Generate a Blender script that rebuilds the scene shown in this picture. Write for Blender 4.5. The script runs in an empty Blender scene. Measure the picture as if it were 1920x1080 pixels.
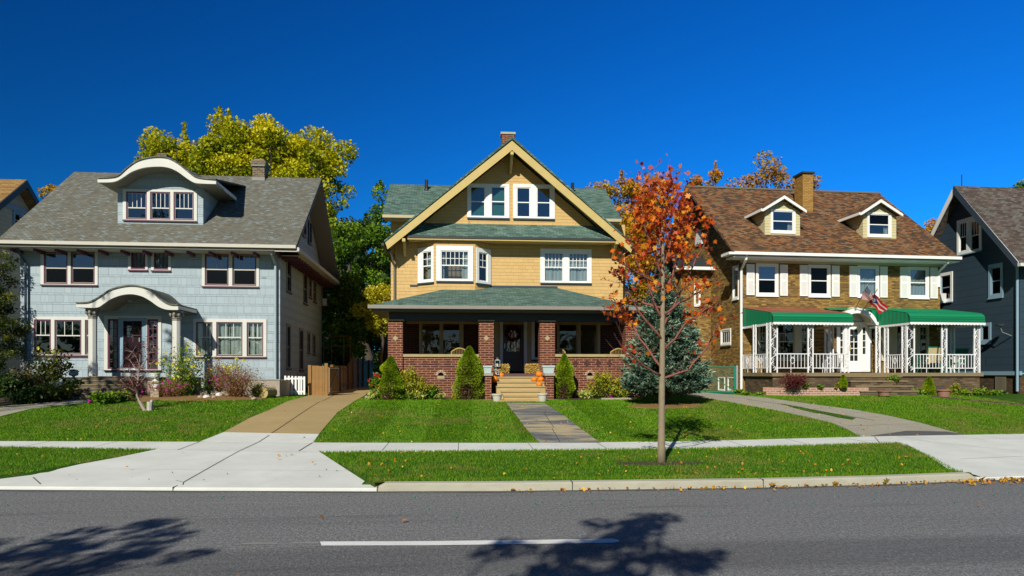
import bpy, bmesh, math, random
import numpy as np
from math import sin, cos, tan, pi, radians, atan2, sqrt
from mathutils import Vector
random.seed(7); RNG = np.random.default_rng(7)
SC = bpy.context.scene; COL = SC.collection
# ---------------------------------------------------------------- camera model (used to survey the site from the photograph)
F, CX, HY, EYE = 1280.0, 960.0, 700.0, 1.65
TH = math.atan(.094); sT, cT = sin(TH), cos(TH)
def ray(px, py):
    u = (px-CX)/F
    return (sT+u*cT, cT-u*sT, (HY-py)/F)
def at(px, py, Y):
    d = ray(px, py); t = Y/d[1]
    return (d[0]*t, Y, EYE+d[2]*t)
def interp(tab, x):
    if x <= tab[0][0]: return tab[0][1]
    for (a, b), (c, d) in zip(tab, tab[1:]):
        if x <= c: return b+(d-b)*(x-a)/(c-a)
    return tab[-1][1]
KERB = [(-300,13),(-60,12.2),(-25,11.6),(-12,10.95),(-6.4,10.32),(-3.7,9.97),(-1,9.66),(.9,9.52),(4.4,9.46),(6.3,9.55),(8,9.75),(9,9.86),(13,10.25),(30,11.2),(60,11.8),(300,12.6)]
SWN = [(-300,17.5),(-60,16.7),(-25,16),(-9,14.66),(-2.4,13.15),(1.2,13.08),(5,13.12),(9.1,13.7),(14,14.2),(30,15.2),(60,16),(300,17)]
SWF = [(-300,18.7),(-60,17.9),(-25,17.2),(-9.6,15.65),(-5.3,15.1),(-2.2,14.6),(1.8,14.17),(5.5,14.25),(9.7,14.9),(13.8,15.2),(30,16.4),(60,17.2),(300,18.2)]
TOP = [(-7,.86),(-5,.74),(-3,.7),(6,.7),(9,.8)]
def kb(X): return interp(KERB, X)
def H(X, Y):
    k, n, f = kb(X)+.1, interp(SWN, X), interp(SWF, X)
    if Y < k-.02: return -.12
    if Y < n: return .11+.045*(Y-k)/(n-k)
    if Y < f: return .155+.02*(Y-n)/(f-n)
    tp = interp(TOP, X); w = Y-f
    if w < 7.6:
        s = w/7.6; return .175+(tp-.175)*(s*.75+.25*s*s*(3-2*s))
    return tp+.012*min(w-7.6, 14)
def G(px, py):
    d = ray(px, py); a, b = 2.0, 90.0; t = a
    while t < b:
        if EYE+d[2]*t <= H(d[0]*t, d[1]*t) and d[1]*t > kb(d[0]*t): break
        t += .25
    lo, hi = t-.25, t
    for _ in range(18):
        m = (lo+hi)/2
        if EYE+d[2]*m <= H(d[0]*m, d[1]*m): hi = m
        else: lo = m
    return (d[0]*hi, d[1]*hi, H(d[0]*hi, d[1]*hi))
def R0(px, py):           # point on the road surface
    d = ray(px, py); t = -EYE/d[2]
    return (d[0]*t, d[1]*t)
# ---------------------------------------------------------------- tagging
def tag(o, label=None, cat=None, group=None, kind=None):
    if label: o['label'] = label
    if cat: o['category'] = cat
    if group: o['group'] = group
    if kind: o['kind'] = kind
    return o
def thing(name, label, cat, loc=(0,0,0), rz=0, group=None):
    o = bpy.data.objects.new(name, None); COL.objects.link(o)
    o.location = loc; o.rotation_euler = (0,0,rz); o.empty_display_size = .2
    return tag(o, label, cat, group)
def dup(root, loc, rz=0, label=None, scale=1):
    r = root.copy(); COL.objects.link(r); r.location = loc; r.rotation_euler = (0,0,rz); r.scale = (scale,)*3
    if label: r['label'] = label
    for ch in list(root.children):
        c = ch.copy(); COL.objects.link(c); c.parent = r
        for g in ch.children:
            d = g.copy(); COL.objects.link(d); d.parent = c
    return r
# ---------------------------------------------------------------- mesh builder
class MB:
    def __init__(s): s.v = []; s.f = []
    def poly(s, pts):
        n = len(s.v); s.v += [tuple(p) for p in pts]; s.f.append(tuple(range(n, n+len(pts)))); return s
    def add(s, vs, fs):
        n = len(s.v); s.v += [tuple(p) for p in vs]; s.f += [tuple(i+n for i in f) for f in fs]; return s
    def box(s, x0, x1, y0, y1, z0, z1):
        return s.add([(x0,y0,z0),(x1,y0,z0),(x1,y1,z0),(x0,y1,z0),(x0,y0,z1),(x1,y0,z1),(x1,y1,z1),(x0,y1,z1)],
                     [(0,3,2,1),(4,5,6,7),(0,1,5,4),(1,2,6,5),(2,3,7,6),(3,0,4,7)])
    def ext(s, pts, vec):       # closed polygon swept along a vector
        n = len(pts); q = [tuple(p[i]+vec[i] for i in range(3)) for p in pts]
        return s.add(list(pts)+q, [tuple(range(n))[::-1], tuple(range(n, 2*n))]+[(i,(i+1)%n,n+(i+1)%n,n+i) for i in range(n)])
    def xz(s, pts, y0, y1): return s.ext([(x,y0,z) for x,z in pts], (0,y1-y0,0))
    def yz(s, pts, x0, x1): return s.ext([(x0,y,z) for y,z in pts], (x1-x0,0,0))
    def xy(s, pts, z0, z1): return s.ext([(x,y,z0) for x,y in pts], (0,0,z1-z0))
    def tube(s, pts, r, n=6, cap=True):
        pts = [Vector(p) for p in pts]; m = len(pts); rs = r if isinstance(r, (list,tuple)) else [r]*m
        vs = []; prev = None
        for i, p in enumerate(pts):
            t = (pts[min(i+1,m-1)]-pts[max(i-1,0)]); t = t.normalized() if t.length > 1e-9 else Vector((0,0,1))
            if prev is None:
                a = Vector((0,0,1)) if abs(t.z) < .9 else Vector((1,0,0)); a = (a-t*a.dot(t)).normalized()
            else: a = (prev-t*prev.dot(t)); a = a.normalized() if a.length > 1e-6 else prev
            prev = a; b = t.cross(a)
            for k in range(n):
                q = 2*pi*k/n; vs.append(tuple(p+(a*cos(q)+b*sin(q))*rs[i]))
        fs = [(i*n+k, i*n+(k+1)%n, (i+1)*n+(k+1)%n, (i+1)*n+k) for i in range(m-1) for k in range(n)]
        if cap: fs += [tuple(range(n))[::-1], tuple((m-1)*n+k for k in range(n))]
        return s.add(vs, fs)
    def lathe(s, prof, cx=0, cy=0, n=20, sq=1):
        m = len(prof); vs = [(cx+r*cos(2*pi*k/n)*sq, cy+r*sin(2*pi*k/n), z) for r, z in prof for k in range(n)]
        fs = [(i*n+k, i*n+(k+1)%n, (i+1)*n+(k+1)%n, (i+1)*n+k) for i in range(m-1) for k in range(n)]
        fs += [tuple(range(n))[::-1], tuple((m-1)*n+k for k in range(n))]
        return s.add(vs, fs)
    def slab(s, pts, th):       # polygon in 3D thickened downwards along its normal
        a, b, c = (Vector(pts[i]) for i in (0,1,2)); n = (b-a).cross(c-a).normalized()
        if n.z < 0: n = -n
        return s.ext(pts, tuple(-n*th))
    def build(s, name, mat, parent=None, smooth=False, origin=(0,0,0), clean=True, bevel=0):
        me = bpy.data.meshes.new(name)
        vs = s.v if origin == (0,0,0) else [(x-origin[0], y-origin[1], z-origin[2]) for x, y, z in s.v]
        me.from_pydata(vs, [], s.f)
        if clean:
            bm = bmesh.new(); bm.from_mesh(me)
            bmesh.ops.remove_doubles(bm, verts=bm.verts, dist=1e-5)
            bmesh.ops.recalc_face_normals(bm, faces=bm.faces)
            if bevel: bmesh.ops.bevel(bm, geom=list(bm.edges), offset=bevel, segments=1, affect='EDGES', clamp_overlap=True)
            bm.to_mesh(me); bm.free()
        uvs(me)
        if smooth: me.polygons.foreach_set('use_smooth', [True]*len(me.polygons))
        me.materials.append(mat)
        o = bpy.data.objects.new(name, me); COL.objects.link(o)
        if parent: o.parent = parent
        o.location = origin
        return o
def uvs(me):
    n = len(me.polygons)
    if not n: return
    nl = len(me.loops); nv = len(me.vertices)
    co = np.empty(nv*3); me.vertices.foreach_get('co', co); co = co.reshape(-1,3)
    no = np.empty(n*3); me.polygons.foreach_get('normal', no); no = no.reshape(-1,3)
    lt = np.empty(n, int); me.polygons.foreach_get('loop_total', lt)
    vi = np.empty(nl, int); me.loops.foreach_get('vertex_index', vi)
    u = np.stack([-no[:,1], no[:,0], np.zeros(n)], 1); L = np.linalg.norm(u, axis=1)
    flat = L < .12; u[flat] = (1,0,0); L[flat] = 1; u /= L[:,None]
    neg = (u[:,0] < -.5) | ((np.abs(u[:,0]) <= .5) & (u[:,1] < 0)); u[neg] *= -1
    v = np.cross(no, u); v[v[:,2] < 0] *= -1; v[flat] = (0,1,0)
    pi_ = np.repeat(np.arange(n), lt); P = co[vi]
    uv = np.stack([(P*u[pi_]).sum(1), (P*v[pi_]).sum(1)], 1)
    me.uv_layers.new(name='UVMap').data.foreach_set('uv', uv.ravel())
def cut(mb, poly, holes, mp, th):
    """wall polygon (s,z) with rectangular openings, thickened; mp(s,z,d) -> xyz, d>0 inward"""
    bm = bmesh.new(); bm.faces.new([bm.verts.new((p[0], 0, p[1])) for p in poly])
    for s0, s1, z0, z1 in holes:
        for c, ax in ((s0,0),(s1,0),(z0,2),(z1,2)):
            n = (1,0,0) if ax == 0 else (0,0,1); co = (c,0,0) if ax == 0 else (0,0,c)
            bmesh.ops.bisect_plane(bm, geom=bm.verts[:]+bm.edges[:]+bm.faces[:], plane_co=co, plane_no=n, dist=1e-5)
    kill = []
    for f in bm.faces:
        c = f.calc_center_median()
        if any(a < c.x < b and z0 < c.z < z1 for a, b, z0, z1 in holes): kill.append(f)
    bmesh.ops.delete(bm, geom=kill, context='FACES')
    for f in bm.faces:
        mb.poly([mp(v.co.x, v.co.z, 0) for v in f.verts])
        mb.poly([mp(v.co.x, v.co.z, th) for v in reversed(f.verts)])
    for e in bm.edges:
        if len(e.link_faces) == 1:
            a, b = e.verts
            mb.poly([mp(a.co.x,a.co.z,0), mp(b.co.x,b.co.z,0), mp(b.co.x,b.co.z,th), mp(a.co.x,a.co.z,th)])
    bm.free()
# ---------------------------------------------------------------- materials
def nt(name):
    m = bpy.data.materials.new(name); m.use_nodes = True; t = m.node_tree; t.nodes.clear()
    out = t.nodes.new('ShaderNodeOutputMaterial'); return m, t, out
def N(t, ty, **kw):
    n = t.nodes.new('ShaderNode'+ty)
    for k, v in kw.items():
        if k.startswith('i_'):
            key = k[2:]; key = int(key) if key.isdigit() else key.replace('_', ' ')
            n.inputs[key].default_value = v
        else: setattr(n, k, v)
    return n
def L(t, a, b): t.links.new(a, b)
def rgb(c): return (c[0], c[1], c[2], 1)
def ramp(t, fac, stops, interp='LINEAR'):
    r = N(t, 'ValToRGB'); cr = r.color_ramp; cr.interpolation = interp
    while len(cr.elements) < len(stops): cr.elements.new(.5)
    for e, (p, c) in zip(cr.elements, stops): e.position = p; e.color = rgb(c)
    L(t, fac, r.inputs[0]); return r.outputs[0]
def noise(t, scale, vec=None, detail=4, rough=.55, dist=0):
    n = N(t, 'TexNoise'); n.inputs['Scale'].default_value = scale; n.inputs['Detail'].default_value = detail
    n.inputs['Roughness'].default_value = rough; n.inputs['Distortion'].default_value = dist
    if vec is not None: L(t, vec, n.inputs['Vector'])
    return n.outputs[0]
def mixc(t, a, b, f, mode='MIX'):
    m = N(t, 'Mix', data_type='RGBA', blend_type=mode)
    for s, v in ((m.inputs['Factor'], f), (m.inputs[6], a), (m.inputs[7], b)):
        if hasattr(v, 'is_linked') or isinstance(v, bpy.types.NodeSocket): L(t, v, s)
        elif isinstance(v, (int, float)): s.default_value = v
        else: s.default_value = rgb(v)
    return m.outputs[2]
def math_(t, op, a, b=0.0, c=None):
    m = N(t, 'Math', operation=op)
    for i, v in enumerate((a, b) if c is None else (a, b, c)):
        if isinstance(v, bpy.types.NodeSocket): L(t, v, m.inputs[i])
        else: m.inputs[i].default_value = v
    return m.outputs[0]
def coord(t, which='Object'): return N(t, 'TexCoord').outputs[which]
def scl(t, vec, s):
    m = N(t, 'Mapping'); m.inputs['Scale'].default_value = s; L(t, vec, m.inputs[0]); return m.outputs[0]
def fin(t, out, col, rough=.7, height=None, bd=.02, bs=.5, metallic=0, spec=.5):
    p = N(t, 'BsdfPrincipled')
    for s, v in ((p.inputs['Base Color'], col), (p.inputs['Roughness'], rough)):
        if isinstance(v, bpy.types.NodeSocket): L(t, v, s)
        elif isinstance(v, (int, float)): s.default_value = v
        else: s.default_value = rgb(v)
    p.inputs['Metallic'].default_value = metallic; p.inputs['Specular IOR Level'].default_value = spec
    if height is not None:
        b = N(t, 'Bump'); b.inputs['Distance'].default_value = bd; b.inputs['Strength'].default_value = bs
        L(t, height, b.inputs['Height']); L(t, b.outputs[0], p.inputs['Normal'])
    L(t, p.outputs[0], out.inputs[0]); return p
def paint(name, c, rough=.55, var=.12, sc=2.5, bump=.3, metallic=0, spec=.4):
    m, t, out = nt(name); co = coord(t)
    n1 = noise(t, sc, co, 5); n2 = noise(t, 45, scl(t, co, (1,1,.25)), 3)
    a = mixc(t, [x*(1-var) for x in c], [min(1, x*(1+var)) for x in c], n1)
    a = mixc(t, a, [x*.72 for x in c], math_(t, 'MULTIPLY', math_(t, 'GREATER_THAN', n2, .66), .35))
    fin(t, out, a, rough, n2, .004, bump, metallic, spec); return m
def bricks(name, cols, mortar, w, h, ms=.012, rough=.85, off=.5, bd=.008, weather=.25, stops=None, wcol=(.05,.045,.04), wscale=.6, smooth=.1):
    m, t, out = nt(name); uv = coord(t, 'UV')
    b = N(t, 'TexBrick'); b.offset = off; b.squash = 1
    b.inputs['Color1'].default_value = (0,0,0,1); b.inputs['Color2'].default_value = (1,1,1,1); b.inputs['Mortar'].default_value = (.5,.5,.5,1)
    for k, v in (('Scale',1),('Mortar Size',ms),('Mortar Smooth',smooth),('Bias',0),('Brick Width',w),('Row Height',h)): b.inputs[k].default_value = v
    L(t, uv, b.inputs['Vector'])
    n = len(cols); st = stops or [i/(n-1) if n > 1 else 0 for i in range(n)]
    c = ramp(t, b.outputs[0], list(zip(st, cols)))
    fine = noise(t, 60, uv, 3)
    c = mixc(t, c, [x*.6 for x in cols[0]], math_(t, 'MULTIPLY', fine, .35))
    c = mixc(t, c, mortar, b.outputs[1])
    big = noise(t, wscale, coord(t), 6, .6)
    wf = math_(t, 'MULTIPLY', ramp(t, big, [(.42,(0,0,0)),(.7,(1,1,1))]), weather)
    c = mixc(t, c, wcol, wf)
    hgt = math_(t, 'SUBTRACT', math_(t, 'MULTIPLY', fine, .3), b.outputs[1])
    fin(t, out, c, rough, hgt, bd, .8, 0, .25); return m
def courses(name, c, row, thin=None, jw=.22, var=.1, line=.35, dirt=.12, lw=.012, jline=.5):
    """painted shingle or clapboard courses: butt lines, staggered joints and weathering"""
    m, t, out = nt(name); uv = coord(t, 'UV'); sx = N(t, 'SeparateXYZ'); L(t, uv, sx.inputs[0])
    y = math_(t, 'ADD', sx.outputs[1], 100)
    k = math_(t, 'FLOOR', math_(t, 'DIVIDE', y, row)); fy = math_(t, 'SUBTRACT', y, math_(t, 'MULTIPLY', k, row))
    ln = math_(t, 'LESS_THAN', fy, lw); hgt = math_(t, 'SUBTRACT', 1, math_(t, 'DIVIDE', fy, row))
    if thin:
        a = math_(t, 'SUBTRACT', fy, thin); hi = math_(t, 'GREATER_THAN', a, 0)
        ln = math_(t, 'MAXIMUM', ln, math_(t, 'LESS_THAN', math_(t, 'ABSOLUTE', a), lw*.5))
        k2 = math_(t, 'ADD', k, math_(t, 'MULTIPLY', hi, .5)); fyy = math_(t, 'SUBTRACT', fy, math_(t, 'MULTIPLY', hi, thin))
        hgt = math_(t, 'SUBTRACT', 1, math_(t, 'DIVIDE', fyy, row))
    else: k2 = k
    wn = N(t, 'TexWhiteNoise', noise_dimensions='1D'); L(t, k2, wn.inputs['W'])
    wob = N(t, 'TexNoise', noise_dimensions='2D'); wob.inputs['Scale'].default_value = 1.6; wob.inputs['Detail'].default_value = 1
    cx = N(t, 'CombineXYZ'); L(t, sx.outputs[0], cx.inputs[0]); L(t, math_(t, 'MULTIPLY', k2, 13.7), cx.inputs[1]); L(t, cx.outputs[0], wob.inputs['Vector'])
    x = math_(t, 'ADD', math_(t, 'ADD', math_(t, 'DIVIDE', sx.outputs[0], jw), math_(t, 'MULTIPLY', wn.outputs[0], 9)), math_(t, 'MULTIPLY', wob.outputs[0], 2.2))
    fl = math_(t, 'FLOOR', x); fx = math_(t, 'SUBTRACT', x, fl)
    jt = math_(t, 'MULTIPLY', math_(t, 'LESS_THAN', fx, .006/jw*1.2), jline)
    cell = N(t, 'TexWhiteNoise', noise_dimensions='2D'); cc = N(t, 'CombineXYZ'); L(t, fl, cc.inputs[0]); L(t, math_(t, 'ADD', k2, .25), cc.inputs[1]); L(t, cc.outputs[0], cell.inputs['Vector'])
    col = mixc(t, [v*(1-var) for v in c], [min(1, v*(1+var)) for v in c], cell.outputs[0])
    big = noise(t, .9, coord(t), 6, .65); col = mixc(t, col, [v*.68 for v in c], math_(t, 'MULTIPLY', big, dirt*2))
    st = noise(t, 18, scl(t, uv, (1,.12,1)), 4); col = mixc(t, col, [v*.8 for v in c], math_(t, 'MULTIPLY', math_(t, 'GREATER_THAN', st, .62), .4))
    dk = math_(t, 'MAXIMUM', math_(t, 'MULTIPLY', ln, 1-line), jt)
    col = mixc(t, col, [v*.25 for v in c], dk)
    fin(t, out, col, .65, math_(t, 'SUBTRACT', hgt, math_(t, 'MULTIPLY', jt, .7)), .018, .7, 0, .3); return m
def glassy(name, tint=(.75,.8,.8), refl=.06, rough=.01):
    m, t, out = nt(name); tr = N(t, 'BsdfTransparent'); tr.inputs[0].default_value = rgb(tint)
    g = N(t, 'BsdfGlossy'); g.inputs['Roughness'].default_value = rough; g.inputs[0].default_value = (.9,.95,1,1)
    bp = N(t, 'Bump'); bp.inputs['Distance'].default_value = .02; bp.inputs['Strength'].default_value = .12; L(t, noise(t, 1.3, coord(t), 2), bp.inputs['Height']); L(t, bp.outputs[0], g.inputs['Normal'])
    fr = N(t, 'Fresnel'); fr.inputs[0].default_value = 1.5
    mx = N(t, 'MixShader'); L(t, math_(t, 'ADD', fr.outputs[0], refl), mx.inputs[0]); L(t, tr.outputs[0], mx.inputs[1]); L(t, g.outputs[0], mx.inputs[2]); L(t, mx.outputs[0], out.inputs[0]); return m
def leafmat(name, cols, rough=.5, trans=.35, stops=None):
    m, t, out = nt(name); a = N(t, 'Attribute', attribute_name='rnd')
    n = len(cols); st = stops or [i/(n-1) for i in range(n)]
    c = ramp(t, a.outputs['Fac'], list(zip(st, cols)))
    p = N(t, 'BsdfPrincipled'); L(t, c, p.inputs['Base Color']); p.inputs['Roughness'].default_value = rough; p.inputs['Specular IOR Level'].default_value = .3
    tl = N(t, 'BsdfTranslucent'); L(t, c, tl.inputs[0]); mx = N(t, 'MixShader'); mx.inputs[0].default_value = trans
    L(t, p.outputs[0], mx.inputs[1]); L(t, tl.outputs[0], mx.inputs[2]); L(t, mx.outputs[0], out.inputs[0]); return m
def flagmat(name, kind):
    m, t, out = nt(name); s = N(t, 'SeparateXYZ'); L(t, N(t, 'Attribute', attribute_name='fuv').outputs['Vector'], s.inputs[0])
    u, v = s.outputs[0], s.outputs[1]
    if kind == 'stripes':
        st = math_(t, 'MODULO', math_(t, 'FLOOR', math_(t, 'MULTIPLY', v, 13)), 2)
        c = mixc(t, (.45,.02,.03), (.7,.68,.62), st)
        can = math_(t, 'MULTIPLY', math_(t, 'LESS_THAN', u, .42), math_(t, 'GREATER_THAN', v, .46))
        sx_ = math_(t, 'SUBTRACT', math_(t, 'FRACT', math_(t, 'MULTIPLY', u, 14)), .5); sy_ = math_(t, 'SUBTRACT', math_(t, 'FRACT', math_(t, 'MULTIPLY', v, 11)), .5)
        star = math_(t, 'LESS_THAN', math_(t, 'ADD', math_(t, 'MULTIPLY', sx_, sx_), math_(t, 'MULTIPLY', sy_, sy_)), .06)
        c = mixc(t, c, mixc(t, (.01,.02,.1), (.7,.7,.7), star), can)
    else:
        st = math_(t, 'GREATER_THAN', math_(t, 'ABSOLUTE', math_(t, 'SUBTRACT', math_(t, 'ABSOLUTE', math_(t, 'SUBTRACT', v, .5)), .2)), .07)
        c = mixc(t, (.75,.72,.7), (.65,.01,.02), st)
        tri = math_(t, 'LESS_THAN', math_(t, 'ADD', u, math_(t, 'MULTIPLY', math_(t, 'ABSOLUTE', math_(t, 'SUBTRACT', v, .5)), .9)), .45)
        du = math_(t, 'SUBTRACT', u, .16); dv = math_(t, 'SUBTRACT', v, .5); r = math_(t, 'SQRT', math_(t, 'ADD', math_(t, 'MULTIPLY', du, du), math_(t, 'MULTIPLY', math_(t, 'MULTIPLY', dv, dv), .4)))
        disc = math_(t, 'LESS_THAN', math_(t, 'ABSOLUTE', math_(t, 'SUBTRACT', r, .07)), .03)
        c = mixc(t, c, mixc(t, (.015,.03,.2), (.7,.7,.72), disc), tri)
    fin(t, out, c, .8); return m
def grassbase(t, co):
    a = noise(t, .35, co, 4, .6); b = noise(t, 2.2, co, 5, .65); c = noise(t, 40, co, 3, .7)
    return a, b, c
def ground_mat():
    m, t, out = nt('lawn'); co = coord(t); a, b, c = grassbase(t, co)
    col = mixc(t, (.022,.085,.002), (.06,.16,.005), b)
    col = mixc(t, col, (.012,.045,.003), math_(t, 'MULTIPLY', c, .7))
    s = N(t, 'SeparateXYZ'); L(t, co, s.inputs[0])
    dry = ramp(t, math_(t, 'MULTIPLY', a, math_(t, 'ADD', b, .45)), [(.5,(0,0,0)),(.62,(1,1,1))]); col = mixc(t, col, (.17,.14,.04), math_(t, 'MULTIPLY', dry, .45))
    fin(t, out, col, .9, c, .03, .8, 0, .15); return m
def blade_mat():
    m, t, out = nt('grass_blades'); co = coord(t); a, b, c = grassbase(t, co)
    r = N(t, 'Attribute', attribute_name='rnd').outputs['Fac']
    col = ramp(t, math_(t, 'ADD', math_(t, 'MULTIPLY', r, .55), math_(t, 'MULTIPLY', b, .55)), [(.15,(.028,.1,.002)),(.45,(.088,.235,.004)),(.7,(.18,.35,.006)),(.92,(.3,.38,.015)),(1,(.4,.33,.08))])
    s = N(t, 'SeparateXYZ'); L(t, co, s.inputs[0])
    dry = ramp(t, math_(t, 'MULTIPLY', a, math_(t, 'ADD', b, .45)), [(.5,(0,0,0)),(.62,(1,1,1))]); col = mixc(t, col, (.26,.22,.06), math_(t, 'MULTIPLY', dry, .5))
    p = N(t, 'BsdfPrincipled'); L(t, col, p.inputs['Base Color']); p.inputs['Roughness'].default_value = .6; p.inputs['Specular IOR Level'].default_value = .25
    tl = N(t, 'BsdfTranslucent'); L(t, col, tl.inputs[0]); mx = N(t, 'MixShader'); mx.inputs[0].default_value = .3
    L(t, p.outputs[0], mx.inputs[1]); L(t, tl.outputs[0], mx.inputs[2]); L(t, mx.outputs[0], out.inputs[0]); return m
def asphalt_mat():
    m, t, out = nt('asphalt'); co = coord(t); s = N(t, 'SeparateXYZ'); L(t, co, s.inputs[0])
    n = noise(t, 55, co, 2, .8); n2 = noise(t, 26, scl(t, co, (1,.6,1)), 4, .9); big = noise(t, .6, scl(t, co, (.25,1,1)), 5)
    v = N(t, 'TexVoronoi'); v.inputs['Scale'].default_value = 55; L(t, co, v.inputs['Vector'])
    col = ramp(t, math_(t, 'ADD', math_(t, 'MULTIPLY', n, .5), math_(t, 'MULTIPLY', n2, .5)), [(.36,(.06,.061,.061)),(.5,(.18,.181,.179)),(.64,(.4,.4,.392))])
    col = mixc(t, col, (.3,.3,.29), math_(t, 'MULTIPLY', math_(t, 'LESS_THAN', v.outputs['Distance'], .16), .6))
    col = mixc(t, col, (.05,.05,.055), math_(t, 'MULTIPLY', big, .35))
    band = ramp(t, math_(t, 'ABSOLUTE', math_(t, 'SUBTRACT', s.outputs[1], math_(t, 'ADD', 6.05, math_(t, 'MULTIPLY', s.outputs[0], -.015)))), [(0,(1,1,1)),(.35,(1,1,1)),(.6,(0,0,0))])
    col = mixc(t, col, (.035,.036,.04), math_(t, 'MULTIPLY', band, .35))
    sk = noise(t, 1.1, scl(t, co, (.18,2.4,1)), 5, .7, .4); col = mixc(t, col, (.045,.044,.044), math_(t, 'MULTIPLY', ramp(t, sk, [(.56,(0,0,0)),(.68,(1,1,1))]), .35)); col = mixc(t, col, (.4,.4,.38), math_(t, 'MULTIPLY', ramp(t, sk, [(.3,(1,1,1)),(.38,(0,0,0))]), .2))
    fin(t, out, col, .85, math_(t, 'ADD', n2, math_(t, 'MULTIPLY', v.outputs['Distance'], .5)), .008, 1, 0, .3); return m
def concrete_mat(name, c, spot=.2, rough=.85, sc=1.2, warm=(.35,.27,.15)):
    m, t, out = nt(name); co = coord(t)
    big = noise(t, sc, co, 6, .65); fine = noise(t, 70, co, 4, .8); br = noise(t, 9, scl(t, co, (.3,3,1)), 4)
    col = mixc(t, [x*.7 for x in c], [min(1,x*1.12) for x in c], big)
    col = mixc(t, col, [x*.55 for x in c], math_(t, 'MULTIPLY', math_(t, 'GREATER_THAN', fine, .6), spot))
    col = mixc(t, col, warm, math_(t, 'MULTIPLY', ramp(t, br, [(.5,(0,0,0)),(.72,(1,1,1))]), .22))
    fin(t, out, col, rough, fine, .004, .7, 0, .3); return m
def slate_mat():
    m, t, out = nt('slate_flag'); co = coord(t); v = scl(t, co, (.35,1.3,1)); a = noise(t, 1.6, v, 6, .65, .6); f = noise(t, 60, co, 4, .8)
    col = ramp(t, a, [(.36,(.1,.105,.115)),(.47,(.19,.19,.18)),(.55,(.42,.34,.2)),(.7,(.5,.42,.27))]); col = mixc(t, col, (.05,.05,.05), math_(t, 'MULTIPLY', math_(t, 'GREATER_THAN', f, .6), .3))
    fin(t, out, col, .75, math_(t, 'ADD', a, math_(t, 'MULTIPLY', f, .2)), .01, .6, 0, .3); return m
M = {}
def mats():
    M['asphalt'] = asphalt_mat(); M['lawn'] = ground_mat(); M['blade'] = blade_mat()
    M['concrete'] = concrete_mat('concrete', (.7,.71,.66), .1, warm=(.5,.48,.42))
    M['kerb'] = concrete_mat('kerb_concrete', (.46,.44,.35), .35, warm=(.2,.17,.12))
    M['tan_drive'] = concrete_mat('tan_concrete', (.43,.31,.14), .4, sc=.7, warm=(.5,.4,.24))
    M['old_drive'] = concrete_mat('old_concrete', (.38,.35,.27), .6, sc=2.2, warm=(.16,.13,.08))
    M['patch'] = concrete_mat('asphalt_patch', (.1,.1,.1), .5)
    M['slate'] = slate_mat()
    M['sand'] = concrete_mat('sandstone', (.5,.35,.15), .25, warm=(.55,.45,.25))
    M['step3'] = concrete_mat('weathered_stone', (.25,.19,.1), .5, sc=3, warm=(.1,.08,.05))
    M['dkstep'] = concrete_mat('shaded_stone', (.13,.115,.09), .5, sc=3)  # stone darkened, tree shade over the entry put into its colour
    M['cap'] = concrete_mat('cap_stone', (.42,.34,.18), .4, sc=4, warm=(.2,.17,.1))
    M['joint'] = paint('joint_dark', (.05,.05,.045), .9); M['jointc'] = paint('joint_grey', (.1,.1,.09), .9)
    M['white_line'] = concrete_mat('road_paint', (.78,.78,.76), .1)
    M['old_line'] = concrete_mat('worn_paint', (.26,.26,.25), .9, sc=8)
    M['soil'] = concrete_mat('soil', (.06,.04,.025), .6, sc=5, warm=(.12,.08,.04))
    M['straw'] = concrete_mat('straw_mulch', (.24,.14,.05), .6, sc=6, warm=(.38,.25,.1))
    M['sh1'] = courses('grey_blue_shingle', (.35,.425,.47), .345, .075, .23, .06, .3, .12)
    M['sh2'] = courses('yellow_shingle', (.57,.375,.145), .135, None, .3, .05, .45, .08, lw=.009, jline=.35)
    M['sh4'] = courses('dark_blue_clapboard', (.03,.055,.08), .3, None, 1.4, .05, .45, .15)
    M['sh0'] = courses('cream_shingle', (.5,.44,.33), .18, None, .3, .05, .5, .1)
    M['dormer3'] = courses('cream_siding', (.55,.49,.28), .12, None, 4, .02, .4, .05, lw=.012, jline=0)
    M['roof1'] = bricks('grey_roof_shingle', [(.12,.115,.09),(.16,.155,.125),(.175,.17,.135),(.19,.22,.215),(.25,.3,.305)], (.08,.077,.063), .15, .085, .006, .9, weather=.3, stops=[0,.35,.7,.88,1], wcol=(.1,.09,.075))
    M['roof2'] = bricks('green_roof_shingle', [(.05,.1,.085),(.085,.15,.125),(.11,.19,.16),(.16,.25,.21)], (.04,.07,.06), .25, .11, .007, .9, weather=.2, wcol=(.1,.11,.07))
    M['roof3'] = bricks('brown_roof_shingle', [(.05,.035,.025),(.1,.055,.03),(.19,.08,.03),(.3,.115,.032),(.24,.18,.1)], (.05,.03,.02), .19, .095, .006, .9, weather=.45, wcol=(.06,.045,.035), wscale=1.4, stops=[0,.25,.45,.68,1])
    M['roof4'] = bricks('brown_grey_roof_shingle', [(.06,.045,.04),(.1,.075,.06),(.15,.11,.09),(.15,.16,.15)], (.035,.03,.028), .2, .1, .006, .9, weather=.3)
    M['roof0'] = bricks('orange_brown_roof_shingle', [(.22,.12,.04),(.32,.18,.06),(.4,.24,.09)], (.12,.07,.03), .3, .13, .008, .9, weather=.15)
    M['brick2'] = bricks('red_brick', [(.06,.019,.015),(.11,.031,.019),(.165,.045,.025),(.11,.034,.021)], (.36,.18,.11), .3, .084, .013, weather=.15)
    M['brick3'] = bricks('tan_brown_brick', [(.1,.055,.015),(.21,.12,.025),(.34,.2,.04),(.46,.28,.065)], (.2,.13,.06), .215, .07, .011, weather=.08)
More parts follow.
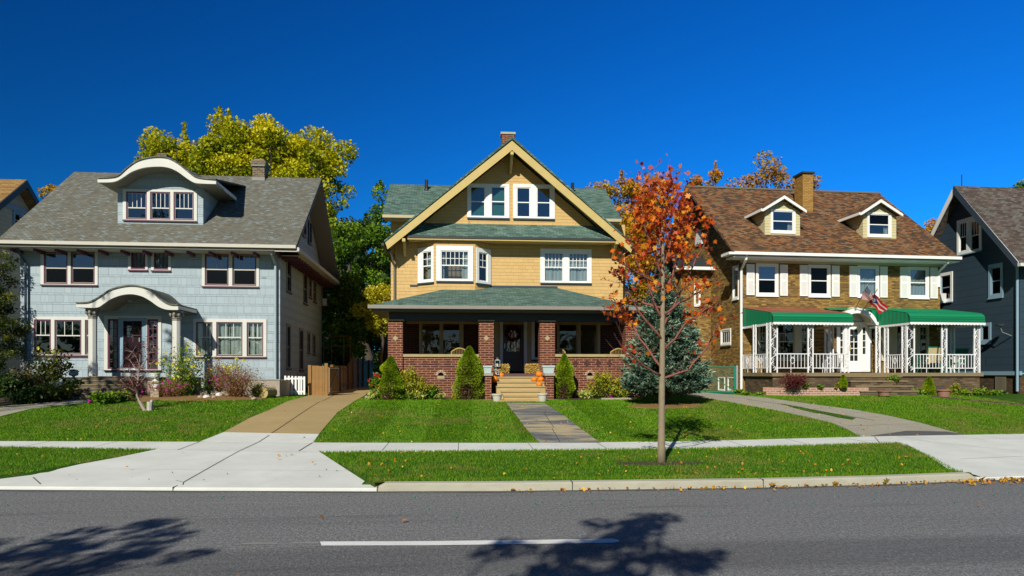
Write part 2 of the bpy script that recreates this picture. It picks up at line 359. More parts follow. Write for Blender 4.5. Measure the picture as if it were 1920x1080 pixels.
    M['brick3b'] = bricks('worn_brown_brick', [(.05,.03,.018),(.11,.07,.035),(.17,.1,.05),(.2,.16,.09)], (.12,.09,.06), .26, .078, .012, weather=.6, wcol=(.055,.045,.04))
    M['brickch'] = bricks('yellow_chimney_brick', [(.3,.15,.03),(.42,.23,.05),(.48,.28,.07)], (.22,.13,.05), .215, .075, .01, weather=.1)
    M['brickpl'] = bricks('salmon_brick', [(.4,.12,.06),(.5,.2,.12),(.42,.24,.17)], (.5,.4,.32), .215, .08, .014, weather=.1, wcol=(.5,.42,.35), wscale=3)
    M['brickol'] = bricks('brown_chimney_brick', [(.07,.045,.025),(.14,.1,.05),(.2,.15,.07)], (.3,.26,.18), .2, .075, .012)
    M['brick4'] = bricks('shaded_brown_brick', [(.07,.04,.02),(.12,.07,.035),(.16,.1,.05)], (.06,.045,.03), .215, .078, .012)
    M['ivory'] = paint('ivory_trim', (.6,.595,.55), var=.08)
    M['white'] = paint('white_paint', (.8,.8,.78), var=.04)
    M['plum'] = paint('plum_paint', (.105,.028,.055), .5)
    M['plumdk'] = paint('dark_plum_paint', (.014,.004,.009), .6, spec=.15)
    M['blue1'] = paint('grey_blue_paint', (.22,.33,.42), var=.06)
    M['pipe1'] = paint('downspout_blue', (.34,.43,.46), var=.05)
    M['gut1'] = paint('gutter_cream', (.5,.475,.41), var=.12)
    M['gut2'] = paint('gutter_brown', (.16,.14,.1), .4)
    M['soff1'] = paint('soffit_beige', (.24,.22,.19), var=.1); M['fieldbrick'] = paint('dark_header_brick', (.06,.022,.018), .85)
    M['rake2'] = paint('ochre_trim', (.52,.39,.14), var=.12, sc=4)
    M['dark2'] = paint('black_trim', (.03,.035,.04), .5)
    M['navy'] = paint('dark_blue_trim', (.03,.05,.075), .5)
    M['cream2'] = paint('cream_trim', (.45,.38,.22))
    M['ceil2'] = paint('porch_ceiling', (.12,.1,.07))
    M['door2'] = paint('dark_door', (.035,.025,.022), .35)
    M['floor2'] = paint('purple_brown_floor', (.1,.05,.06), .6)
    M['green'] = paint('green_awning_metal', (.003,.2,.085), .5, .12, 1.5, .1)
    M['greenl'] = courses('green_ribbed_awning', (.003,.22,.09), .07, None, 8, .05, .35, .2, lw=.014, jline=0)
    M['brickdk'] = bricks('shaded_porch_brick', [(.04,.014,.01),(.06,.02,.013),(.08,.025,.015)], (.1,.06,.04), .3, .084, .013, weather=.1)  # brick deepened so its colour carries the shade under the porch roof
    M['rust'] = bricks('rust_awning_top', [(.25,.06,.035),(.33,.1,.06),(.2,.05,.03)], (.12,.05,.03), 3, .1, .01, rough=.6, weather=.3, wcol=(.4,.2,.12), wscale=2)
    M['frieze3'] = paint('weathered_white', (.55,.52,.4), var=.12)
    M['iron'] = paint('white_iron', (.8,.8,.82), .35, .03)
    M['black'] = paint('black_metal', (.015,.015,.017), .4)
    M['lead'] = paint('lead_grey', (.2,.2,.2), .5)
    M['wood'] = paint('cedar_board', (.27,.145,.045), .8, .25, 5)
    M['wooddk'] = paint('brown_board', (.16,.09,.04), .8, .25, 5)
    M['timber'] = paint('weathered_timber', (.35,.3,.24), .9, .2, 6)
    M['log'] = paint('cut_log', (.42,.33,.13), .9, .3, 4)
    M['bark'] = paint('bark', (.25,.2,.13), .9, .3, 12, 1)
    M['barkdk'] = paint('dark_bark', (.06,.045,.035), .9, .3, 9, 1)
    M['twig'] = paint('red_twig', (.22,.08,.06), .8, .2)
    M['pale_twig'] = paint('pale_twig', (.36,.28,.24), .8, .2)
    M['stump'] = paint('stump_grey', (.45,.42,.36), .9, .3, 9, 1)
    M['rock'] = concrete_mat('field_stone', (.38,.3,.22), .5, sc=3)
    M['urn'] = paint('white_urn', (.68,.68,.62), .5)
    M['urnb'] = paint('grey_urn', (.17,.22,.26), .5)
    M['potw'] = concrete_mat('pale_pot', (.6,.58,.5), .2)
    M['terra'] = paint('brown_pot', (.28,.14,.1), .6, .08)
    M['bluebox'] = paint('pale_blue_planter', (.42,.52,.52), .5)
    M['pump'] = paint('pumpkin_skin', (.75,.2,.008), .4, .15, 8)
    M['stem'] = paint('pumpkin_stem', (.3,.22,.08), .8)
    M['hay'] = concrete_mat('hay', (.5,.33,.07), .5, sc=20, warm=(.65,.48,.15))
    M['wreath'] = paint('dry_wreath', (.1,.02,.012), .9, .4, 20)
    M['wicker'] = paint('wicker', (.4,.27,.09), .7, .3, 30)
    M['signblue'] = paint('blue_plastic', (.01,.08,.5), .4)
    M['chaing'] = paint('green_wire', (.004,.2,.12), .45)
    M['galv'] = paint('galvanised_post', (.45,.5,.52), .35, .06, metallic=.4)
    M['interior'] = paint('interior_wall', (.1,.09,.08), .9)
    M['curtain'] = paint('curtain_fabric', (.72,.76,.68), .9, .05, 3)
    M['lace'] = paint('pale_curtain', (.68,.74,.73), .9, .05, 3)
    M['blind'] = paint('teal_blind', (.12,.42,.4), .7)
    M['glass'] = glassy('window_glass', (.8,.84,.84), .05)
    M['glassb'] = glassy('sky_reflecting_glass', (.3,.38,.45), .16)
    M['screen'] = glassy('screened_glass', (.3,.28,.27), -.02, .25)
    M['darkglass'] = glassy('porch_glass', (.5,.5,.5), .02)
    M['metalsh'] = paint('sheet_grey', (.6,.62,.6), .4)
    M['acw'] = paint('ac_white', (.6,.6,.58), .5)
    M['numer'] = paint('number_bronze', (.3,.26,.14), .5)
    M['carw'] = paint('car_white', (.7,.72,.72), .2, .02)
    M['carb'] = paint('car_teal', (.02,.1,.12), .2, .02)
    M['tail'] = paint('tail_light', (.5,.01,.015), .2)
    M['tyre'] = paint('tyre', (.02,.02,.02), .8)
    M['canvas'] = paint('beige_sling', (.5,.42,.24), .8)
    M['flaga'] = flagmat('striped_flag', 'stripes'); M['flagb'] = flagmat('pennant_flag', 'pennant')
mats()
# ================================================================ sky, sun, camera
SUN_EL, SUN_AZ = radians(34), atan2(-.92, -.38)     # direction towards the sun, measured from +X
cam = bpy.data.objects.new('camera', bpy.data.cameras.new('camera')); COL.objects.link(cam); SC.camera = cam
cam.data.sensor_width = 36; cam.data.lens = F/1920*36; cam.data.shift_y = (HY-540)/1920
cam.data.clip_end = 3000; cam.data.clip_start = .05
cam.location = (0, 0, EYE); cam.rotation_euler = (pi/2, 0, -TH)
w = bpy.data.worlds.new("World"); SC.world = w; w.use_nodes = True; t = w.node_tree; t.nodes.clear()
sky = t.nodes.new('ShaderNodeTexSky'); sky.sky_type = 'NISHITA'; sky.sun_disc = False
sky.sun_elevation = SUN_EL; sky.sun_rotation = pi/2-SUN_AZ; sky.altitude = 200; sky.air_density = 1.0; sky.dust_density = .2; sky.ozone_density = 3.0
hs = t.nodes.new('ShaderNodeHueSaturation'); hs.inputs['Saturation'].default_value = 1.35; t.links.new(sky.outputs[0], hs.inputs['Color'])
tc = t.nodes.new('ShaderNodeTexCoord'); dp = t.nodes.new('ShaderNodeVectorMath'); dp.operation = 'DOT_PRODUCT'; dp.inputs[1].default_value = (.93, .1, -.35); t.links.new(tc.outputs['Generated'], dp.inputs[0])
mr = t.nodes.new('ShaderNodeMapRange'); mr.inputs[1].default_value = -.85; mr.inputs[2].default_value = .75; mr.inputs[3].default_value = .3; mr.inputs[4].default_value = 1.36; t.links.new(dp.outputs['Value'], mr.inputs[0])
tn = t.nodes.new('ShaderNodeMix'); tn.data_type = 'RGBA'; tn.blend_type = 'MULTIPLY'; tn.inputs[0].default_value = 1; t.links.new(hs.outputs[0], tn.inputs[6]); 
sp = t.nodes.new('ShaderNodeSeparateXYZ'); t.links.new(tc.outputs['Generated'], sp.inputs[0])
m1 = t.nodes.new('ShaderNodeMapRange'); m1.interpolation_type = 'SMOOTHSTEP'; m1.inputs[1].default_value = -.1; m1.inputs[2].default_value = .35; t.links.new(sp.outputs[1], m1.inputs[0])
m2 = t.nodes.new('ShaderNodeMapRange'); m2.interpolation_type = 'SMOOTHSTEP'; m2.inputs[1].default_value = .85; m2.inputs[2].default_value = .55; t.links.new(sp.outputs[2], m2.inputs[0])
m3 = t.nodes.new('ShaderNodeMath'); m3.operation = 'MULTIPLY'; t.links.new(m1.outputs[0], m3.inputs[0]); t.links.new(m2.outputs[0], m3.inputs[1])
tx = t.nodes.new('ShaderNodeMix'); tx.data_type = 'RGBA'; t.links.new(m3.outputs[0], tx.inputs[0]); tx.inputs[6].default_value = (.72, .8, .92, 1); tx.inputs[7].default_value = (.11, .92, 1.6, 1); t.links.new(tx.outputs[2], tn.inputs[7])
t2 = t.nodes.new('ShaderNodeVectorMath'); t2.operation = 'SCALE'; t.links.new(tn.outputs[2], t2.inputs[0]); t.links.new(mr.outputs[0], t2.inputs['Scale'])
bg = t.nodes.new('ShaderNodeBackground'); bg.inputs[1].default_value = .075; t.links.new(t2.outputs[0], bg.inputs[0])
wo = t.nodes.new('ShaderNodeOutputWorld'); t.links.new(bg.outputs[0], wo.inputs[0])
sun = bpy.data.objects.new('sun', bpy.data.lights.new('sun', 'SUN')); COL.objects.link(sun)
sun.data.energy = 5.0; sun.data.angle = radians(.5); sun.data.color = (1, .955, .83)
sd = Vector((cos(SUN_EL)*cos(SUN_AZ), cos(SUN_EL)*sin(SUN_AZ), sin(SUN_EL)))
sun.rotation_euler = sd.to_track_quat('Z', 'Y').to_euler(); sun.location = (-10, -20, 20)
SC.view_settings.view_transform = 'Standard'; SC.view_settings.look = 'None'; SC.view_settings.gamma = 1; SC.view_settings.exposure = .08
SC.render.engine = 'CYCLES'; SC.cycles.max_bounces = 7; SC.cycles.transparent_max_bounces = 12; SC.cycles.caustics_reflective = False; SC.cycles.caustics_refractive = False
SC.cycles.use_denoising = True
# ================================================================ ground
xs = [-300,-200,-120,-80,-60,-45,-35,-30]+[-26+.5*i for i in range(115)]+[36,45,60,80,120,200,300]
ws = [-.02,.02,.3]+[.6+.45*i for i in range(60)]+[30,34,40,50,70,100,150,250,400,700]
mb = MB(); nw = len(ws)
for X in xs:
    for wv in ws:
        Y = kb(X)+.1+wv; mb.v.append((X, Y, H(X, Y)))
for i in range(len(xs)-1):
    for j in range(nw-1):
        mb.f.append((i*nw+j, (i+1)*nw+j, (i+1)*nw+j+1, i*nw+j+1))
n0 = len(mb.v)
mb.add([(-300,-300,.1),(300,-300,.1),(300,-4.2,.1),(-300,-4.2,.1)], [(0,1,2,3)])
mb.add([(-2500,-2500,-.4),(2500,-2500,-.4),(2500,2500,-.4),(-2500,2500,-.4)], [(0,1,2,3)])
ground = tag(mb.build('ground', M['lawn'], clean=False), 'mown green lawn ground of the house lots', kind='structure')
def inpoly(x, y, P):
    c = False; j = len(P)-1
    for i in range(len(P)):
        if (P[i][1] > y) != (P[j][1] > y) and x < (P[j][0]-P[i][0])*(y-P[i][1])/(P[j][1]-P[i][1])+P[i][0]: c = not c
        j = i
    return c
def drape(name, P, mat, off=.02, step=.45, kind='structure', parent=None, label=None, cat=None, flat=None, edge=.06):
    """a plan polygon laid over the terrain as a thin sheet with edges"""
    bm = bmesh.new(); f = bm.faces.new([bm.verts.new((x, y, 0)) for x, y in P])
    bmesh.ops.triangulate(bm, faces=[f])
    X0, X1 = min(p[0] for p in P), max(p[0] for p in P); Y0, Y1 = min(p[1] for p in P), max(p[1] for p in P)
    for c0, c1, n in ((X0, X1, (1,0,0)), (Y0, Y1, (0,1,0))):
        st = max(step, (c1-c0)/140); c = math.ceil(c0/st)*st
        while c < c1:
            co = (c,0,0) if n[0] else (0,c,0)
            bmesh.ops.bisect_plane(bm, geom=bm.verts[:]+bm.edges[:]+bm.faces[:], plane_co=co, plane_no=n, dist=1e-5); c += st
    for v in bm.verts: v.co.z = (H(v.co.x, v.co.y) if flat is None else flat)+off
    be = [e for e in bm.edges if len(e.link_faces) == 1]
    r = bmesh.ops.extrude_edge_only(bm, edges=be)
    for v in [g for g in r['geom'] if isinstance(g, bmesh.types.BMVert)]: v.co.z -= edge
    me = bpy.data.meshes.new(name); bm.to_mesh(me); bm.free(); uvs(me); me.materials.append(mat)
    o = bpy.data.objects.new(name, me); COL.objects.link(o)
    if parent: o.parent = parent
    return tag(o, label, cat, kind=kind)
def gp(pts): return [G(*p)[:2] for p in pts]
# road
mb = MB(); rx = [x for x, _ in KERB]
near = [(x, kb(x)+.02) for x in sorted(set(rx+[-3+.5*i for i in range(20)]))]
for (x0, y0), (x1, y1) in zip(near, near[1:]):
    mb.poly([(x0,-3.9,0),(x1,-3.9,0),(x1,y1,0),(x0,y0,0)])
tag(mb.build('road', M['asphalt'], clean=False), 'grey asphalt road in front of the houses', kind='structure')
def strip(name, a, b, mat, z=.004, cl=True):
    mb = MB(); n = len(a)
    for i in range(n-1): mb.poly([(*a[i], z), (*a[i+1], z), (*b[i+1], z), (*b[i], z)])
    return mb.build(name, mat, clean=False)
a = [R0(603,1023.5), R0(800,1023), R0(1000,1020.5), R0(1150,1018), R0(1162,1016)]; b = [R0(600,1016), R0(800,1015.2), R0(1000,1013), R0(1150,1010.5), R0(1160,1013)]
tag(strip('lane_line', a, b, M['white_line']), 'white painted dash on the road', kind='structure')
tag(strip('worn_lane_line', [R0(545,1020), R0(598,1020)], [R0(548,1016.5), R0(597,1016.5)], M['old_line']), 'faded grey end of the lane dash', kind='structure')
tag(strip('worn_lane_line', [R0(455,1021), R0(520,1021)], [R0(455,1018.5), R0(522,1018)], M['old_line']), 'old ground-off lane paint trace', kind='structure')
# gutter seam: dark strip and leaves at the kerb foot
gx = [-30+.5*i for i in range(120)]
tag(strip('gutter_seam', [(x, kb(x)-.10-.03*sin(x*3)) for x in gx], [(x, kb(x)+.01) for x in gx], M['patch'], .004), 'dark gutter edge along the kerb', kind='structure')
# kerb: raised in front of the verge, dropped at the aprons
KX0, KX1 = R0(705,922)[0], R0(1835,902)[0]
KL = R0(0,917)[0]-.7
def kerbprof(X):
    if KX0 <= X <= KX1:
        d = min(X-KX0, KX1-X); return .045+.068*min(1, d/.12)
    if X < KL: return .045+.068*min(1, (KL-X)/.5)
    if X > 12.5: return .11
    return .045
mb = MB(); kx = sorted(set([-60,-40,-30]+[-24+.4*i for i in range(140)]+[KX0, KX0+.12, KX1-.12, KX1, 45, 60])); m_ = []
for X in kx:
    Y = kb(X); h = kerbprof(X)
    for p in ((0,-.1),(.0,h-.02),(.035,h),(.16,h+.004),(.16,-.1)): mb.v.append((X, Y+p[0], p[1]))
for i in range(len(kx)-1):
    for k in range(4): mb.f.append((i*5+k, (i+1)*5+k, (i+1)*5+k+1, i*5+k+1))
ko = tag(mb.build('kerb', M['kerb'], clean=False), 'pale concrete kerb along the road', kind='structure')
ko.data.materials.append(M['concrete'])
for pl in ko.data.polygons:
    if kerbprof(pl.center.x) < .06: pl.material_index = 1
mb = MB()
for X in (R0(1075,921)[0], R0(1430,914)[0], KX0+.02, R0(325,920)[0]):
    Y = kb(X); mb.box(X-.006, X+.006, Y-.003, Y+.165, .0, kerbprof(X)+.007)
tag(mb.build('kerb_joints', M['joint'], clean=False), 'dark joints across the kerb', kind='structure')
# sidewalk
P = [(x, interp(SWN, x)) for x in [-60,-40,-30]+[-25+1*i for i in range(56)]+[45,60]]+[(x, interp(SWF, x)) for x in ([-60,-40,-30]+[-25+1*i for i in range(56)]+[45,60])[::-1]]
SIDE = P; drape('sidewalk', P, M['concrete'], .02, label='pale concrete sidewalk between verge and lawns')
# aprons
def kpt(px, py):
    X = R0(px, py)[0]; return (X, kb(X)+.165)
def kline(xa, xb): # along kerb back
    n = max(2, int(abs(xb-xa)/.5)); return [(xa+(xb-xa)*i/n, kb(xa+(xb-xa)*i/n)+.165) for i in range(n+1)]
def nline(xa, xb, tab=SWN):
    n = max(2, int(abs(xb-xa)/.6)); return [(xa+(xb-xa)*i/n, interp(tab, xa+(xb-xa)*i/n)) for i in range(n+1)]
nl = G(300,843)[0]; nr = G(596,850)[0]
P = kline(KL, KX0)+[G(702,906)[:2]]+nline(nr, nl)[0:]+gp([(222,857),(150,868),(60,885)])
P = [p for p in P]
APR1 = P
def drape_apron(name, P, label):
    o = drape(name, P, M['concrete'], .024, label=label)
    for v in o.data.vertices:                      # the apron dips to the dropped kerb
        x, y = v.co.x, v.co.y; k, n = kb(x)+.165, interp(SWN, x)
        s = min(1, max(0, (y-k)/(n-k))); v.co.z = v.co.z-.086*(1-s)
    return o
drape_apron('driveway_apron', P, 'wide pale concrete driveway apron flaring to the road')
aprons = [APR1]
xr = G(1700,834.5)[0]
P = gp([(1700,834.5),(1745,855),(1795,884),(1822,892)])+kline(KX1, 14.5)[0:]+nline(15.5, xr)
APR2 = P; drape_apron('driveway_apron', P, 'pale concrete driveway apron at the far end of the verge'); aprons.append(P)
for v in ground.data.vertices:
    x, y = v.co.x, v.co.y
    if any(inpoly(x, y, A) for A in aprons) or (y-kb(x) < .15 and (KL < x < KX0+.02 or x > KX1-.02)): v.co.z -= .13*(1-.75*min(1, max(0, (y-kb(x)-.1)/3)))
_A, _B = G(702,906)[:2], (nr, interp(SWN, nr)); _yy = kb(KX0)+1.1; _f = (_yy-_A[1])/(_B[1]-_A[1])
drape('verge_corner', [(KX0+.01,kb(KX0)+.165),(KX0+1.1,kb(KX0+1.1)+.165),(KX0+1.1,_yy),(_A[0]+(_B[0]-_A[0])*_f,_yy),_A], M['lawn'], .0, label='grass corner of the verge beside the apron')
_C, _D = G(1822,892)[:2], G(1795,884)[:2]
drape('verge_corner', [(KX1-1.1,kb(KX1-1.1)+.165),(KX1-.01,kb(KX1)+.165),_C,_D,(KX1-1.1,_D[1])], M['lawn'], .0, label='grass corner at the far end of the verge')
# necks between the sidewalk and the driveways
NECK1 = nline(G(375,829.5)[0], G(586,832)[0], SWF)+gp([(598,815.5),(419,812)])
drape('driveway_neck', NECK1, M['concrete'], .022, label='pale concrete slab joining driveway and sidewalk')
DR1 = gp([(419,811.6),(598,815.2),(614,796),(633,774),(659,757),(683,743),(696,731),(703,723),(650,722),(612,733),(586,740),(560,748),(512,767),(468,785)])
drape('driveway', DR1, M['tan_drive'], .02, label='tan concrete driveway beside the wooden fence')
DR3 = gp([(1250,737),(1320,747),(1382,757),(1445,768),(1508,781),(1558,793),(1589,806),(1616,820.5)])+nline(G(1616,821)[0], G(1812,817)[0], SWF)+gp([(1808,817),(1773,807),(1726,794),(1664,780),(1601,769),(1539,761),(1445,748),(1382,741.5),(1300,735),(1250,733)])
drape('driveway', DR3, M['old_drive'], .018, label='cracked old concrete driveway beside the brown brick house')
PT = gp([(1632,819),(1700,809.5),(1775,811),(1806,815.5)]); drape('asphalt_patch', PT+[(PT[-1][0], interp(SWF, PT[-1][0])-.0), (PT[0][0], interp(SWF, PT[0][0]))], M['patch'], .026, label='dark asphalt patch at the foot of the old driveway')
WALK = gp([(948,756),(1020,757),(1062,784),(1127,832)])+gp([(1012,832),(985,803),(962,772)])
drape('front_walk', WALK, M['slate'], .022, label='slate flagstone front walk leading to the porch steps')
FR0 = gp([(-300,735),(-60,752),(0,775),(40,764),(120,757),(200,748),(235,745),(215,742),(130,744),(0,752)])
FR0 = [(-24,16.9)]+[(-14,17.6)]+gp([(0,782),(60,767),(150,757),(235,748),(225,741.5),(130,747),(0,764)])+[(-15,20.5),(-24,19)]
drape('garden_path', FR0, M['old_drive'], .02, label='narrow concrete garden path leading to the grey house steps')
# joints in the concrete
def joint(pts, wd=.012, off=.029, n=8):
    wd *= .75; mb = MB(); q = gp(pts) if len(pts[0]) == 2 and pts[0][1] > 300 else pts
    q2 = []
    for (a, b) in zip(q, q[1:]):
        for i in range(n): q2.append((a[0]+(b[0]-a[0])*i/n, a[1]+(b[1]-a[1])*i/n))
    q2.append(q[-1]); 
    for a, b in zip(q2, q2[1:]):
        d = Vector((b[0]-a[0], b[1]-a[1])).normalized()*wd; nx, ny = -d.y, d.x
        def z(p):
            zz = H(*p)+off
            if any(inpoly(p[0], p[1], A) for A in aprons):
                k, nn = kb(p[0])+.165, interp(SWN, p[0]); zz -= .086*(1-min(1, max(0, (p[1]-k)/(nn-k))))
            return zz
        mb.poly([(a[0]-nx,a[1]-ny,z(a)),(b[0]-nx,b[1]-ny,z(b)),(b[0]+nx,b[1]+ny,z(b)),(a[0]+nx,a[1]+ny,z(a))])
    return mb
J = MB()
for pts, wd in (([(505,818),(420,861),(330,911)],.011), ([(375,830),(333,846)],.011), ([(586,832),(560,848)],.012), ([(375,830),(586,833)],.006),
                ([(300,845),(590,850)],.006), ([(62,889),(76,900)],.012), ([(1650,833),(1640,821)],.008), ([(1680,822),(1920,824)],.006), ([(1560,824),(1702,833)],.006), ([(1800,858),(1919,853)],.008), ([(1650,822),(1760,832),(1919,846)],.006),
                ([(200,876),(690,880)],.0035)):
    j = joint(pts, wd); J.add(j.v, j.f)
for X in [-23+1.45*i for i in range(40)]:
    if G(330,840)[0]-.3 < X < G(600,840)[0]+.3: continue
    j = joint([(X, interp(SWN, X)+.02), (X+.02, interp(SWF, X)-.02)], .007, .0245, 3); J.add(j.v, j.f)
tag(J.build('concrete_joints', M['jointc'], clean=False), 'dark joint lines in the pale concrete', kind='structure')
J = MB()
for pts, wd in (([(509,814),(607,752),(650,730)],.014), ([(450,792),(616,795)],.006), ([(506,770),(640,772)],.006), ([(545,754),(665,757)],.005)):
    j = joint(pts, wd, .026); J.add(j.v, j.f)
for pts, wd in (([(964,773),(1045,775)],.014), ([(985,803),(1085,805)],.014), ([(1000,818),(1106,819)],.014), ([(955,764),(1030,765)],.01), ([(1020,775),(1038,803)],.01), ([(1035,805),(1050,831)],.01),
                ([(1400,750),(1500,765),(1560,776),(1600,783),(1640,790)],.02), ([(1480,775),(1600,778)],.012), ([(1530,785),(1650,783)],.01), ([(1590,800),(1720,796)],.01), ([(1350,746),(1420,750)],.01)):
    j = joint(pts, wd, .0265); J.add(j.v, j.f)
tag(J.build('driveway_joints', M['joint'], clean=False), 'dark seams in the driveways and the walk', kind='structure')
# planting beds
BED1 = gp([(262,757),(300,751),(380,752),(440,751),(490,750),(520,744),(500,730),(440,733),(330,735),(262,741)])
drape('straw_bed', BED1, M['straw'], .03, label='straw mulch bed in front of the grey house')
BED0 = gp([(0,762),(120,746),(222,741),(225,728),(120,728),(0,728)]); BED0 = [(-15,20.7),(-15,24)]+BED0[::-1]
drape('soil_bed', BED0, M['soil'], .03, label='dark soil bed in shade beside the grey house')
BED2 = gp([(686,747),(905,749),(905,742),(728,741),(690,741)]); drape('soil_bed', BED2, M['soil'], .035, label='dark mulch bed along the yellow house porch')
BED3 = gp([(1040,750),(1075,751),(1150,748),(1215,747),(1215,742),(1180,741),(1040,741)]); drape('soil_bed', BED3, M['soil'], .035, label='mulch bed right of the porch steps')
MUL = [(p[0]+.95*cos(k*pi/8)*1.25, p[1]+.55*sin(k*pi/8)) for p in [G(1247,762)[:2]] for k in range(16)]
drape('mulch_ring', MUL, M['straw'], .03, label='brown mulch ring round the spruce trunk')
MUL2 = [(p[0]+.55*cos(k*pi/6)*1.4, p[1]+.26*sin(k*pi/6)) for p in [G(1238,869)[:2]] for k in range(12)]
drape('mulch_ring', MUL2, M['soil'], .015, label='bare earth ring round the young maple', edge=.02)
def GP(px, py):
    g = G(px, py); lim = 24.15 if px < 350 else 25.6 if px < 560 else 23.95 if 690 < px < 1200 else 24.3 if px > 1395 else 99
    if g[1] > lim: x = at(px, 700, lim)[0]; g = (x, lim, H(x, lim))
    return g
# ---------------------------------------------------------------- foliage
SHAPES = {
 'leaf': [(-.5,0),(-.15,.32),(.25,.27),(.5,0),(.25,-.27),(-.15,-.32)],
 'needle': [(-.5,0),(.5,.12),(.5,-.12)],
 'quad': [(-.5,-.4),(.5,-.35),(.45,.4),(-.4,.45)],
 'maple': [(-.5,0),(-.22,.12),(-.28,.42),(-.02,.22),(.08,.5),(.2,.2),(.55,.0),(.2,-.2),(.08,-.5),(-.02,-.22),(-.28,-.42),(-.22,-.12)],
 'lance': [(-.5,0),(-.1,.16),(.2,.13),(.5,0),(.2,-.13),(-.1,-.16)],
}
def leafmesh(name, C, size, mat, shape='leaf', parent=None, origin=(0,0,0), rnd=None, dirs=None, jit=1.0, svar=.35, up=.3, rng=RNG):
    """one leaf-shaped face at every point of C; dirs = axis directions"""
    C = np.asarray(C, float); n = len(C); S = np.array(SHAPES[shape]); k = len(S)
    ax = rng.normal(size=(n,3)) if dirs is None else np.asarray(dirs)+rng.normal(size=(n,3))*jit*.5
    ax /= np.linalg.norm(ax, axis=1)[:,None]+1e-9
    nn = rng.normal(size=(n,3)); nn[:,2] += up*3; nn -= ax*(nn*ax).sum(1)[:,None]; nn /= np.linalg.norm(nn, axis=1)[:,None]+1e-9
    bb = np.cross(nn, ax); sz = (np.asarray(size)*(1+svar*rng.uniform(-1,1,n)))[:,None,None]
    curl = nn[:,None,:]*(np.abs(S[None,:,1:2])*.35)
    V = C[:,None,:]+(ax[:,None,:]*S[None,:,0:1]+bb[:,None,:]*S[None,:,1:2]+curl)*sz-np.array(origin)
    me = bpy.data.meshes.new(name); me.vertices.add(n*k); me.vertices.foreach_set('co', V.astype(np.float32).ravel())
    me.loops.add(n*k); me.loops.foreach_set('vertex_index', np.arange(n*k, dtype=np.int32))
    me.polygons.add(n); me.polygons.foreach_set('loop_start', np.arange(0, n*k, k, dtype=np.int32)); me.polygons.foreach_set('loop_total', np.full(n, k, np.int32))
    me.update(calc_edges=True)
    a = me.attributes.new('rnd', 'FLOAT', 'FACE'); a.data.foreach_set('value', (rng.random(n) if rnd is None else np.clip(rnd, 0, 1)).astype(np.float32))
    me.materials.append(mat); o = bpy.data.objects.new(name, me); COL.objects.link(o); o.location = origin
    if parent: o.parent = parent
    return o
def ell(c, r, n, shell=.5, rng=RNG):
    d = rng.normal(size=(n,3)); d /= np.linalg.norm(d, axis=1)[:,None]
    q = (shell+(1-shell)*rng.random(n)**.5)[:,None]; return np.asarray(c)+d*q*np.asarray(r)
def crown_pts(blobs, clump_r, per, dens, rng=RNG, flat=.8, spikes=0, hole=.0):
    """blobs: (x,y,z,rx,ry,rz); leaf positions gathered in clumps over each blob's outer volume, plus a tone per clump"""
    P = []; T = []; C = []
    for (x, y, z, rx, ry, rz) in blobs:
        nc = max(3, int(dens*(rx*ry*rz)**(2/3)/clump_r**2))
        cc = ell((x,y,z), (rx,ry,rz), nc, .45, rng)
        for c in cc:
            if rng.random() < hole: continue
            r = clump_r*rng.uniform(.6,1.35); m = int(per*(r/clump_r)**2)
            pts = ell(c, (r, r, r*flat), m, .3, rng); P.append(pts); C.append(c)
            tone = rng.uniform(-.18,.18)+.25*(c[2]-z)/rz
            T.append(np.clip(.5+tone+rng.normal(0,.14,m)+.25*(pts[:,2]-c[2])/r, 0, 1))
            if spikes and c[2] > z+rz*.45 and rng.random() < spikes:
                h = r*rng.uniform(.5,1.5); m2 = int(per*.6); s_ = rng.random(m2)
                q = c+np.stack([rng.normal(0,r*.22,m2)*(1-s_*.7), rng.normal(0,r*.22,m2)*(1-s_*.7), s_*h+r*.3], 1); P.append(q); T.append(np.clip(.6+rng.normal(0,.2,m2),0,1))
    return np.concatenate(P), np.concatenate(T), C
def limbs(mb, base, top, r0, targets, rng=RNG, n=7):
    base, top = np.array(base, float), np.array(top, float)
    pts = [base+(top-base)*i/5+np.array([rng.normal(0,r0*.6), rng.normal(0,r0*.6), 0])*(0 < i < 5) for i in range(6)]
    mb.tube(pts, [r0*(1.25 if i == 0 else 1-.15*i) for i in range(6)], n)
    for c in targets:
        c = np.array(c, float); f = rng.uniform(.35,.95); s = base+(top-base)*f; L_ = np.linalg.norm(c-s)
        mid = (s+c)/2+np.array([0,0,-.12*L_])+rng.normal(0,.05*L_,3)
        mb.tube([s, mid, c], [r0*.42*(1.1-f*.5), r0*.25, r0*.07], 5)
LM = {}
LM['yg'] = leafmat('yellow_green_leaves', [(.06,.1,.004),(.27,.33,.006),(.56,.52,.01),(.82,.7,.02)], stops=[0,.35,.7,1])
LM['green'] = leafmat('green_leaves', [(.02,.05,.004),(.06,.15,.008),(.15,.28,.012),(.34,.42,.025)], stops=[0,.4,.75,1])
LM['dkgreen'] = leafmat('dark_green_leaves', [(.008,.024,.006),(.022,.055,.01),(.05,.1,.014),(.1,.15,.025)], stops=[0,.4,.75,1])
LM['yel'] = leafmat('bright_yellow_leaves', [(.12,.15,.01),(.3,.32,.012),(.5,.45,.02),(.6,.5,.03)])
LM['gold'] = leafmat('golden_orange_leaves', [(.12,.12,.01),(.4,.27,.012),(.62,.36,.015),(.65,.2,.01)], stops=[0,.35,.75,1])
LM['orange'] = leafmat('orange_red_leaves', [(.19,.022,.009),(.55,.065,.011),(.82,.19,.013),(.88,.42,.03)], stops=[0,.35,.72,1], trans=.4)
LM['brown'] = leafmat('brown_orange_leaves', [(.25,.1,.02),(.45,.22,.03),(.55,.3,.04),(.4,.35,.05)])
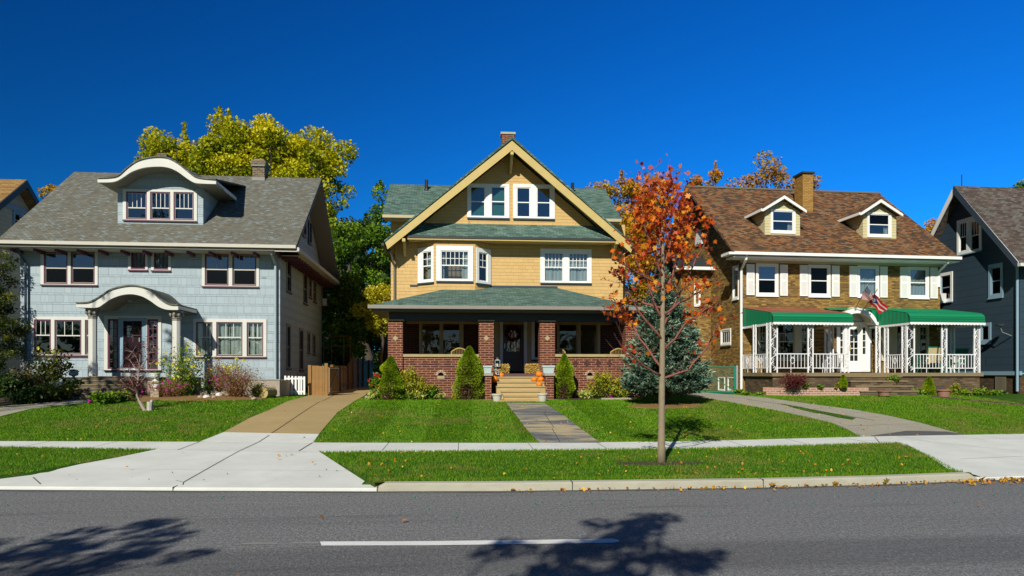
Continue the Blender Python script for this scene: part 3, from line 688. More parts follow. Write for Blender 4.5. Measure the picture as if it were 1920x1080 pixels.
LM['spruce'] = leafmat('blue_spruce_needles', [(.012,.03,.018),(.055,.108,.072),(.15,.25,.17),(.29,.41,.3)], trans=.1, stops=[0,.35,.75,1])
LM['sprold'] = leafmat('old_spruce_needles', [(.08,.05,.02),(.2,.12,.05)], trans=.1)
LM['dwarf'] = leafmat('dwarf_conifer_needles', [(.05,.1,.003),(.14,.23,.004),(.24,.35,.006),(.33,.44,.01)], trans=.15)
LM['deadc'] = leafmat('dead_conifer_twigs', [(.06,.035,.015),(.16,.09,.04)], trans=.1)
LM['shade'] = leafmat('olive_leaves', [(.014,.028,.005),(.05,.075,.008),(.14,.16,.012),(.36,.3,.03)], stops=[0,.5,.85,1])
LM['plant'] = leafmat('plant_leaves', [(.03,.08,.008),(.09,.2,.012),(.2,.34,.02),(.4,.42,.04)])
LM['fallp'] = leafmat('autumn_plant_leaves', [(.06,.1,.01),(.2,.27,.02),(.44,.42,.03),(.52,.26,.02)])
LM['hosta'] = leafmat('pale_hosta_leaves', [(.2,.3,.04),(.4,.5,.08),(.6,.62,.2),(.65,.55,.1)])
LM['redm'] = leafmat('dark_red_leaves', [(.05,.01,.012),(.14,.025,.025),(.25,.05,.045)])
LM['rust'] = leafmat('rusty_grass_leaves', [(.12,.05,.02),(.28,.13,.05),(.4,.25,.12),(.2,.2,.05)])
LM['pink'] = leafmat('pink_petals', [(.5,.02,.3),(.75,.08,.5)]); LM['yfl'] = leafmat('yellow_petals', [(.7,.6,.03),(.85,.75,.15)])
LM['red'] = leafmat('red_petals', [(.35,.005,.01),(.6,.02,.03)]); LM['whitefl'] = leafmat('white_petals', [(.7,.7,.7),(.8,.8,.8)])
LM['litter'] = leafmat('fallen_leaves', [(.5,.13,.01),(.6,.35,.02),(.35,.12,.02),(.65,.45,.03)], trans=.1)
def bgtree(name, label, ells, Y, mat, leaf, clump, per, dens, lf=.52, pf=3.4, base=None, gz=1.0, spikes=0, hole=0, group='trees behind the houses', dy=.9, trunk=.3, barkm='barkdk', cat='tree', shape='leaf', nl=14):
    """a tree given by crown lobes in the photograph and its true distance"""
    blobs = []; leaf *= lf; dens *= 1.55; per = int(per*pf); clump *= .8
    for e in ells:
        cx, cy, rx, ry = e[:4]; yo = e[4] if len(e) > 4 else 0
        x, y, z = at(cx, cy, Y+yo); s = (Y+yo)/F*1.0
        blobs.append((x, y, z, rx*s, min(rx, ry*1.3)*s*dy, ry*s))
    P, T, C = crown_pts(blobs, clump, per, dens, spikes=spikes, hole=hole)
    bx = at(base, 700, Y)[0] if base else blobs[0][0]; o = (bx, Y, gz)
    root = thing(name, label, cat, o, group=group)
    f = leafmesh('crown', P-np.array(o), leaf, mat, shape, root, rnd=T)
    mb = MB(); top = max(b[2] for b in blobs)
    idx = RNG.permutation(len(C))[:nl]
    limbs(mb, (0,0,0), (0,0,(top-gz)*.85), trunk, [np.array(C[i])-np.array(o) for i in idx])
    mb.build('trunk', M[barkm], root, smooth=True); return root
# ================================================================ houses
class House:
    def __init__(s, name, label, ox, oy, phi, gz=.8, cat='house', group='houses along the street'):
        s.ox, s.oy, s.phi = ox, oy, phi; s.root = thing(name, label, cat, (ox, oy, 0), phi, group); s.cs, s.sn = cos(phi), sin(phi)
    def loc(s, px, py, y=0.0):          # photograph point -> local (x, z) on the plane local y = const
        d = ray(px, py); nx, ny = -s.sn, s.cs
        t = (y+s.ox*nx+s.oy*ny)/(d[0]*nx+d[1]*ny); X, Y = d[0]*t-s.ox, d[1]*t-s.oy
        return X*s.cs+Y*s.sn, EYE+d[2]*t
    def x(s, px, y=0.0): return s.loc(px, 700, y)[0]
    def z(s, py, y=0.0, px=None): return s.loc(px if px else s.pc, py, y)[1]
    def side(s, px, py, x):             # -> local (y, z) on the plane local x = const
        d = ray(px, py); t = (x+s.ox*s.cs+s.oy*s.sn)/(d[0]*s.cs+d[1]*s.sn); X, Y = d[0]*t-s.ox, d[1]*t-s.oy
        return -X*s.sn+Y*s.cs, EYE+d[2]*t
    def world(s, x, y, z=0): return (s.ox+x*s.cs-y*s.sn, s.oy+x*s.sn+y*s.cs, z)
    def gz(s, x, y): w_ = s.world(x, y); return H(w_[0], w_[1])
    def b(s, mb, name, mat, parent=None, **k): return mb.build(name, M[mat] if isinstance(mat, str) else mat, parent or s.root, **k)
def front(y0): return lambda a, z, d: (a, y0+d, z)
def leftw(x0): return lambda a, z, d: (x0+d, a, z)          # wall facing -x, a = y
def rightw(x0): return lambda a, z, d: (x0-d, a, z)
def angled(p0, p1):                                         # wall from p0 to p1 in plan, d inward
    dx, dy = p1[0]-p0[0], p1[1]-p0[1]; l = sqrt(dx*dx+dy*dy); ax, ay = dx/l, dy/l
    return (lambda a, z, d: (p0[0]+ax*a-ay*d, p0[1]+ay*a+ax*d, z)), l
def mbox(mb, mp, a0, a1, z0, z1, d0, d1):
    mb.add([mp(a0,z0,d0),mp(a1,z0,d0),mp(a1,z0,d1),mp(a0,z0,d1),mp(a0,z1,d0),mp(a1,z1,d0),mp(a1,z1,d1),mp(a0,z1,d1)],
           [(0,3,2,1),(4,5,6,7),(0,1,5,4),(1,2,6,5),(2,3,7,6),(3,0,4,7)])
def window(h, mp, cas, sashes, casm='ivory', sashm='plum', innm=None, sillm='plum', rail=.5, mun=None, munl=None, curtain=None, upper='glassb', lower='screen', sillh=.05, proud=.035, fw=.045, cfrac=1.0, sillx=0, inner=.012):
    """casing board with openings, and in each opening a sash, its panes, a curtain, and one sill below. cas/sashes = (a0,a1,z0,z1)"""
    a0, a1, z0, z1 = cas; mb = MB()
    cut(mb, [(a0,z0),(a1,z0),(a1,z1),(a0,z1)], sashes, lambda a, z, d: mp(a, z, d-proud), proud-.002)
    w_ = h.b(mb, 'window', casm)
    if sillm:
        mb = MB(); mbox(mb, mp, a0-sillx, a1+sillx, z0-sillh, z0-.002, -proud-.035, -.002); h.b(mb, 'sill', sillm, w_)
    for q, (s0, s1, t0, t1) in enumerate(sashes):
        e = .002; s0 += e; s1 -= e; t0 += e; t1 -= e; zr = t0+(t1-t0)*rail; mb = MB()
        cut(mb, [(s0,t0),(s1,t0),(s1,t1),(s0,t1)], [(s0+fw,s1-fw,t0+fw,t1-fw)], lambda a, z, d: mp(a, z, d-.012), .06)
        h.b(mb, 'sash', sashm, w_)
        im = innm or sashm; mb = MB(); f2 = fw+inner
        cut(mb, [(s0+fw+.001,t0+fw+.001),(s1-fw-.001,t0+fw+.001),(s1-fw-.001,t1-fw-.001),(s0+fw+.001,t1-fw-.001)], [(s0+f2,s1-f2,t0+f2,t1-f2)], lambda a, z, d: mp(a, z, d+.005), .03)
        if rail: mbox(mb, mp, s0+f2, s1-f2, zr-.02, zr+.02, .003, .035)
        for mm, za, zb in ((mun, zr+.02 if rail else t0+f2, t1-f2), (munl, t0+f2, zr-.02)):
            if mm and zb > za:
                nx, nz = mm
                for i in range(1, nx): xx = s0+f2+(s1-s0-2*f2)*i/nx; mbox(mb, mp, xx-.011, xx+.011, za, zb, .008, .028)
                for i in range(1, nz): zz = za+(zb-za)*i/nz; mbox(mb, mp, s0+f2, s1-f2, zz-.011, zz+.011, .009, .027)
        h.b(mb, 'glazing_bars', im, w_)
        if rail:
            mb = MB(); mbox(mb, mp, s0+f2-.004, s1-f2+.004, zr+.01, t1-f2+.004, .014, .018); h.b(mb, 'pane', upper, w_)
            mb = MB(); mbox(mb, mp, s0+f2-.004, s1-f2+.004, t0+f2-.004, zr-.01, .022, .026); h.b(mb, 'pane', lower, w_)
        else:
            mb = MB(); mbox(mb, mp, s0+f2-.004, s1-f2+.004, t0+f2-.004, t1-f2+.004, .014, .018); h.b(mb, 'pane', upper, w_)
        if curtain:
            cm, spans = curtain[0], curtain[1]
            mb = MB()
            for (u0, u1, v0, v1) in spans:
                c0, c1 = s0+(s1-s0)*u0, s0+(s1-s0)*u1; b0, b1 = t0+(t1-t0)*v0, t0+(t1-t0)*v1
                n = max(4, int((c1-c0)/.03)); ph = random.random()*6
                dd = [.13+.018*sin(i*1.3+ph)+.012*sin(i*.47+q) if cm != 'blind' else .12 for i in range(n+1)]
                for i in range(n):
                    xa, xb = c0+(c1-c0)*i/n, c0+(c1-c0)*(i+1)/n
                    if cm == 'blind':
                        pass
                    else: mb.poly([mp(xa,b0,dd[i]), mp(xb,b0,dd[i+1]), mp(xb,b1,dd[i+1]), mp(xa,b1,dd[i])])
                if cm == 'blind':
                    k = max(3, int((b1-b0)/.035))
                    for i in range(k): zz = b0+(b1-b0)*i/k; mb.poly([mp(c0,zz,.11), mp(c1,zz,.11), mp(c1,zz+.034,.135), mp(c0,zz+.034,.135)])
            o = h.b(mb, 'blind' if cm == 'blind' else 'curtain', cm, w_, clean=False); 
    return w_
def curvewall(): pass
def polyx(pts, x):
    return interp(pts, x)
# ---------------------------------------------------------------- house 1: grey blue shingle house
h = House('shingle_house', 'grey blue shingled house with curved eyebrow dormer and arched entry hood', -11, 26.6, 0); h.pc = 290; H1 = h
def L1(px, py, y=0): return h.loc(px, py, y)
XL, XR = h.x(38), h.x(525); ze = h.z(458); zb = 1.02
wl = lambda a, b, c, d, y=0: (h.x(a, y), h.x(b, y), h.z(d, y, (a+b)/2), h.z(c, y, (a+b)/2))
W = []   # (casing, sashes, options)
W.append((wl(77,184,468,534), [wl(83,127.5,473,532.5), wl(133.5,178.5,473,532.5)], dict(mun=None, curtain=('lace', [(0,1,.74,.99)]), lower='screen', innm='gut1')))
W.append((wl(241,277.5,467,506), [wl(246,273,471.5,505)], dict(rail=0, upper='glass', curtain=('lace', [(0,1,0,1)]), mun=(3,1))))
W.append((wl(284,321,467.5,507), [wl(289,316,472,506)], dict(rail=0, upper='glass', curtain=('curtain', [(.0,.3,0,1),(.35,.8,0,1)]), mun=(3,1))))
W.append((wl(379,486,469,537), [wl(384.5,429,475,535.5), wl(436,481,476,536)], dict(mun=(4,1), curtain=('lace', [(0,1,.55,1)]), innm='gut1')))
W.append((wl(60,186,594,666), [wl(64.5,96.5,599,664.5), wl(103,153.5,600,665), wl(160,183,600,665)], dict(mun=(3,1), upper='glass', lower='glass', rail=.55, innm='ivory')))
W.append((wl(363,500,598,669), [wl(368,399,604,667), wl(406,455,604,667.5), wl(463,494,604.5,668)], dict(mun=(3,1), upper='glass', lower='glass', rail=.55, curtain=('curtain', [(0,.46,.04,1),(.5,1,.04,1)]), innm='ivory')))
holes = [s for c, ss, o in W for s in ss]
zt = ze+.35
mb = MB(); cut(mb, [(XL,zb),(XR,zb),(XR,zt),(XL,zt)], holes, front(0), .15); h.b(mb, 'front_wall', 'sh1')
for c, ss, o in W: window(h, front(0), c, ss, **o)
# window sill decoration: a pot plant behind the ground floor glass is left inside the room
YE, ZE = -.7, h.z(453, -.7); YR = 4.3; ZR = h.loc(400, 329, 4.3)[1]; YB = 9.3
XO0, XO1 = -15.95+11, h.x(556.5, -.7); sl = (ZR-ZE)/(YR-YE)
def zr1(y): return ZE+sl*(y-YE)
# side walls and back
sw = [h.side(px, py, XR) for px, py in ()]
def sidewin(xw, rects, mp, **o):
    out = []
    for a, b, c, d in rects:
        y0, za = h.side(a, d, xw); y1, zb_ = h.side(b, d, xw); _, zc = h.side(a, c, xw); out.append((min(y0,y1), max(y0,y1), za, zc))
    return out
SW = sidewin(XR, [(537,545,484,546),(568.5,575.5,511,568),(578.5,583.5,517,557),(587,592,526,565),(604,608,538,574),(537,543.5,609,691),(561,567.5,617,694),(576,580.5,623,661),(586,590.5,628,664)], rightw(XR))
mb = MB(); cut(mb, [(0.152,zb),(8.6,zb),(8.6,ZE+.2),(4.3+.0,zr1(4.3)-.35),(0.152,ZE+.35)], [ (a+.05,b-.05,c+.05,d-.05) for a,b,c,d in SW], rightw(XR), .15); h.b(mb, 'side_wall', 'sh1')
for r_ in SW:
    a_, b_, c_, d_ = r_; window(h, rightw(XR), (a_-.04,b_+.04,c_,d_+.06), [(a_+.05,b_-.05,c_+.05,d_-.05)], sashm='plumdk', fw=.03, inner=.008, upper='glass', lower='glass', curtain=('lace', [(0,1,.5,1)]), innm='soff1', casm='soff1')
AW = sidewin(XR, [(566,571.5,403,440),(577,582,412,455)], rightw(XR))
for r_ in AW:
    a_, b_, c_, d_ = r_; window(h, lambda a, z, d: (XR-d+.05, a, z), (a_,b_,c_,d_), [(a_+.06,b_-.06,c_+.06,d_-.06)], sashm='navy', fw=.03, inner=.008, upper='glassb', lower='glassb', casm='soff1', sillm='soff1')
mb = MB(); cut(mb, [(0.152,zb),(8.6,zb),(8.6,ZE+.2),(4.3,zr1(4.3)-.35),(0.152,ZE+.35)], [], leftw(XL), .15); mb.box(XL+.002, XR-.002, 8.45, 8.598, zb, ZE+.2); h.b(mb, 'rear_wall', 'sh1')
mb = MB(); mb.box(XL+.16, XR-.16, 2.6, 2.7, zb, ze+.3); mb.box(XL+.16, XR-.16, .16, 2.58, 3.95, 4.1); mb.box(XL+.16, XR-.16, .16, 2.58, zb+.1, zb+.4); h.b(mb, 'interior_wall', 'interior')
mb = MB(); mb.box(XL+.05, XR-.05, .05, 8.4, .55, zb-.002); h.b(mb, 'foundation', 'dkstep')
# roof
mb = MB()
mb.ext([(XO0,YE-.1,ZE-.08),(XO0,YR,ZR),(XO0,YB,ZE-.0),(XO0,YB,ZE-.14),(XO0,YR,ZR-.16),(XO0,YE-.1,ZE-.22)], (XO1-XO0,0,0)); rf = h.b(mb, 'roof', 'roof1')
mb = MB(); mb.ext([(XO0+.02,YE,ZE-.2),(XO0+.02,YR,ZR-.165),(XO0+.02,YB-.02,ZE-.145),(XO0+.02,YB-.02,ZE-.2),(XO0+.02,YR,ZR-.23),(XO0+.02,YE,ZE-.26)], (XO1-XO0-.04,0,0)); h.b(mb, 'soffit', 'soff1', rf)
mb = MB(); mb.box(XO0, XO1, YE-.2, YE-.102, ZE-.19, ZE-.07); mb.box(XO0, XO1, YE-.1, YE-.0, ZE-.27, ZE-.225); mb.box(XO0, XO1, YE+.0, -.0, ZE-.3, ZE-.262); h.b(mb, 'gutter', 'gut1', rf)
mb = MB()                                           # pent eave band along the gable side
mb.box(XR+.0, XO1+.05, YE-.1, 8.9, ZE-.3, ZE-.24); mb.box(XO1+.051, XO1+.13, YE-.2, 8.9, ZE-.3, ZE-.16); h.b(mb, 'side_eave', 'gut1', rf)
mb = MB(); mb.slab([(XO1+.05,YE-.1,ZE-.2),(XO1+.05,8.9,ZE-.2),(XR+.002,8.9,ZE+.12),(XR+.002,YE+.4,ZE+.12)], .03); h.b(mb, 'side_eave_roof', 'roof1', rf)
mb = MB()
for px in [25,68,108,148.5,189,230.5,272,313,354,395.5,436.5,478,520]:
    x = h.x(px, -.5); mb = MB(); mb.box(x-.05, x+.05, -.6, -.002, ZE-.42, ZE-.302); h.b(mb, 'rafter_tail', 'plum', rf)
for y in [.3+.45*i for i in range(19)]: mb = MB(); mb.box(XR+.002, XR+.62, y-.05, y+.05, ZE-.43, ZE-.302); h.b(mb, 'rafter_tail', 'plum', rf)
# chimney
x0, x1 = h.x(474.5,4.3), h.x(501.5,4.3); zc = h.z(303,4.3,488); mb = MB(); mb.box(x0+.05,x1-.05,4.0,4.65,ZR-.6,zc-.16); mb.box(x0,x1,3.95,4.7,zc-.26,zc-.05); c_ = h.b(mb, 'chimney', 'brickol')
mb = MB(); mb.box(x0+.1,x1-.1,4.05,4.6,zc-.048,zc+.04); h.b(mb, 'flue', 'pump' if 0 else 'terra', c_)
mb = MB(); mb.box(x0+.03,x1-.03,3.97,4.67,ZR-.25,ZR-.12); mb.box(x0+.03,x1-.03,3.93,4.72,zc-.3,zc-.262); h.b(mb, 'flashing', 'lead', c_)
x0, x1 = h.x(300,6.5), h.x(317,6.5); zc = h.z(291,6.5,308); mb = MB(); mb.box(x0,x1,6.2,6.8,ZR-1.8,zc); h.b(mb, 'chimney', 'brickol')
mb = MB(); 
for px, a, b_ in ((508,262,330),(330,250,330)): x = h.x(px,5.5); mb.tube([(x,5.5,ZR-.9),(x,5.5,h.z(a+10,5.5,px))], .018, 5)
h.b(mb, 'roof_rod', 'black')
# downspout
x = h.x(516.5,-.12); mb = MB(); mb.tube([(x-.03,-.68,ZE-.2),(x-.03,-.62,ZE-.36),(x,-.12,ZE-.66),(x,-.12,1.15)], .048, 8); h.b(mb, 'downspout', 'pipe1')
x = h.x(48,-.12); mb = MB(); mb.tube([(h.x(32,-.65),-.68,ZE-.2),(h.x(33,-.6),-.6,ZE-.36),(x,-.12,ZE-.75),(x,-.12,1.1)], .045, 8); h.b(mb, 'downspout', 'navy')
# eyebrow shapes
def eyebrow(outer, inner, yf, yback, parent_name, roofm, fasc_th=.09, rooft=.05):
    oc = [h.loc(px, py, yf) for px, py in outer]; ic = [h.loc(px, py, yf) for px, py in inner]
    mb = MB(); n = len(oc)
    for i in range(n-1):
        # the band is built as convex cells between the outer and the resampled inner curve
        for q in (0,):
            a, b = oc[i], oc[i+1]; c = (b[0], interp(ic, b[0])); d = (a[0], interp(ic, a[0]))
            mb.xz([a, b, c, d], yf, yf+fasc_th)
    fa = h.b(mb, parent_name, 'ivory')
    mb = MB()
    for a, b in zip(oc, oc[1:]):
        za, zb2 = (a[1], b[1]) if yback < 1 else (zr1(yback)-.06,)*2; y0_ = yf-.04
        mb.add([(a[0],y0_,a[1]+.002),(b[0],y0_,b[1]+.002),(b[0],y0_,b[1]+rooft),(a[0],y0_,a[1]+rooft),(a[0],yback,za+.002),(b[0],yback,zb2+.002),(b[0],yback,zb2+rooft),(a[0],yback,za+rooft)], [(0,1,2,3),(4,7,6,5),(0,4,5,1),(1,5,6,2),(2,6,7,3),(3,7,4,0)])
    h.b(mb, 'hood_roof', roofm, fa)
    mb = MB()
    ysb = yback if yback < 1 else YD+.14
    for a, b in zip(ic, ic[1:]): mb.ext([(a[0],yf+fasc_th,a[1]),(b[0],yf+fasc_th,b[1]),(b[0],yf+fasc_th,b[1]+.03),(a[0],yf+fasc_th,a[1]+.03)], (0,ysb-yf-fasc_th,0))
    if yback > 1: mb.box(ic[0][0]+.02, dx0-.002, YD, 2.2, ic[0][1]+.0, ic[0][1]+.03); mb.box(dx1+.002, ic[-1][0]-.02, YD, 2.2, ic[-1][1], ic[-1][1]+.03)
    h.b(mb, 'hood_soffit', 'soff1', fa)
    mb = MB()
    for s_ in (0, -1):
        x, z1, z0 = oc[s_][0], oc[s_][1], ic[s_][1]; x0, x1 = (x, x+.04) if s_ == 0 else (x-.04, x); mb.box(x0, x1, yf+fasc_th, min(yback, 2.2)-.01, z0+.0, z1)
    h.b(mb, 'hood_side', 'ivory', fa)
    return oc, ic, fa
def sm(pts, n=4):        # Catmull-Rom smoothing of a profile
    out = []
    for i in range(len(pts)-1):
        p0, p1, p2, p3 = pts[max(0,i-1)], pts[i], pts[i+1], pts[min(len(pts)-1,i+2)]
        for k in range(n):
            t = k/n; out.append(tuple(.5*((2*p1[j])+(-p0[j]+p2[j])*t+(2*p0[j]-5*p1[j]+4*p2[j]-p3[j])*t*t+(-p0[j]+3*p1[j]-3*p2[j]+p3[j])*t**3) for j in (0,1)))
    out.append(pts[-1]); return out
YD = .45; YF = -.3; dx0, dx1 = h.x(220.5,YD), h.x(381,YD)
yd_back = lambda z: YE+(z-ZE)/sl
oc, ic, fa = eyebrow(sm([(183,335),(207,334),(223,330),(240,315),(260,302),(287,296),(313,297),(333,307),(353,323),(370,334),(405,338)]),
                     sm([(183,342),(213,341),(230,333),(247,322),(267,315),(287,312.5),(310,313),(330,320),(347,332),(363,342),(377,344),(405,345)]), YF, 3.5, 'dormer_hood', 'roof1')
dx0, dx1 = h.x(220.5,YD), h.x(381,YD); dz0 = h.z(415,YD,300)-.1
top = [(x, z) for x, z in ic if dx0 < x < dx1]
poly = [(dx0,dz0),(dx1,dz0),(dx1,interp(ic,dx1)+.02)]+[(x,z+.02) for x,z in top[::-1]]+[(dx0,interp(ic,dx0)+.02)]
dw = lambda a, b, c, d: wl(a,b,c,d,YD)
DS = [dw(237,276,359.5,411.5), dw(282,320,360,412), dw(326,364,360.5,413)]
mb = MB(); cut(mb, poly, DS, front(YD), .12)
mb.box(dx0, dx0+.12, YD+.122, 2.9, dz0, interp(ic,dx0)-.002); mb.box(dx1-.12, dx1, YD+.122, 2.9, dz0, interp(ic,dx1)-.002); dm = h.b(mb, 'dormer', 'sh1')
window(h, front(YD), dw(231,370,356,413.5), DS, rail=.42, mun=(4,1), upper='glassb', lower='glassb', innm='ivory', curtain=('lace', [(0,1,.72,.86)]))
mb = MB(); mb.box(dx0+.13, dx1-.13, 1.9, 1.95, dz0, interp(ic,dx0)-.05); mb.box(dx0+.13, dx1-.13, YD+.13, 1.89, interp(ic,dx0)-.1, interp(ic,dx0)-.05); h.b(mb, 'dormer_interior', 'interior', dm)
# entry hood and vestibule
YP = -1.8; YV = -.55
oc, ic, fa = eyebrow(sm([(143,569),(167,568),(187,558),(207,545),(233,538),(257,537.5),(280,545),(300,562),(317,571.5),(334,573)]),
                     sm([(143,576),(180,577),(193,570.5),(207,561),(227,553.5),(247,551.5),(267,556),(283,565),(297,575),(313,580.5),(334,581)]), YP, -.002, 'entry_hood', 'roof1')
vx0, vx1 = h.x(183,YV), h.x(322,YV)
top = [(x, z) for x, z in ic if vx0 < x < vx1]
poly = [(vx0,1.3),(vx1,1.3),(vx1,interp(ic,vx1)-.0)]+[(x,z-.0) for x,z in top[::-1]]+[(vx0,interp(ic,vx0)-.0)]
vw = lambda a, b, c, d: wl(a,b,c,d,YV)
door = vw(231.5,266.5,602,690); sl1, sl2 = vw(202.5,222.5,598,692), vw(276.5,297,598.5,693)
mb = MB(); cut(mb, poly, [door, sl1, sl2], front(YV), .12); mb.box(vx0, vx0+.12, YV+.122, -.002, 1.3, interp(ic,vx0)); mb.box(vx1-.12, vx1, YV+.122, -.002, 1.3, interp(ic,vx1)); vb = h.b(mb, 'vestibule', 'sh1')
window(h, front(YV), vw(196,303,592.5,694), [sl1, door, sl2][0:1]+[sl2]+[(door[0]-.17,door[1]+.17,door[2]-.02,door[3]+.12)], casm='ivory', rail=0, mun=(2,6), upper='glass', fw=.05, sillm='plumdk')
# the middle opening holds the door surround and the door leaf
a0, a1, b0, b1 = door
mb = MB(); cut(mb, [(a0-.165,b0-.02),(a1+.165,b0-.02),(a1+.165,b1+.115),(a0-.165,b1+.115)], [(a0,a1,b0,b1)], lambda a, z, d: (a, YV+d-.03, z), .05); h.b(mb, 'door_surround', 'blue1')
mb = MB(); gw = (a1-a0); gl = (a0+.17*gw, a1-.17*gw, b0+(b1-b0)*.66, b0+(b1-b0)*.9)
cut(mb, [(a0+.004,b0),(a1-.004,b0),(a1-.004,b1-.004),(a0+.004,b1-.004)], [gl], front(YV+.012), .045); dr = h.b(mb, 'door', 'plumdk')
mb = MB()
for i in range(1,4): x = gl[0]+(gl[1]-gl[0])*i/4; mb.box(x-.012,x+.012,YV+.015,YV+.04,gl[2],gl[3])
mb.box(gl[0],gl[1],YV+.016,YV+.039,(gl[2]+gl[3])/2-.012,(gl[2]+gl[3])/2+.012); mb.box(a0+.15*gw,a1-.15*gw,YV-.0,YV+.011,b0+.25,b0+.95); h.b(mb, 'door_panel', 'plumdk', dr)
mb = MB(); mb.box(gl[0],gl[1],YV+.03,YV+.034,gl[2],gl[3]); h.b(mb, 'pane', 'glass', dr)
mb = MB(); mb.box(a1-.1,a1-.06,YV-.04,YV+.01,b0+.95,b0+1.1); h.b(mb, 'handle', 'galv', dr)
# columns, platform, steps
pz = h.z(707.5,-1.9,180)
def column(xc, name='column'):
    mb = MB(); oct_ = lambda r: [(xc+r*cos(pi/8+k*pi/4), YP+.35+r*sin(pi/8+k*pi/4)) for k in range(8)]
    zt_ = interp(ic, xc)-.0
    mb.xy(oct_(.155), pz, pz+.5); mb.xy(oct_(.138), pz+.502, zt_-.36); c = h.b(mb, 'porch_column', 'ivory')
    mb = MB(); 
    for i, r in enumerate((.145,.165,.19,.22)): mb.xy(oct_(r), zt_-.36+i*.09+.001, zt_-.36+(i+1)*.09)
    for k in range(8):
        q = pi/8+k*pi/4+pi/8; mb.lathe([(.035,zt_-.2),(.06,zt_-.15),(.06,zt_-.1),(.03,zt_-.06)], xc+.2*cos(q), YP+.35+.2*sin(q), 6)
    h.b(mb, 'capital', 'soff1', c)
column(h.x(174,YP+.35)); column(h.x(331,YP+.35))
mb = MB(); mb.box(h.x(118,-2.2), h.x(345,-2.2), -2.25, YV-.002, .6, pz); h.b(mb, 'porch_floor', 'dkstep')
mb = MB(); sx0, sx1 = h.x(146,-3), h.x(243,-3)
for i in range(5):
    zt_ = pz-.0-(i+1)*(pz-h.z(748,-3.6,190))/5.2; mb.box(sx0-.06*i, sx1, -2.25-.32*(i+1), -2.25-.32*i, .5, zt_)
es = h.b(mb, 'entry_steps', 'dkstep'); mb = MB()
for i in range(6):
    zt_ = pz-.0-i*(pz-h.z(748,-3.6,190))/5.2; mb.box(sx0-.06*i-.02, sx1+.02, -2.25-.32*i-.03, -2.25-.32*i+.26, zt_+.002, zt_+.04)
h.b(mb, 'stair_tread', 'step3', es)
mb = MB(); x = h.x(244,-1.2); zt_ = h.z(553,-1.2,244)
mb.tube([(x,-1.2,zt_+.1),(x,-1.2,zt_-.12)], .012, 6); mb.lathe([(.02,zt_-.12),(.07,zt_-.2),(.075,zt_-.24),(.03,zt_-.26)], x, -1.2, 12); h.b(mb, 'porch_lamp', 'galv')
# window air conditioner in the side wall
y0, z0 = h.side(603,572,XR); y1, z1 = h.side(611,562,XR)
mb = MB(); mb.box(XR+.04, XR+.25, y0, y0+.6, z0-.02, z0+.33); h.b(mb, 'air_conditioner', 'acw')

# ---------------------------------------------------------------- house 2: yellow gabled house
h = House('gabled_house', 'yellow shingled house with steep front gable, green roof and brick porch', 2.56, 27.3, radians(-.7)); h.pc = 957; H2 = h
def w2(a, b, c, d, y=0): return (h.x(a, y), h.x(b, y), h.z(d, y, (a+b)/2), h.z(c, y, (a+b)/2))
X0, X1 = h.x(741.5), h.x(1168)
ya = -.8; ax, az = h.loc(960, 262.7, ya); lx, lz = h.loc(722, 455, ya); rx_, rz_ = h.loc(1187, 460, ya); mz = (lz+rz_)/2; lz = rz_ = mz
sL, sR = (az-lz)/(ax-lx), (az-rz_)/(rx_-ax)
def zroof(x): return az-(ax-x)*sL if x < ax else az-(x-ax)*sR
base = h.z(543,0)-1.4
W = [(w2(876,955,345,408.5), [w2(881,910.5,349,407), w2(920,948.5,349,407)], dict(curtain=('blind', [(0,1,0,1)]), upper='glass', lower='glass')),
     (w2(962,1040,346,410), [w2(968,995,351,408), w2(1005.5,1033,351,409)], {}),
     (w2(1013,1109,467,530.5), [w2(1019.5,1057,473,529), w2(1065.5,1103,474,529.5)], dict(mun=(5,2), curtain=('lace', [(0,.48,0,.93),(.5,1,0,.93)]), upper='glass', lower='glass'))]
pent = h.z(421,0); 
def gpoly(zl, off=.25):
    return [(X0,zl),(X1,zl),(X1,zroof(X1)-off),(ax,az-off),(X0,zroof(X0)-off)]
bx0, bx1 = h.x(783,0), h.x(921,0)       # bay window opening
holes = [s for c, ss, o in W for s in ss]
mb = MB(); cut(mb, gpoly(base), holes, front(0), .15); h.b(mb, 'front_wall', 'sh2')
for c, ss, o in W: window(h, front(0), c, ss, **{**dict(casm='white', sashm='white', sillm='navy', fw=.04, sillh=.06, upper='glassb', lower='glassb'), **o})
mb = MB(); mb.box(X0+.16, X1-.16, 2.2, 2.3, base, pent-.3); mb.box(ax-2.2, ax+2.2, 2.2, 2.3, pent-.29, az-2.3); mb.box(X0+.16,X1-.16,.16,2.19,pent-.5,pent-.35); h.b(mb, 'interior_wall', 'interior')
# bay
yb = -.55; c0, c1 = h.x(815,yb), h.x(891,yb); e0, e1 = h.x(782.5,-.0), h.x(921,-.0); bz0, bz1 = h.z(545,yb,850)-.3, h.z(446,yb,850)
bw = w2(826,879.5,470,525,yb); 
mb = MB(); cut(mb, [(c0,bz0),(c1,bz0),(c1,bz1),(c0,bz1)], [bw], front(yb), .1)
mL, lL = angled((e0,0), (c0,yb)); mR, lR = angled((c1,yb), (e1,0))
wL = (.17*lL+.1, .85*lL, bw[2], bw[3]+.0); wR = (.2*lR, .75*lR, bw[2]-.02, bw[3]-.02)
cut(mb, [(0,bz0),(lL,bz0),(lL,bz1),(0,bz1)], [wL], mL, .08); cut(mb, [(0,bz0),(lR,bz0),(lR,bz1),(0,bz1)], [wR], mR, .08); bay = h.b(mb, 'bay_wall', 'sh2')
wo_ = dict(casm='white', sashm='white', sillm='navy', fw=.035, sillh=.06, upper='glass', lower='glass')
window(h, front(yb), w2(818,887,461,527,yb), [bw], mun=(6,2), curtain=('curtain', [(0,.13,0,1),(.76,1,0,1)]), **wo_)
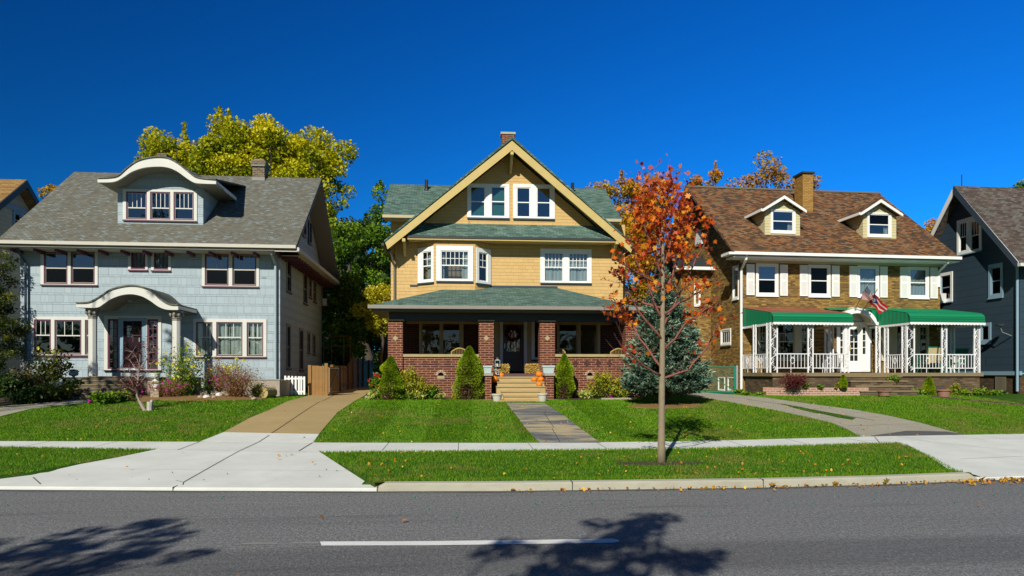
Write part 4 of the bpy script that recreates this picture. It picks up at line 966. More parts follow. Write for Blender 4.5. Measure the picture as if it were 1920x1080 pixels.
window(h, mL, (.06*lL, .97*lL, bw[2]-.08, bw[3]+.16), [wL], mun=(2,2), curtain=('curtain', [(.3,1,0,1)]), **wo_)
window(h, mR, (.04*lR, .95*lR, bw[2]-.1, bw[3]+.14), [wR], mun=(2,2), curtain=('curtain', [(.45,1,0,1)]), **wo_)
# pent roof across the gable
ye = -.72; pz1 = h.z(421,0,960); pz0 = h.z(444,ye,960); pl, pr = h.x(764,ye), h.x(1154,ye)
mb = MB(); mb.slab([(pl,ye,pz0),(pr,ye,pz0),(pr-.05,-.002,pz1),(pl+.05,-.002,pz1)], .07); pr_ = h.b(mb, 'pent_roof', 'roof2')
mb = MB(); mb.box(pl,pr,ye-.0,ye+.06,pz0-.16,pz0-.072); mb.box(pl+.02,pr-.02,ye+.062,-.01,pz0-.15,pz0-.11); h.b(mb, 'gutter', 'rake2', pr_)
mb = MB(); mb.box(pl,pr,ye-.03,ye-.001,pz0-.1,pz0-.02); h.b(mb, 'drip_edge', 'dark2', pr_)
# rakes and main roof
mb = MB(); bw_ = .27
def rake(x0_, z0_, x1_, z1_, drop): return [(x0_,z0_),(x1_,z1_),(x1_,z1_-drop),(x0_,z0_-drop)]
lx2 = lx+.05
mb.xz([(lx,lz-.0),(ax,az-.04),(ax,az-.40),(lx+.10,lz-.28)], ya-.05, ya); mb.xz([(ax,az-.04),(rx_,rz_-.0),(rx_-.10,rz_-.28),(ax,az-.40)], ya-.05, ya)
rk = h.b(mb, 'rake_board', 'rake2')
mb = MB(); mb.ext([(lx-.03,ya-.09,lz-.02),(ax,ya-.09,az+.02),(rx_+.03,ya-.09,rz_-.02),(rx_+.03,ya-.09,rz_+.05),(ax,ya-.09,az+.12),(lx-.03,ya-.09,lz+.05)], (0,9.6,0)); rf = h.b(mb, 'roof', 'roof2')
mb = MB(); mb.ext([(lx+.1,ya+.001,lz-.05),(ax,ya+.001,az-.07),(rx_-.1,ya+.001,rz_-.05),(rx_-.1,ya+.001,rz_-.0),(ax,ya+.001,az-.02),(lx+.1,ya+.001,lz-.0)], (0,9.4,0)); h.b(mb, 'soffit', 'cream2', rf)
mb = MB()
for x, z, hh in ((ax,az-.45,.5),(h.x(757,ya),h.z(447,ya,757),.42),(h.x(1157,ya),h.z(452,ya,1157),.42)):
    mb = MB(); mb.box(x-.06,x+.06,ya-.03,-.002,z-.12,z); mb.ext([(x-.05,ya+.1,z-.122),(x-.05,-.002,z-.122),(x-.05,-.002,z-hh-.15),(x-.05,-.12,z-hh-.15)], (.1,0,0)); h.b(mb, 'bracket', 'rake2', rf)
# wider rear body and its cross roof
yw = 2.0; wx0, wx1 = h.x(733,yw), h.x(1172,yw); yr = 4.6; ey = 1.35
wz = h.z(402,ey,717); wzr = h.loc(735,345,yr)[1]; ox0, ox1 = h.x(717,ey), h.x(1165,ey)
mb = MB(); mb.box(wx0,wx1,yw,9.0,base-2.5,wz-.1); mb.box(X0+.01,X1-.01,.16,yw-.002,base,pent-.6); h.b(mb, 'rear_wall', 'sh2')
mb = MB(); mb.ext([(ox0,ey,wz),(ox0,yr,wzr),(ox0,2*yr-ey,wz),(ox0,2*yr-ey,wz-.08),(ox0,yr,wzr-.1),(ox0,ey,wz-.08)], (ox1-ox0,0,0)); h.b(mb, 'cross_roof', 'roof2')
mb = MB(); mb.box(ox0,ox1,ey-.04,ey-.001,wz-.13,wz-.01); mb.box(ox0+.05,ox1-.05,ey+.01,yw-.001,wz-.16,wz-.1); h.b(mb, 'eave_board', 'cream2')
mb = MB(); mb.ext([(ox0+.35,ey+.1,wz-.1),(ox0+.35,yr,wzr-.12),(ox0+.35,2*yr-ey-.1,wz-.1)], (ox1-ox0-.7,0,0)); h.b(mb, 'gable_wall', 'sh2')
for px, py in ((799.5,337),(1073.5,343)):
    x = h.x(px,4.0); mb = MB(); zz = h.z(py,4.0,px); mb.tube([(x,4.0,zz-.75),(x,4.0,zz)], .075, 10); mb.lathe([(.12,zz-.5),(.1,zz-.42)], x, 4.0, 10); h.b(mb, 'vent_pipe', 'black')
x0, x1 = h.x(940,5), h.x(963.5,5); zc = h.z(252,5,950); mb = MB(); mb.box(x0,x1,4.7,5.2,az-1,zc-.1); c_ = h.b(mb, 'chimney', 'brick2'); mb = MB(); mb.box(x0-.05,x1+.05,4.65,5.25,zc-.098,zc); h.b(mb, 'chimney_cap', 'kerb', c_)
x = h.x(739.5,-.1); mb = MB(); mb.tube([(x-.12,-.5,lz-.25),(x-.02,-.2,lz-.7),(x,-.08,lz-.85),(x,-.08,h.z(566,-.08,741))], .04, 8); h.b(mb, 'downspout', 'gut2')
mb = MB(); mb.tube([(lx-.08,ya-.1,lz-.1),(lx-.08,7,lz-.1)], .06, 8); mb.tube([(rx_+.08,ya-.1,lz-.1),(rx_+.08,7,lz-.1)], .06, 8); h.b(mb, 'gutter', 'dark2', rf)
# porch
yp = -3.3; qx0, qx1 = h.x(695.5,yp), h.x(1199,yp); qz = h.z(574,yp,950); tz = h.z(539,0,950); tx0, tx1 = h.x(853,0), h.x(1045,0)
mb = MB(); th_ = .1
A, B, C_, D_ = (qx0,yp,qz), (qx1,yp,qz), (tx1,-.003,tz), (tx0,-.003,tz); E_, F_ = (qx0,-.003,qz), (qx1,-.003,qz)
dn = lambda p: (p[0],p[1],p[2]-th_)
mb.add([A,B,C_,D_,E_,F_]+[dn(p) for p in (A,B,C_,D_,E_,F_)], [(0,1,2,3),(0,3,4),(1,5,2),(6,9,8,7),(6,10,9),(7,8,11),(0,6,7,1),(0,4,10,6),(1,7,11,5),(4,3,9,10),(3,2,8,9),(2,5,11,8)]); pf = h.b(mb, 'porch_roof', 'roof2')
mb = MB(); 
mb.box(qx0-.1,qx1+.1,yp-.1,yp-.002,qz-.12,qz-.0); mb.box(qx0-.1,qx0-.002,yp,-.3,qz-.12,qz); mb.box(qx1+.002,qx1+.1,yp,-.3,qz-.12,qz); h.b(mb, 'gutter', 'soff1', pf)
mb = MB(); mb.box(qx0+.02,qx1-.02,yp+.02,-.01,qz-.2,qz-.125); h.b(mb, 'porch_ceiling', 'ceil2', pf)
mb = MB(); mb.box(bx0-.3,h.x(1045,0),-.03,-.004,tz+.0,tz+.07); h.b(mb, 'flashing', 'navy', pf)
yc = -2.8; cw = [(727.5,755),(898,925.5),(1012,1040.5),(1173,1201)]
beamz = qz-.2; pfz = h.z(700.5,yc,960)
mb = MB(); mb.box(h.x(727.5,yc)+.03,h.x(1201,yc)-.03,yc+.05,yc+.45,beamz-.28,beamz-.002); mb.box(h.x(727.5,yc)+.06,h.x(727.5,yc)+.4,yc+.451,-.01,beamz-.28,beamz-.002); mb.box(h.x(1201,yc)-.4,h.x(1201,yc)-.06,yc+.451,-.01,beamz-.28,beamz-.002); h.b(mb, 'porch_beam', 'dark2')
gzz = h.gz(0,yc)-.1
for a, b_ in cw:
    x0, x1 = h.x(a,yc), h.x(b_,yc); mb = MB(); mb.box(x0,x1,yc,yc+.52,gzz,beamz-.3); cl = h.b(mb, 'brick_pier', 'brick2')
    if a != 1173:
        xm, zm = (x0+x1)/2, h.z(634,yc,a); mb = MB(); mb.xz([(xm-.1,zm),(xm,zm-.1),(xm+.1,zm),(xm,zm+.1)], yc-.012, yc-.001); h.b(mb, 'diamond_inlay', 'cap', cl)
    mb = MB(); mb.box(x0-.04,x1+.04,yc-.04,yc+.56,beamz-.298,beamz-.26); h.b(mb, 'pier_cap', 'cream2', cl)
for a, b_ in ((755,898),(1040.5,1173)):
    x0, x1 = h.x(a,yc), h.x(b_,yc); zc = h.z(664,yc,(a+b_)/2); vx, vz = (h.x(826.5,yc), h.z(704,yc,826)) if a == 755 else (h.x(1107,yc), h.z(704,yc,1107))
    mb = MB(); cut(mb, [(x0,gzz),(x1,gzz),(x1,zc-.1),(x0,zc-.1)], [(vx-.09,vx+.09,vz-.02,vz+.12)], front(yc+.08), .3); hw = h.b(mb, 'porch_wall', 'brick2')
    mb = MB(); mb.box(x0+.002,x1-.002,yc+.03,yc+.43,zc-.098,zc); h.b(mb, 'cap_stone', 'cap', hw)
    mb = MB(); mb.box(vx-.13,vx+.13,yc+.06,yc+.3,vz-.12,vz-.015); h.b(mb, 'vent_sill', 'cap', hw)
    mb = MB()
    for k in range(7):
        q = pi*(k+.5)/7; r0, r1 = .11, .2; q0, q1 = q-.19, q+.19
        mb.xz([(vx+r0*cos(q0),vz+r0*sin(q0)),(vx+r1*cos(q0),vz+r1*sin(q0)),(vx+r1*cos(q1),vz+r1*sin(q1)),(vx+r0*cos(q1),vz+r0*sin(q1))], yc+.062, yc+.2)
    h.b(mb, 'vent_arch', 'brickpl', hw)
    mb = MB(); mb.box(vx-.12,vx+.12,yc+.25,yc+.26,vz-.05,vz+.15); h.b(mb, 'vent_grille', 'black', hw)
    mb = MB()                     # dark headers set as small diamonds below the cap
    for i in range(8 if a == 755 else 6):
        x = x0+.35+i*.42
        if x > x1-.2: break
        mb = MB()
        for dz, wd in ((-.27,.05),(-.355,.1),(-.44,.05)): mb.box(x-wd,x+wd,yc+.074,yc+.079,zc+dz-.03,zc+dz+.03)
        h.b(mb, 'dark_header', 'fieldbrick', hw)
mb = MB(); mb.box(h.x(728,yc)+.1,h.x(1201,yc)-.1,yc+.4,-.002,.6,pfz); mb.box(h.x(926,yc),h.x(1012,yc),yc-.05,yc+.399,.6,pfz); h.b(mb, 'porch_floor', 'floor2')
# ground-floor wall under the porch
W = [(w2(786,869,597,672), [w2(790,826,602,670), w2(829,863,602,670)], {}), (w2(1044,1125,598,672), [w2(1047,1082,603,670), w2(1087,1120,603,670)], {})]
dd = w2(943,982,599,695.5); rwn = w2(1001,1016,602,672)
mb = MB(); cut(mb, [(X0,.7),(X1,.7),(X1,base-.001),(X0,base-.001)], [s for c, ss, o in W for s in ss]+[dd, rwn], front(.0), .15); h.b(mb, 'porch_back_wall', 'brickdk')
for c, ss, o in W: window(h, front(0), c, ss, casm='cream2', sashm='cream2', sillm='cream2', rail=0, upper='darkglass', fw=.03)
mb = MB(); mb.box(X0+.17,X1-.17,2.4,2.5,.9,base); h.b(mb, 'interior_wall', 'interior')
window(h, front(-.05), (rwn[0]-.1,rwn[1]+.1,rwn[2]-.05,rwn[3]+.1), [rwn], casm='white', sashm='white', sillm='dark2', rail=0, upper='darkglass', fw=.02)
mb = MB(); z0, z1 = h.z(698,0), h.z(590,0); mb.box(h.x(926,0),h.x(936,0),-.05,-.002,z0,z1); mb.box(h.x(988.5,0),h.x(997,0),-.05,-.002,z0,z1); mb.box(h.x(997,0),h.x(1018,0),-.045,-.002,z0,rwn[2]-.12); mb.box(h.x(796,0),h.x(1130,0),-.06,-.002,h.z(598,0),h.z(590,0)); h.b(mb, 'porch_panel', 'cream2')
mb = MB(); mb.box(dd[0]-.13,dd[0]-.002,-.07,-.002,z0,dd[3]+.1); mb.box(dd[1]+.002,dd[1]+.13,-.07,-.002,z0,dd[3]+.1); mb.box(dd[0]-.002,dd[1]+.002,-.07,-.002,dd[3]+.002,dd[3]+.1); h.b(mb, 'door_frame', 'white')
mb = MB(); q = dd[1]-dd[0]; g1 = (dd[0]+.2*q,dd[1]-.2*q,dd[2]+.78,dd[3]-.18); cut(mb, [(dd[0],dd[2]),(dd[1],dd[2]),(dd[1],dd[3]),(dd[0],dd[3])], [g1], front(.01), .05)
for i in range(1,4): x = g1[0]+(g1[1]-g1[0])*i/4; mb.box(x-.012,x+.012,.02,.045,g1[2],g1[3])
dr = h.b(mb, 'door', 'door2'); mb = MB(); mb.box(g1[0],g1[1],.035,.04,g1[2],g1[3]); h.b(mb, 'pane', 'glass', dr); mb = MB(); mb.box(dd[0]+.05,dd[0]+.09,-.05,.005,dd[2]+.9,dd[2]+1.1); h.b(mb, 'handle', 'galv', dr)
# steps with cheek piers
ztop = pfz; 
tre = [(933,1023,708.5,-3.0),(932.5,1023,717.8,-3.3),(931,1024,726.3,-3.6),(940,1012,735,-3.9),(945,1011,744,-4.2)]
mb = MB()
for i, (a, b_, py, y) in enumerate(tre):
    zz = ztop-.16*(i+1)+.0; y0 = yc-.05-.3*i; z_ = h.z(py, y0-.3, 970); mb.box(h.x(a,y0-.3),h.x(b_,y0-.3),y0-.3,y0-(.001 if i else 0),.5,z_)
ps = h.b(mb, 'porch_steps', 'sand'); mb = MB()
for i, (a, b_, py, y) in enumerate(tre): y0 = yc-.05-.3*i-.3; z_ = h.z(py, y0, 970); mb.box(h.x(a,y0)-.01,h.x(b_,y0)+.01,y0-.035,y0+.29,z_+.002,z_+.045)
h.b(mb, 'stair_tread', 'cap', ps)
mb = MB(); z_ = h.gz(0,-4.6)+.03; mb.box(h.x(935,-4.7),h.x(1018,-4.7),-4.9,-4.36,.5,z_+.02); h.b(mb, 'step_pad', 'sand')
for a, b_ in ((909.5,921.6),(1023,1038.5)):
    x0, x1 = h.x(a,-3.8), h.x(b_,-3.8); zc = h.z(704.6,-3.8,a); mb = MB(); mb.box(x0,x1,-3.8,yc-.002,gzz-.1,zc); pp = h.b(mb, 'step_pier', 'brick2'); mb = MB(); mb.box(x0-.04,x1+.04,-3.86,yc-.003,zc+.002,zc+.09); h.b(mb, 'cap_stone', 'timber', pp)
P2 = dict(pfz=pfz, yc=yc)
mb = MB(); x = h.x(827,yc+1); mb.lathe([(.06,beamz-.02),(.1,beamz-.06),(.1,beamz-.14),(.05,beamz-.2)], x, yc+1.2, 10); h.b(mb, 'porch_lamp', 'cap')
mb = MB(); x = h.x(1091,yc+1); mb.lathe([(.06,beamz-.02),(.12,beamz-.06),(.12,beamz-.12),(.05,beamz-.15)], x, yc+1.2, 10); h.b(mb, 'porch_lamp', 'black')
# ---------------------------------------------------------------- house 3: brown brick house with green awnings
h = House('brick_house', 'brown brick house with twin dormers, white shutters and green metal awnings', 17.2, 27.5, radians(2)); h.pc = 1580; H3 = h
def w3(a, b, c, d, y=0): return (h.x(a, y), h.x(b, y), h.z(d, y, (a+b)/2), h.z(c, y, (a+b)/2))
X0, X1 = h.x(1391.5), h.x(1762.5); g0 = h.gz(0,0)
YE = -.75; ZE = h.z(476, YE, 1585); YR = 4.3; ZR = h.z(357.5, YR, 1473); sl = (ZR-ZE)/(YR-YE); YB = 2*YR-YE
OX0, OX1 = h.x(1376,YE), h.x(1799,YE)
UW = [(1417,1459,494,554.5),(1515,1556.5,496.5,556),(1607,1647.5,498,557),(1702,1741,500.5,559)]
W = []
for i, (a, b, c, d) in enumerate(UW):
    cs = w3(a,b,c,d); s = (cs[0]+.08,cs[1]-.08,cs[2]+.07,cs[3]-.08)
    W.append((cs, [s], [dict(curtain=('lace', [(0,1,.78,1)]), lower='screen', upper='glassb'), dict(upper='screen', lower='screen'), dict(curtain=('lace', [(0,1,0,1)]), upper='glass', lower='glass'), dict(curtain=('lace', [(0,1,0,1)]), upper='glass', lower='glass')][i]))
LW = [([ (1424,1436,608,672),(1456,1489,609,672),(1502,1514,609,672)]), ([(1655,1667,610,672),(1681,1711,611,672),(1724,1738,612,672)])]
lows = [[w3(*r) for r in g_] for g_ in LW]
# door group
dg = w3(1568,1630,605,697); dl = w3(1589.5,1611,611,696); sr = w3(1616,1621.5,614,664); sL_ = w3(1574,1579,612,664)
pz = h.z(698.8, -2.4, 1600)
arcx, arcr = h.x(1599), h.x(1626)-h.x(1599); fz = h.z(604.5,0,1599)
zt = ZE-.02
mb = MB(); holes = [s for c, ss, o in W for s in ss]+[s for g_ in lows for s in g_]+[(dg[0]+.02,dg[1]-.02,dg[2],dg[3])]
cut(mb, [(X0,g0-.2),(X1,g0-.2),(X1,zt-.3),(X0,zt-.3)], holes, front(0), .15); h.b(mb, 'front_wall', 'brick3')
mb = MB(); mb.box(X0-.02,X1+.02,-.03,.12,zt-.298,zt); h.b(mb, 'frieze', 'frieze3')
for c, ss, o in W: window(h, front(0), c, ss, **{**dict(casm='white', sashm='white', sillm='white', fw=.045, sillh=.05), **o})
for a, b in ((1399,1414),(1462,1476),(1499,1513.5),(1559,1573),(1592,1606),(1649.5,1663),(1687,1701),(1743.5,1757)):
    cs = w3(a,b,495.5+(a-1400)*.018,553.5+(a-1400)*.018); mb = MB(); mb.box(cs[0],cs[1],-.05,-.002,cs[2],cs[3]); s_ = h.b(mb, 'shutter', 'white'); mb = MB()
    zm = (cs[2]+cs[3])/2
    for (u, v) in ((cs[2]+.06,zm-.04),(zm+.04,cs[3]-.06)):
        n = int((v-u)/.045)
        for i in range(n): z_ = u+(v-u)*i/n; mb.poly([(cs[0]+.05,-.052,z_),(cs[1]-.05,-.052,z_),(cs[1]-.05,-.062,z_+.035),(cs[0]+.05,-.062,z_+.035)])
    h.b(mb, 'slats', 'white', s_, clean=False)
for g_, xx in zip(lows, (0,1)):
    c_ = (g_[0][0]-.08, g_[2][1]+.08, g_[1][2]-.06, g_[1][3]+.1)
    window(h, front(0), c_, g_, casm='frieze3', sashm='frieze3', sillm='frieze3', mun=(2,2), rail=.5, upper='darkglass', lower='darkglass', fw=.03, curtain=('lace', [(0,.2,0,1)]) if xx else None)
# roof
mb = MB(); mb.ext([(OX0,YE,ZE),(OX0,YR,ZR),(OX0,YB,ZE),(OX0,YB,ZE-.12),(OX0,YR,ZR-.14),(OX0,YE,ZE-.12)], (OX1-OX0,0,0)); rf = h.b(mb, 'roof', 'roof3')
mb = MB(); mb.ext([(OX0+.02,YE+.02,ZE-.122),(OX0+.02,YR,ZR-.142),(OX0+.02,YB-.02,ZE-.122),(OX0+.02,YB-.02,ZE-.17),(OX0+.02,YR,ZR-.19),(OX0+.02,YE+.02,ZE-.17)], (OX1-OX0-.04,0,0)); h.b(mb, 'soffit', 'navy', rf)
mb = MB(); mb.box(OX0-.02,OX1+.02,YE-.12,YE-.002,ZE-.14,ZE-.02); mb.box(OX0,OX1,YE+.0,-.002,ZE-.23,ZE-.175); mb.box(OX0-.25,OX0-.001,YE-.1,-.1,ZE-.14,ZE-.04); h.b(mb, 'gutter', 'white', rf)
mb = MB(); mb.slab([(OX0-.25,YE-.1,ZE-.03),(OX0-.25,0,ZE-.03),(OX0-.01,.0,ZE+.1),(OX0-.01,YE-.1,ZE+.0)], .02); h.b(mb, 'eave_return', 'roof3', rf)
mb = MB(); mb.tube([(OX0,YR,ZR+.03),(OX1,YR,ZR+.03)], .06, 6); h.b(mb, 'ridge_cap', 'gut2', rf)
# left gable wall, rear bump-out and side windows
Xs = X0
def sr3(a, b, c, d, xx=None):
    xx = Xs if xx is None else xx; y0, z0 = h.side(b, d, xx); y1, _ = h.side(a, d, xx); _, z1 = h.side(b, c, xx); return (y0, y1, z0, z1)
S1 = sr3(1375.5,1384.5,499,557); S2 = sr3(1353,1370,618,644)
mb = MB(); cut(mb, [(.152,g0-.2),(8.6,g0-.2),(8.6,ZE-.1),(YR,ZR-.25),(.152,ZE-.1)], [S1, S2], leftw(Xs), .15)
cut(mb, [(.152,g0-.2),(8.6,g0-.2),(8.6,ZE-.1),(YR,ZR-.25),(.152,ZE-.1)], [], rightw(X1), .15); mb.box(X0+.01,X1-.01,8.45,8.59,g0-.2,ZE-.1); h.b(mb, 'gable_wall', 'brick3')
window(h, leftw(Xs), (S1[0]-.05,S1[1]+.05,S1[2]-.06,S1[3]+.06), [S1], casm='white', sashm='white', sillm='white', fw=.03, mun=(3,2), upper='glassb', lower='glass', curtain=('curtain', [(0,1,0,.45)]))
window(h, leftw(Xs), (S2[0]-.05,S2[1]+.05,S2[2]-.06,S2[3]+.06), [S2], casm='white', sashm='white', sillm='gut2', fw=.06, rail=0, mun=(4,1), upper='glass', curtain=('curtain', [(0,1,0,1)]))
ay, az_ = h.side(1312,460,Xs); mb = MB(); pts = [(ay-.45,az_),(ay+.45,az_)]+[(ay+.45*cos(q), az_+.75*sin(q)) for q in [i*pi/8 for i in range(9)]][1:-1]
mb.yz(pts, Xs-.06, Xs-.002); w_ = h.b(mb, 'attic_window', 'white'); mb = MB(); mb.yz([((a_-ay)*.8+ay,(b_-az_)*.85+az_+.03) for a_,b_ in pts], Xs-.07, Xs-.061); h.b(mb, 'pane', 'lace', w_)
byf = h.side(1333,600,Xs)[0]; bxl = h.loc(1300, 600, byf)[0]-.6; bzt = h.loc(1320, 503, byf)[1]
mb = MB(); mb.box(bxl,Xs-.002,byf,byf+3.5,g0-.2,bzt-.1); bo = h.b(mb, 'bump_out', 'brick3')
mb = MB(); mb.slab([(bxl-.35,byf-.35,bzt),(Xs+.0,byf-.35,bzt),(Xs+.0,byf+1.4,bzt+.9),(bxl-.0,byf+1.4,bzt+.9)], .1); h.b(mb, 'bump_out_roof', 'dark2', bo)
mb = MB(); mb.box(bxl-.4,Xs+.1,byf-.45,byf-.352,bzt-.14,bzt-.0); h.b(mb, 'gutter', 'white', bo)
q_ = (h.x(1303,byf)+.0, h.x(1311,byf), h.z(571,byf,1307), h.z(533,byf,1307)); window(h, front(byf), (q_[0]-.05,q_[1]+.05,q_[2]-.05,q_[3]+.05), [q_], casm='white', sashm='white', sillm='white', fw=.03, upper='glass', lower='glass', curtain=('curtain', [(0,1,0,1)]))
for a, b in ((1348,1359),(1366,1377.5)):
    s_ = sr3(a,b,709,731); window(h, leftw(Xs-.0), (s_[0]-.04,s_[1]+.04,s_[2]-.04,s_[3]+.04), [s_], casm='white', sashm='white', sillm='kerb', rail=0, mun=(2,1), upper='darkglass', fw=.03)
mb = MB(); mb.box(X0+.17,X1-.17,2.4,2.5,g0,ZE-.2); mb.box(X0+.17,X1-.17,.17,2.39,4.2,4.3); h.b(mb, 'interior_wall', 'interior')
x = h.x(1390,-.1); mb = MB(); mb.tube([(h.x(1399.5,-.7),-.72,ZE-.14),(h.x(1399.5,-.7),-.68,ZE-.3),(x,-.1,ZE-.62),(x,-.1,h.gz(X0,-.1)+.1)], .055, 8); h.b(mb, 'downspout', 'white')
x = h.x(1762,-.1); mb = MB(); mb.tube([(h.x(1778,-.7),-.72,ZE-.14),(h.x(1778,-.7),-.68,ZE-.25),(x,-.05,ZE-.55),(x,-.05,ZE-1.2)], .05, 8); h.b(mb, 'downspout', 'white')
# dormers
for (fa_, apx, apy, rl, rr, ry, wn) in (((1434,1500,375,440),1470,365.5,1429.5,1511.5,392,(1447.5,1488,395.5,434)), ((1618,1680.5,372,446.5),1651,372.7,1613.5,1692,399,(1628.5,1668,401.5,441))):
    zb_ = h.z(fa_[3], .4, (fa_[0]+fa_[1])/2); y0 = YE+(zb_-ZE)/sl+.0
    for _ in range(4): zb_ = h.z(fa_[3], y0, (fa_[0]+fa_[1])/2); y0 = YE+(zb_-ZE)/sl-.02
    x0, x1 = h.x(fa_[0],y0), h.x(fa_[1],y0); s_ = w3(*wn, y=y0); apz = h.z(apy,y0-.25,apx); apx_ = h.x(apx,y0-.25); ra, rb = h.x(rl,y0-.25), h.x(rr,y0-.25); rz0 = h.z(ry,y0-.25,apx)
    k = (apz-rz0)/((rb-ra)/2); zs = lambda x: apz-abs(x-apx_)*k-.1
    mb = MB(); cut(mb, [(x0,zb_-.15),(x1,zb_-.15),(x1,zs(x1)),(apx_,zs(apx_)),(x0,zs(x0))], [s_], front(y0), .1); ybk = YE+(zs(x0)-ZE)/sl
    mb.box(x0,x0+.1,y0+.102,ybk,zb_-.15,zs(x0)-.02); mb.box(x1-.1,x1,y0+.102,ybk,zb_-.15,zs(x1)-.02); dm = h.b(mb, 'dormer', 'dormer3')
    window(h, front(y0), (s_[0]-.07,s_[1]+.07,s_[2]-.1,s_[3]+.06), [s_], casm='white', sashm='white', sillm=None, fw=.04, upper='glassb' if apx < 1500 else 'screen', lower='glass', curtain=('blind' if 0 else 'lace', [(.8,1,0,.45)]))
    yr_ = YE+(apz-ZE)/sl; yl_ = YE+(rz0-ZE)/sl
    mb = MB(); mb.slab([(ra,y0-.25,rz0),(apx_,y0-.25,apz),(apx_,yr_+.2,apz),(ra,yl_,rz0)], .07); mb.slab([(rb,y0-.25,rz0),(apx_,y0-.25,apz),(apx_,yr_+.2,apz),(rb,yl_,rz0)], .07); h.b(mb, 'dormer_roof', 'roof3', dm)
    mb = MB(); t_ = .13
    mb.xz([(ra,rz0-.03),(apx_,apz-.03),(apx_,apz-.03-t_),(ra,rz0-.03-t_*.85)], y0-.3, y0-.252); mb.xz([(rb,rz0-.03),(apx_,apz-.03),(apx_,apz-.03-t_),(rb,rz0-.03-t_*.85)], y0-.3, y0-.252)
    mb.box(ra-.05,ra-.002,y0-.25,yl_,rz0-.11,rz0); h.b(mb, 'rake_board', 'white', dm)
x0, x1 = h.x(1500,2.6), h.x(1520.5,2.6); zc = h.z(322,2.6,1506); mb = MB(); mb.box(x0+.02,x1-.02,2.4,3.1,ZR-2.2,zc-.14); c_ = h.b(mb, 'chimney', 'brickch')
mb = MB(); mb.box(x0-.04,x1+.04,2.33,3.17,zc-.138,zc-.06); mb.box(x0+.12,x0+.32,2.6,2.85,zc-.058,zc+.02); h.b(mb, 'chimney_cap', 'dark2', c_)
# porch platform
YP = -2.45; pxl, pxr = X0-.0, h.x(1843,YP)
mb = MB(); mb.box(pxl+.06,pxr-.1,YP+.05,-.16,g0-.5,pz-.14); h.b(mb, 'porch_base', 'brick3b')
mb = MB(); mb.box(pxl-.02,h.x(1592,YP),YP-.03,-.003,pz-.138,pz); mb.box(h.x(1592,YP)+.002,pxr,YP-.03,-.003,pz-.138,pz-.002); h.b(mb, 'porch_slab', 'step3')
mb = MB(); sx0, sx1 = h.x(1596,-3.1), h.x(1701,-3.1); gz_ = h.gz(1,-3.9)
for i in range(4):
    zt_ = pz-.14-(pz-.14-gz_)*(i+.15)/4; mb.box(sx0+.002*i, sx1-.002*i, YP-.03-.3*(i+1), YP-.03-.3*i-.001, g0-.6, zt_)
fs = h.b(mb, 'front_steps', 'brick3b'); mb = MB()
for i in range(4):
    zt_ = pz-.14-(pz-.14-gz_)*(i+.15)/4; mb.box(sx0-.03, sx1+.03, YP-.03-.3*(i+1)-.03, YP-.03-.3*i-.04, zt_+.002, zt_+.05)
h.b(mb, 'stair_tread', 'step3', fs)
# door group
mb = MB(); cut(mb, [(dg[0],dg[2]),(dg[1],dg[2]),(dg[1],fz),(dg[0],fz)], [dl, sr, sL_], front(-.06), .12)
mb.box(dg[0]-.03,dg[0]+.05,-.1,-.061,dg[2],fz); mb.box(dg[1]-.05,dg[1]+.03,-.1,-.061,dg[2],fz); mb.box(dg[0]-.05,dg[1]+.05,-.12,-.061,fz-.09,fz+.02)
mb.box(sr[0]-.05,dg[1]-.06,-.075,-.0605,dg[2]+.05,sr[2]-.1); ds = h.b(mb, 'door_surround', 'white')
mb = MB(); w_ = dl[1]-dl[0]; nn = 5; gl = []
for i in range(nn):
    for j in range(2):
        za = dl[2]+.42+(dl[3]-dl[2]-.55)*i/nn; gl.append((dl[0]+w_*(.14+.36*j)+.015, dl[0]+w_*(.14+.36*(j+1))-.015, za+.015, za+(dl[3]-dl[2]-.55)/nn-.015))
cut(mb, [(dl[0]+.01,dl[2]),(dl[1]-.01,dl[2]),(dl[1]-.01,dl[3]-.01),(dl[0]+.01,dl[3]-.01)], gl, front(-.03), .04); dr = h.b(mb, 'door', 'white')
mb = MB(); mb.box(dl[0]+w_*.14,dl[0]+w_*.86,-.012,-.008,gl[0][2],gl[-1][3]); h.b(mb, 'pane', 'darkglass', dr)
mb = MB(); mb.box(dl[0]+.05,dl[0]+.09,-.08,-.032,dl[2]+.9,dl[2]+1.1); h.b(mb, 'handle', 'rake2', dr)
mb = MB()
for s_ in (sr, sL_):
    for i in range(1,4): z_ = s_[2]+(s_[3]-s_[2])*i/4; mb.box(s_[0],s_[1],-.05,-.03,z_-.015,z_+.015)
h.b(mb, 'sidelight_bars', 'white', ds)
mb = MB()
for s_ in (sr, sL_): mb.box(s_[0],s_[1],-.02,-.015,s_[2],s_[3])
h.b(mb, 'sidelight_pane', 'darkglass', ds)
mb = MB(); rr_ = arcr; n = 16
A_ = [(arcx+rr_*cos(pi*i/n), fz+.02+rr_*.95*sin(pi*i/n)) for i in range(n+1)]; I_ = [(arcx+rr_*.78*cos(pi*i/n), fz+.05+rr_*.72*sin(pi*i/n)) for i in range(n+1)]
for i in range(n): mb.xz([A_[i],A_[i+1],I_[i+1],I_[i]], -.09, -.002)
h.b(mb, 'fanlight_frame', 'frieze3', ds); mb = MB(); mb.xz(I_, -.03, -.025); h.b(mb, 'fanlight_pane', 'lace', ds)
mb = MB()
for q in (pi*.3,pi*.5,pi*.7): mb.tube([(arcx,-.04,fz+.05),(arcx+rr_*.75*cos(q),-.04,fz+.05+rr_*.7*sin(q))], .012, 4)
h.b(mb, 'fanlight_bars', 'white', ds)
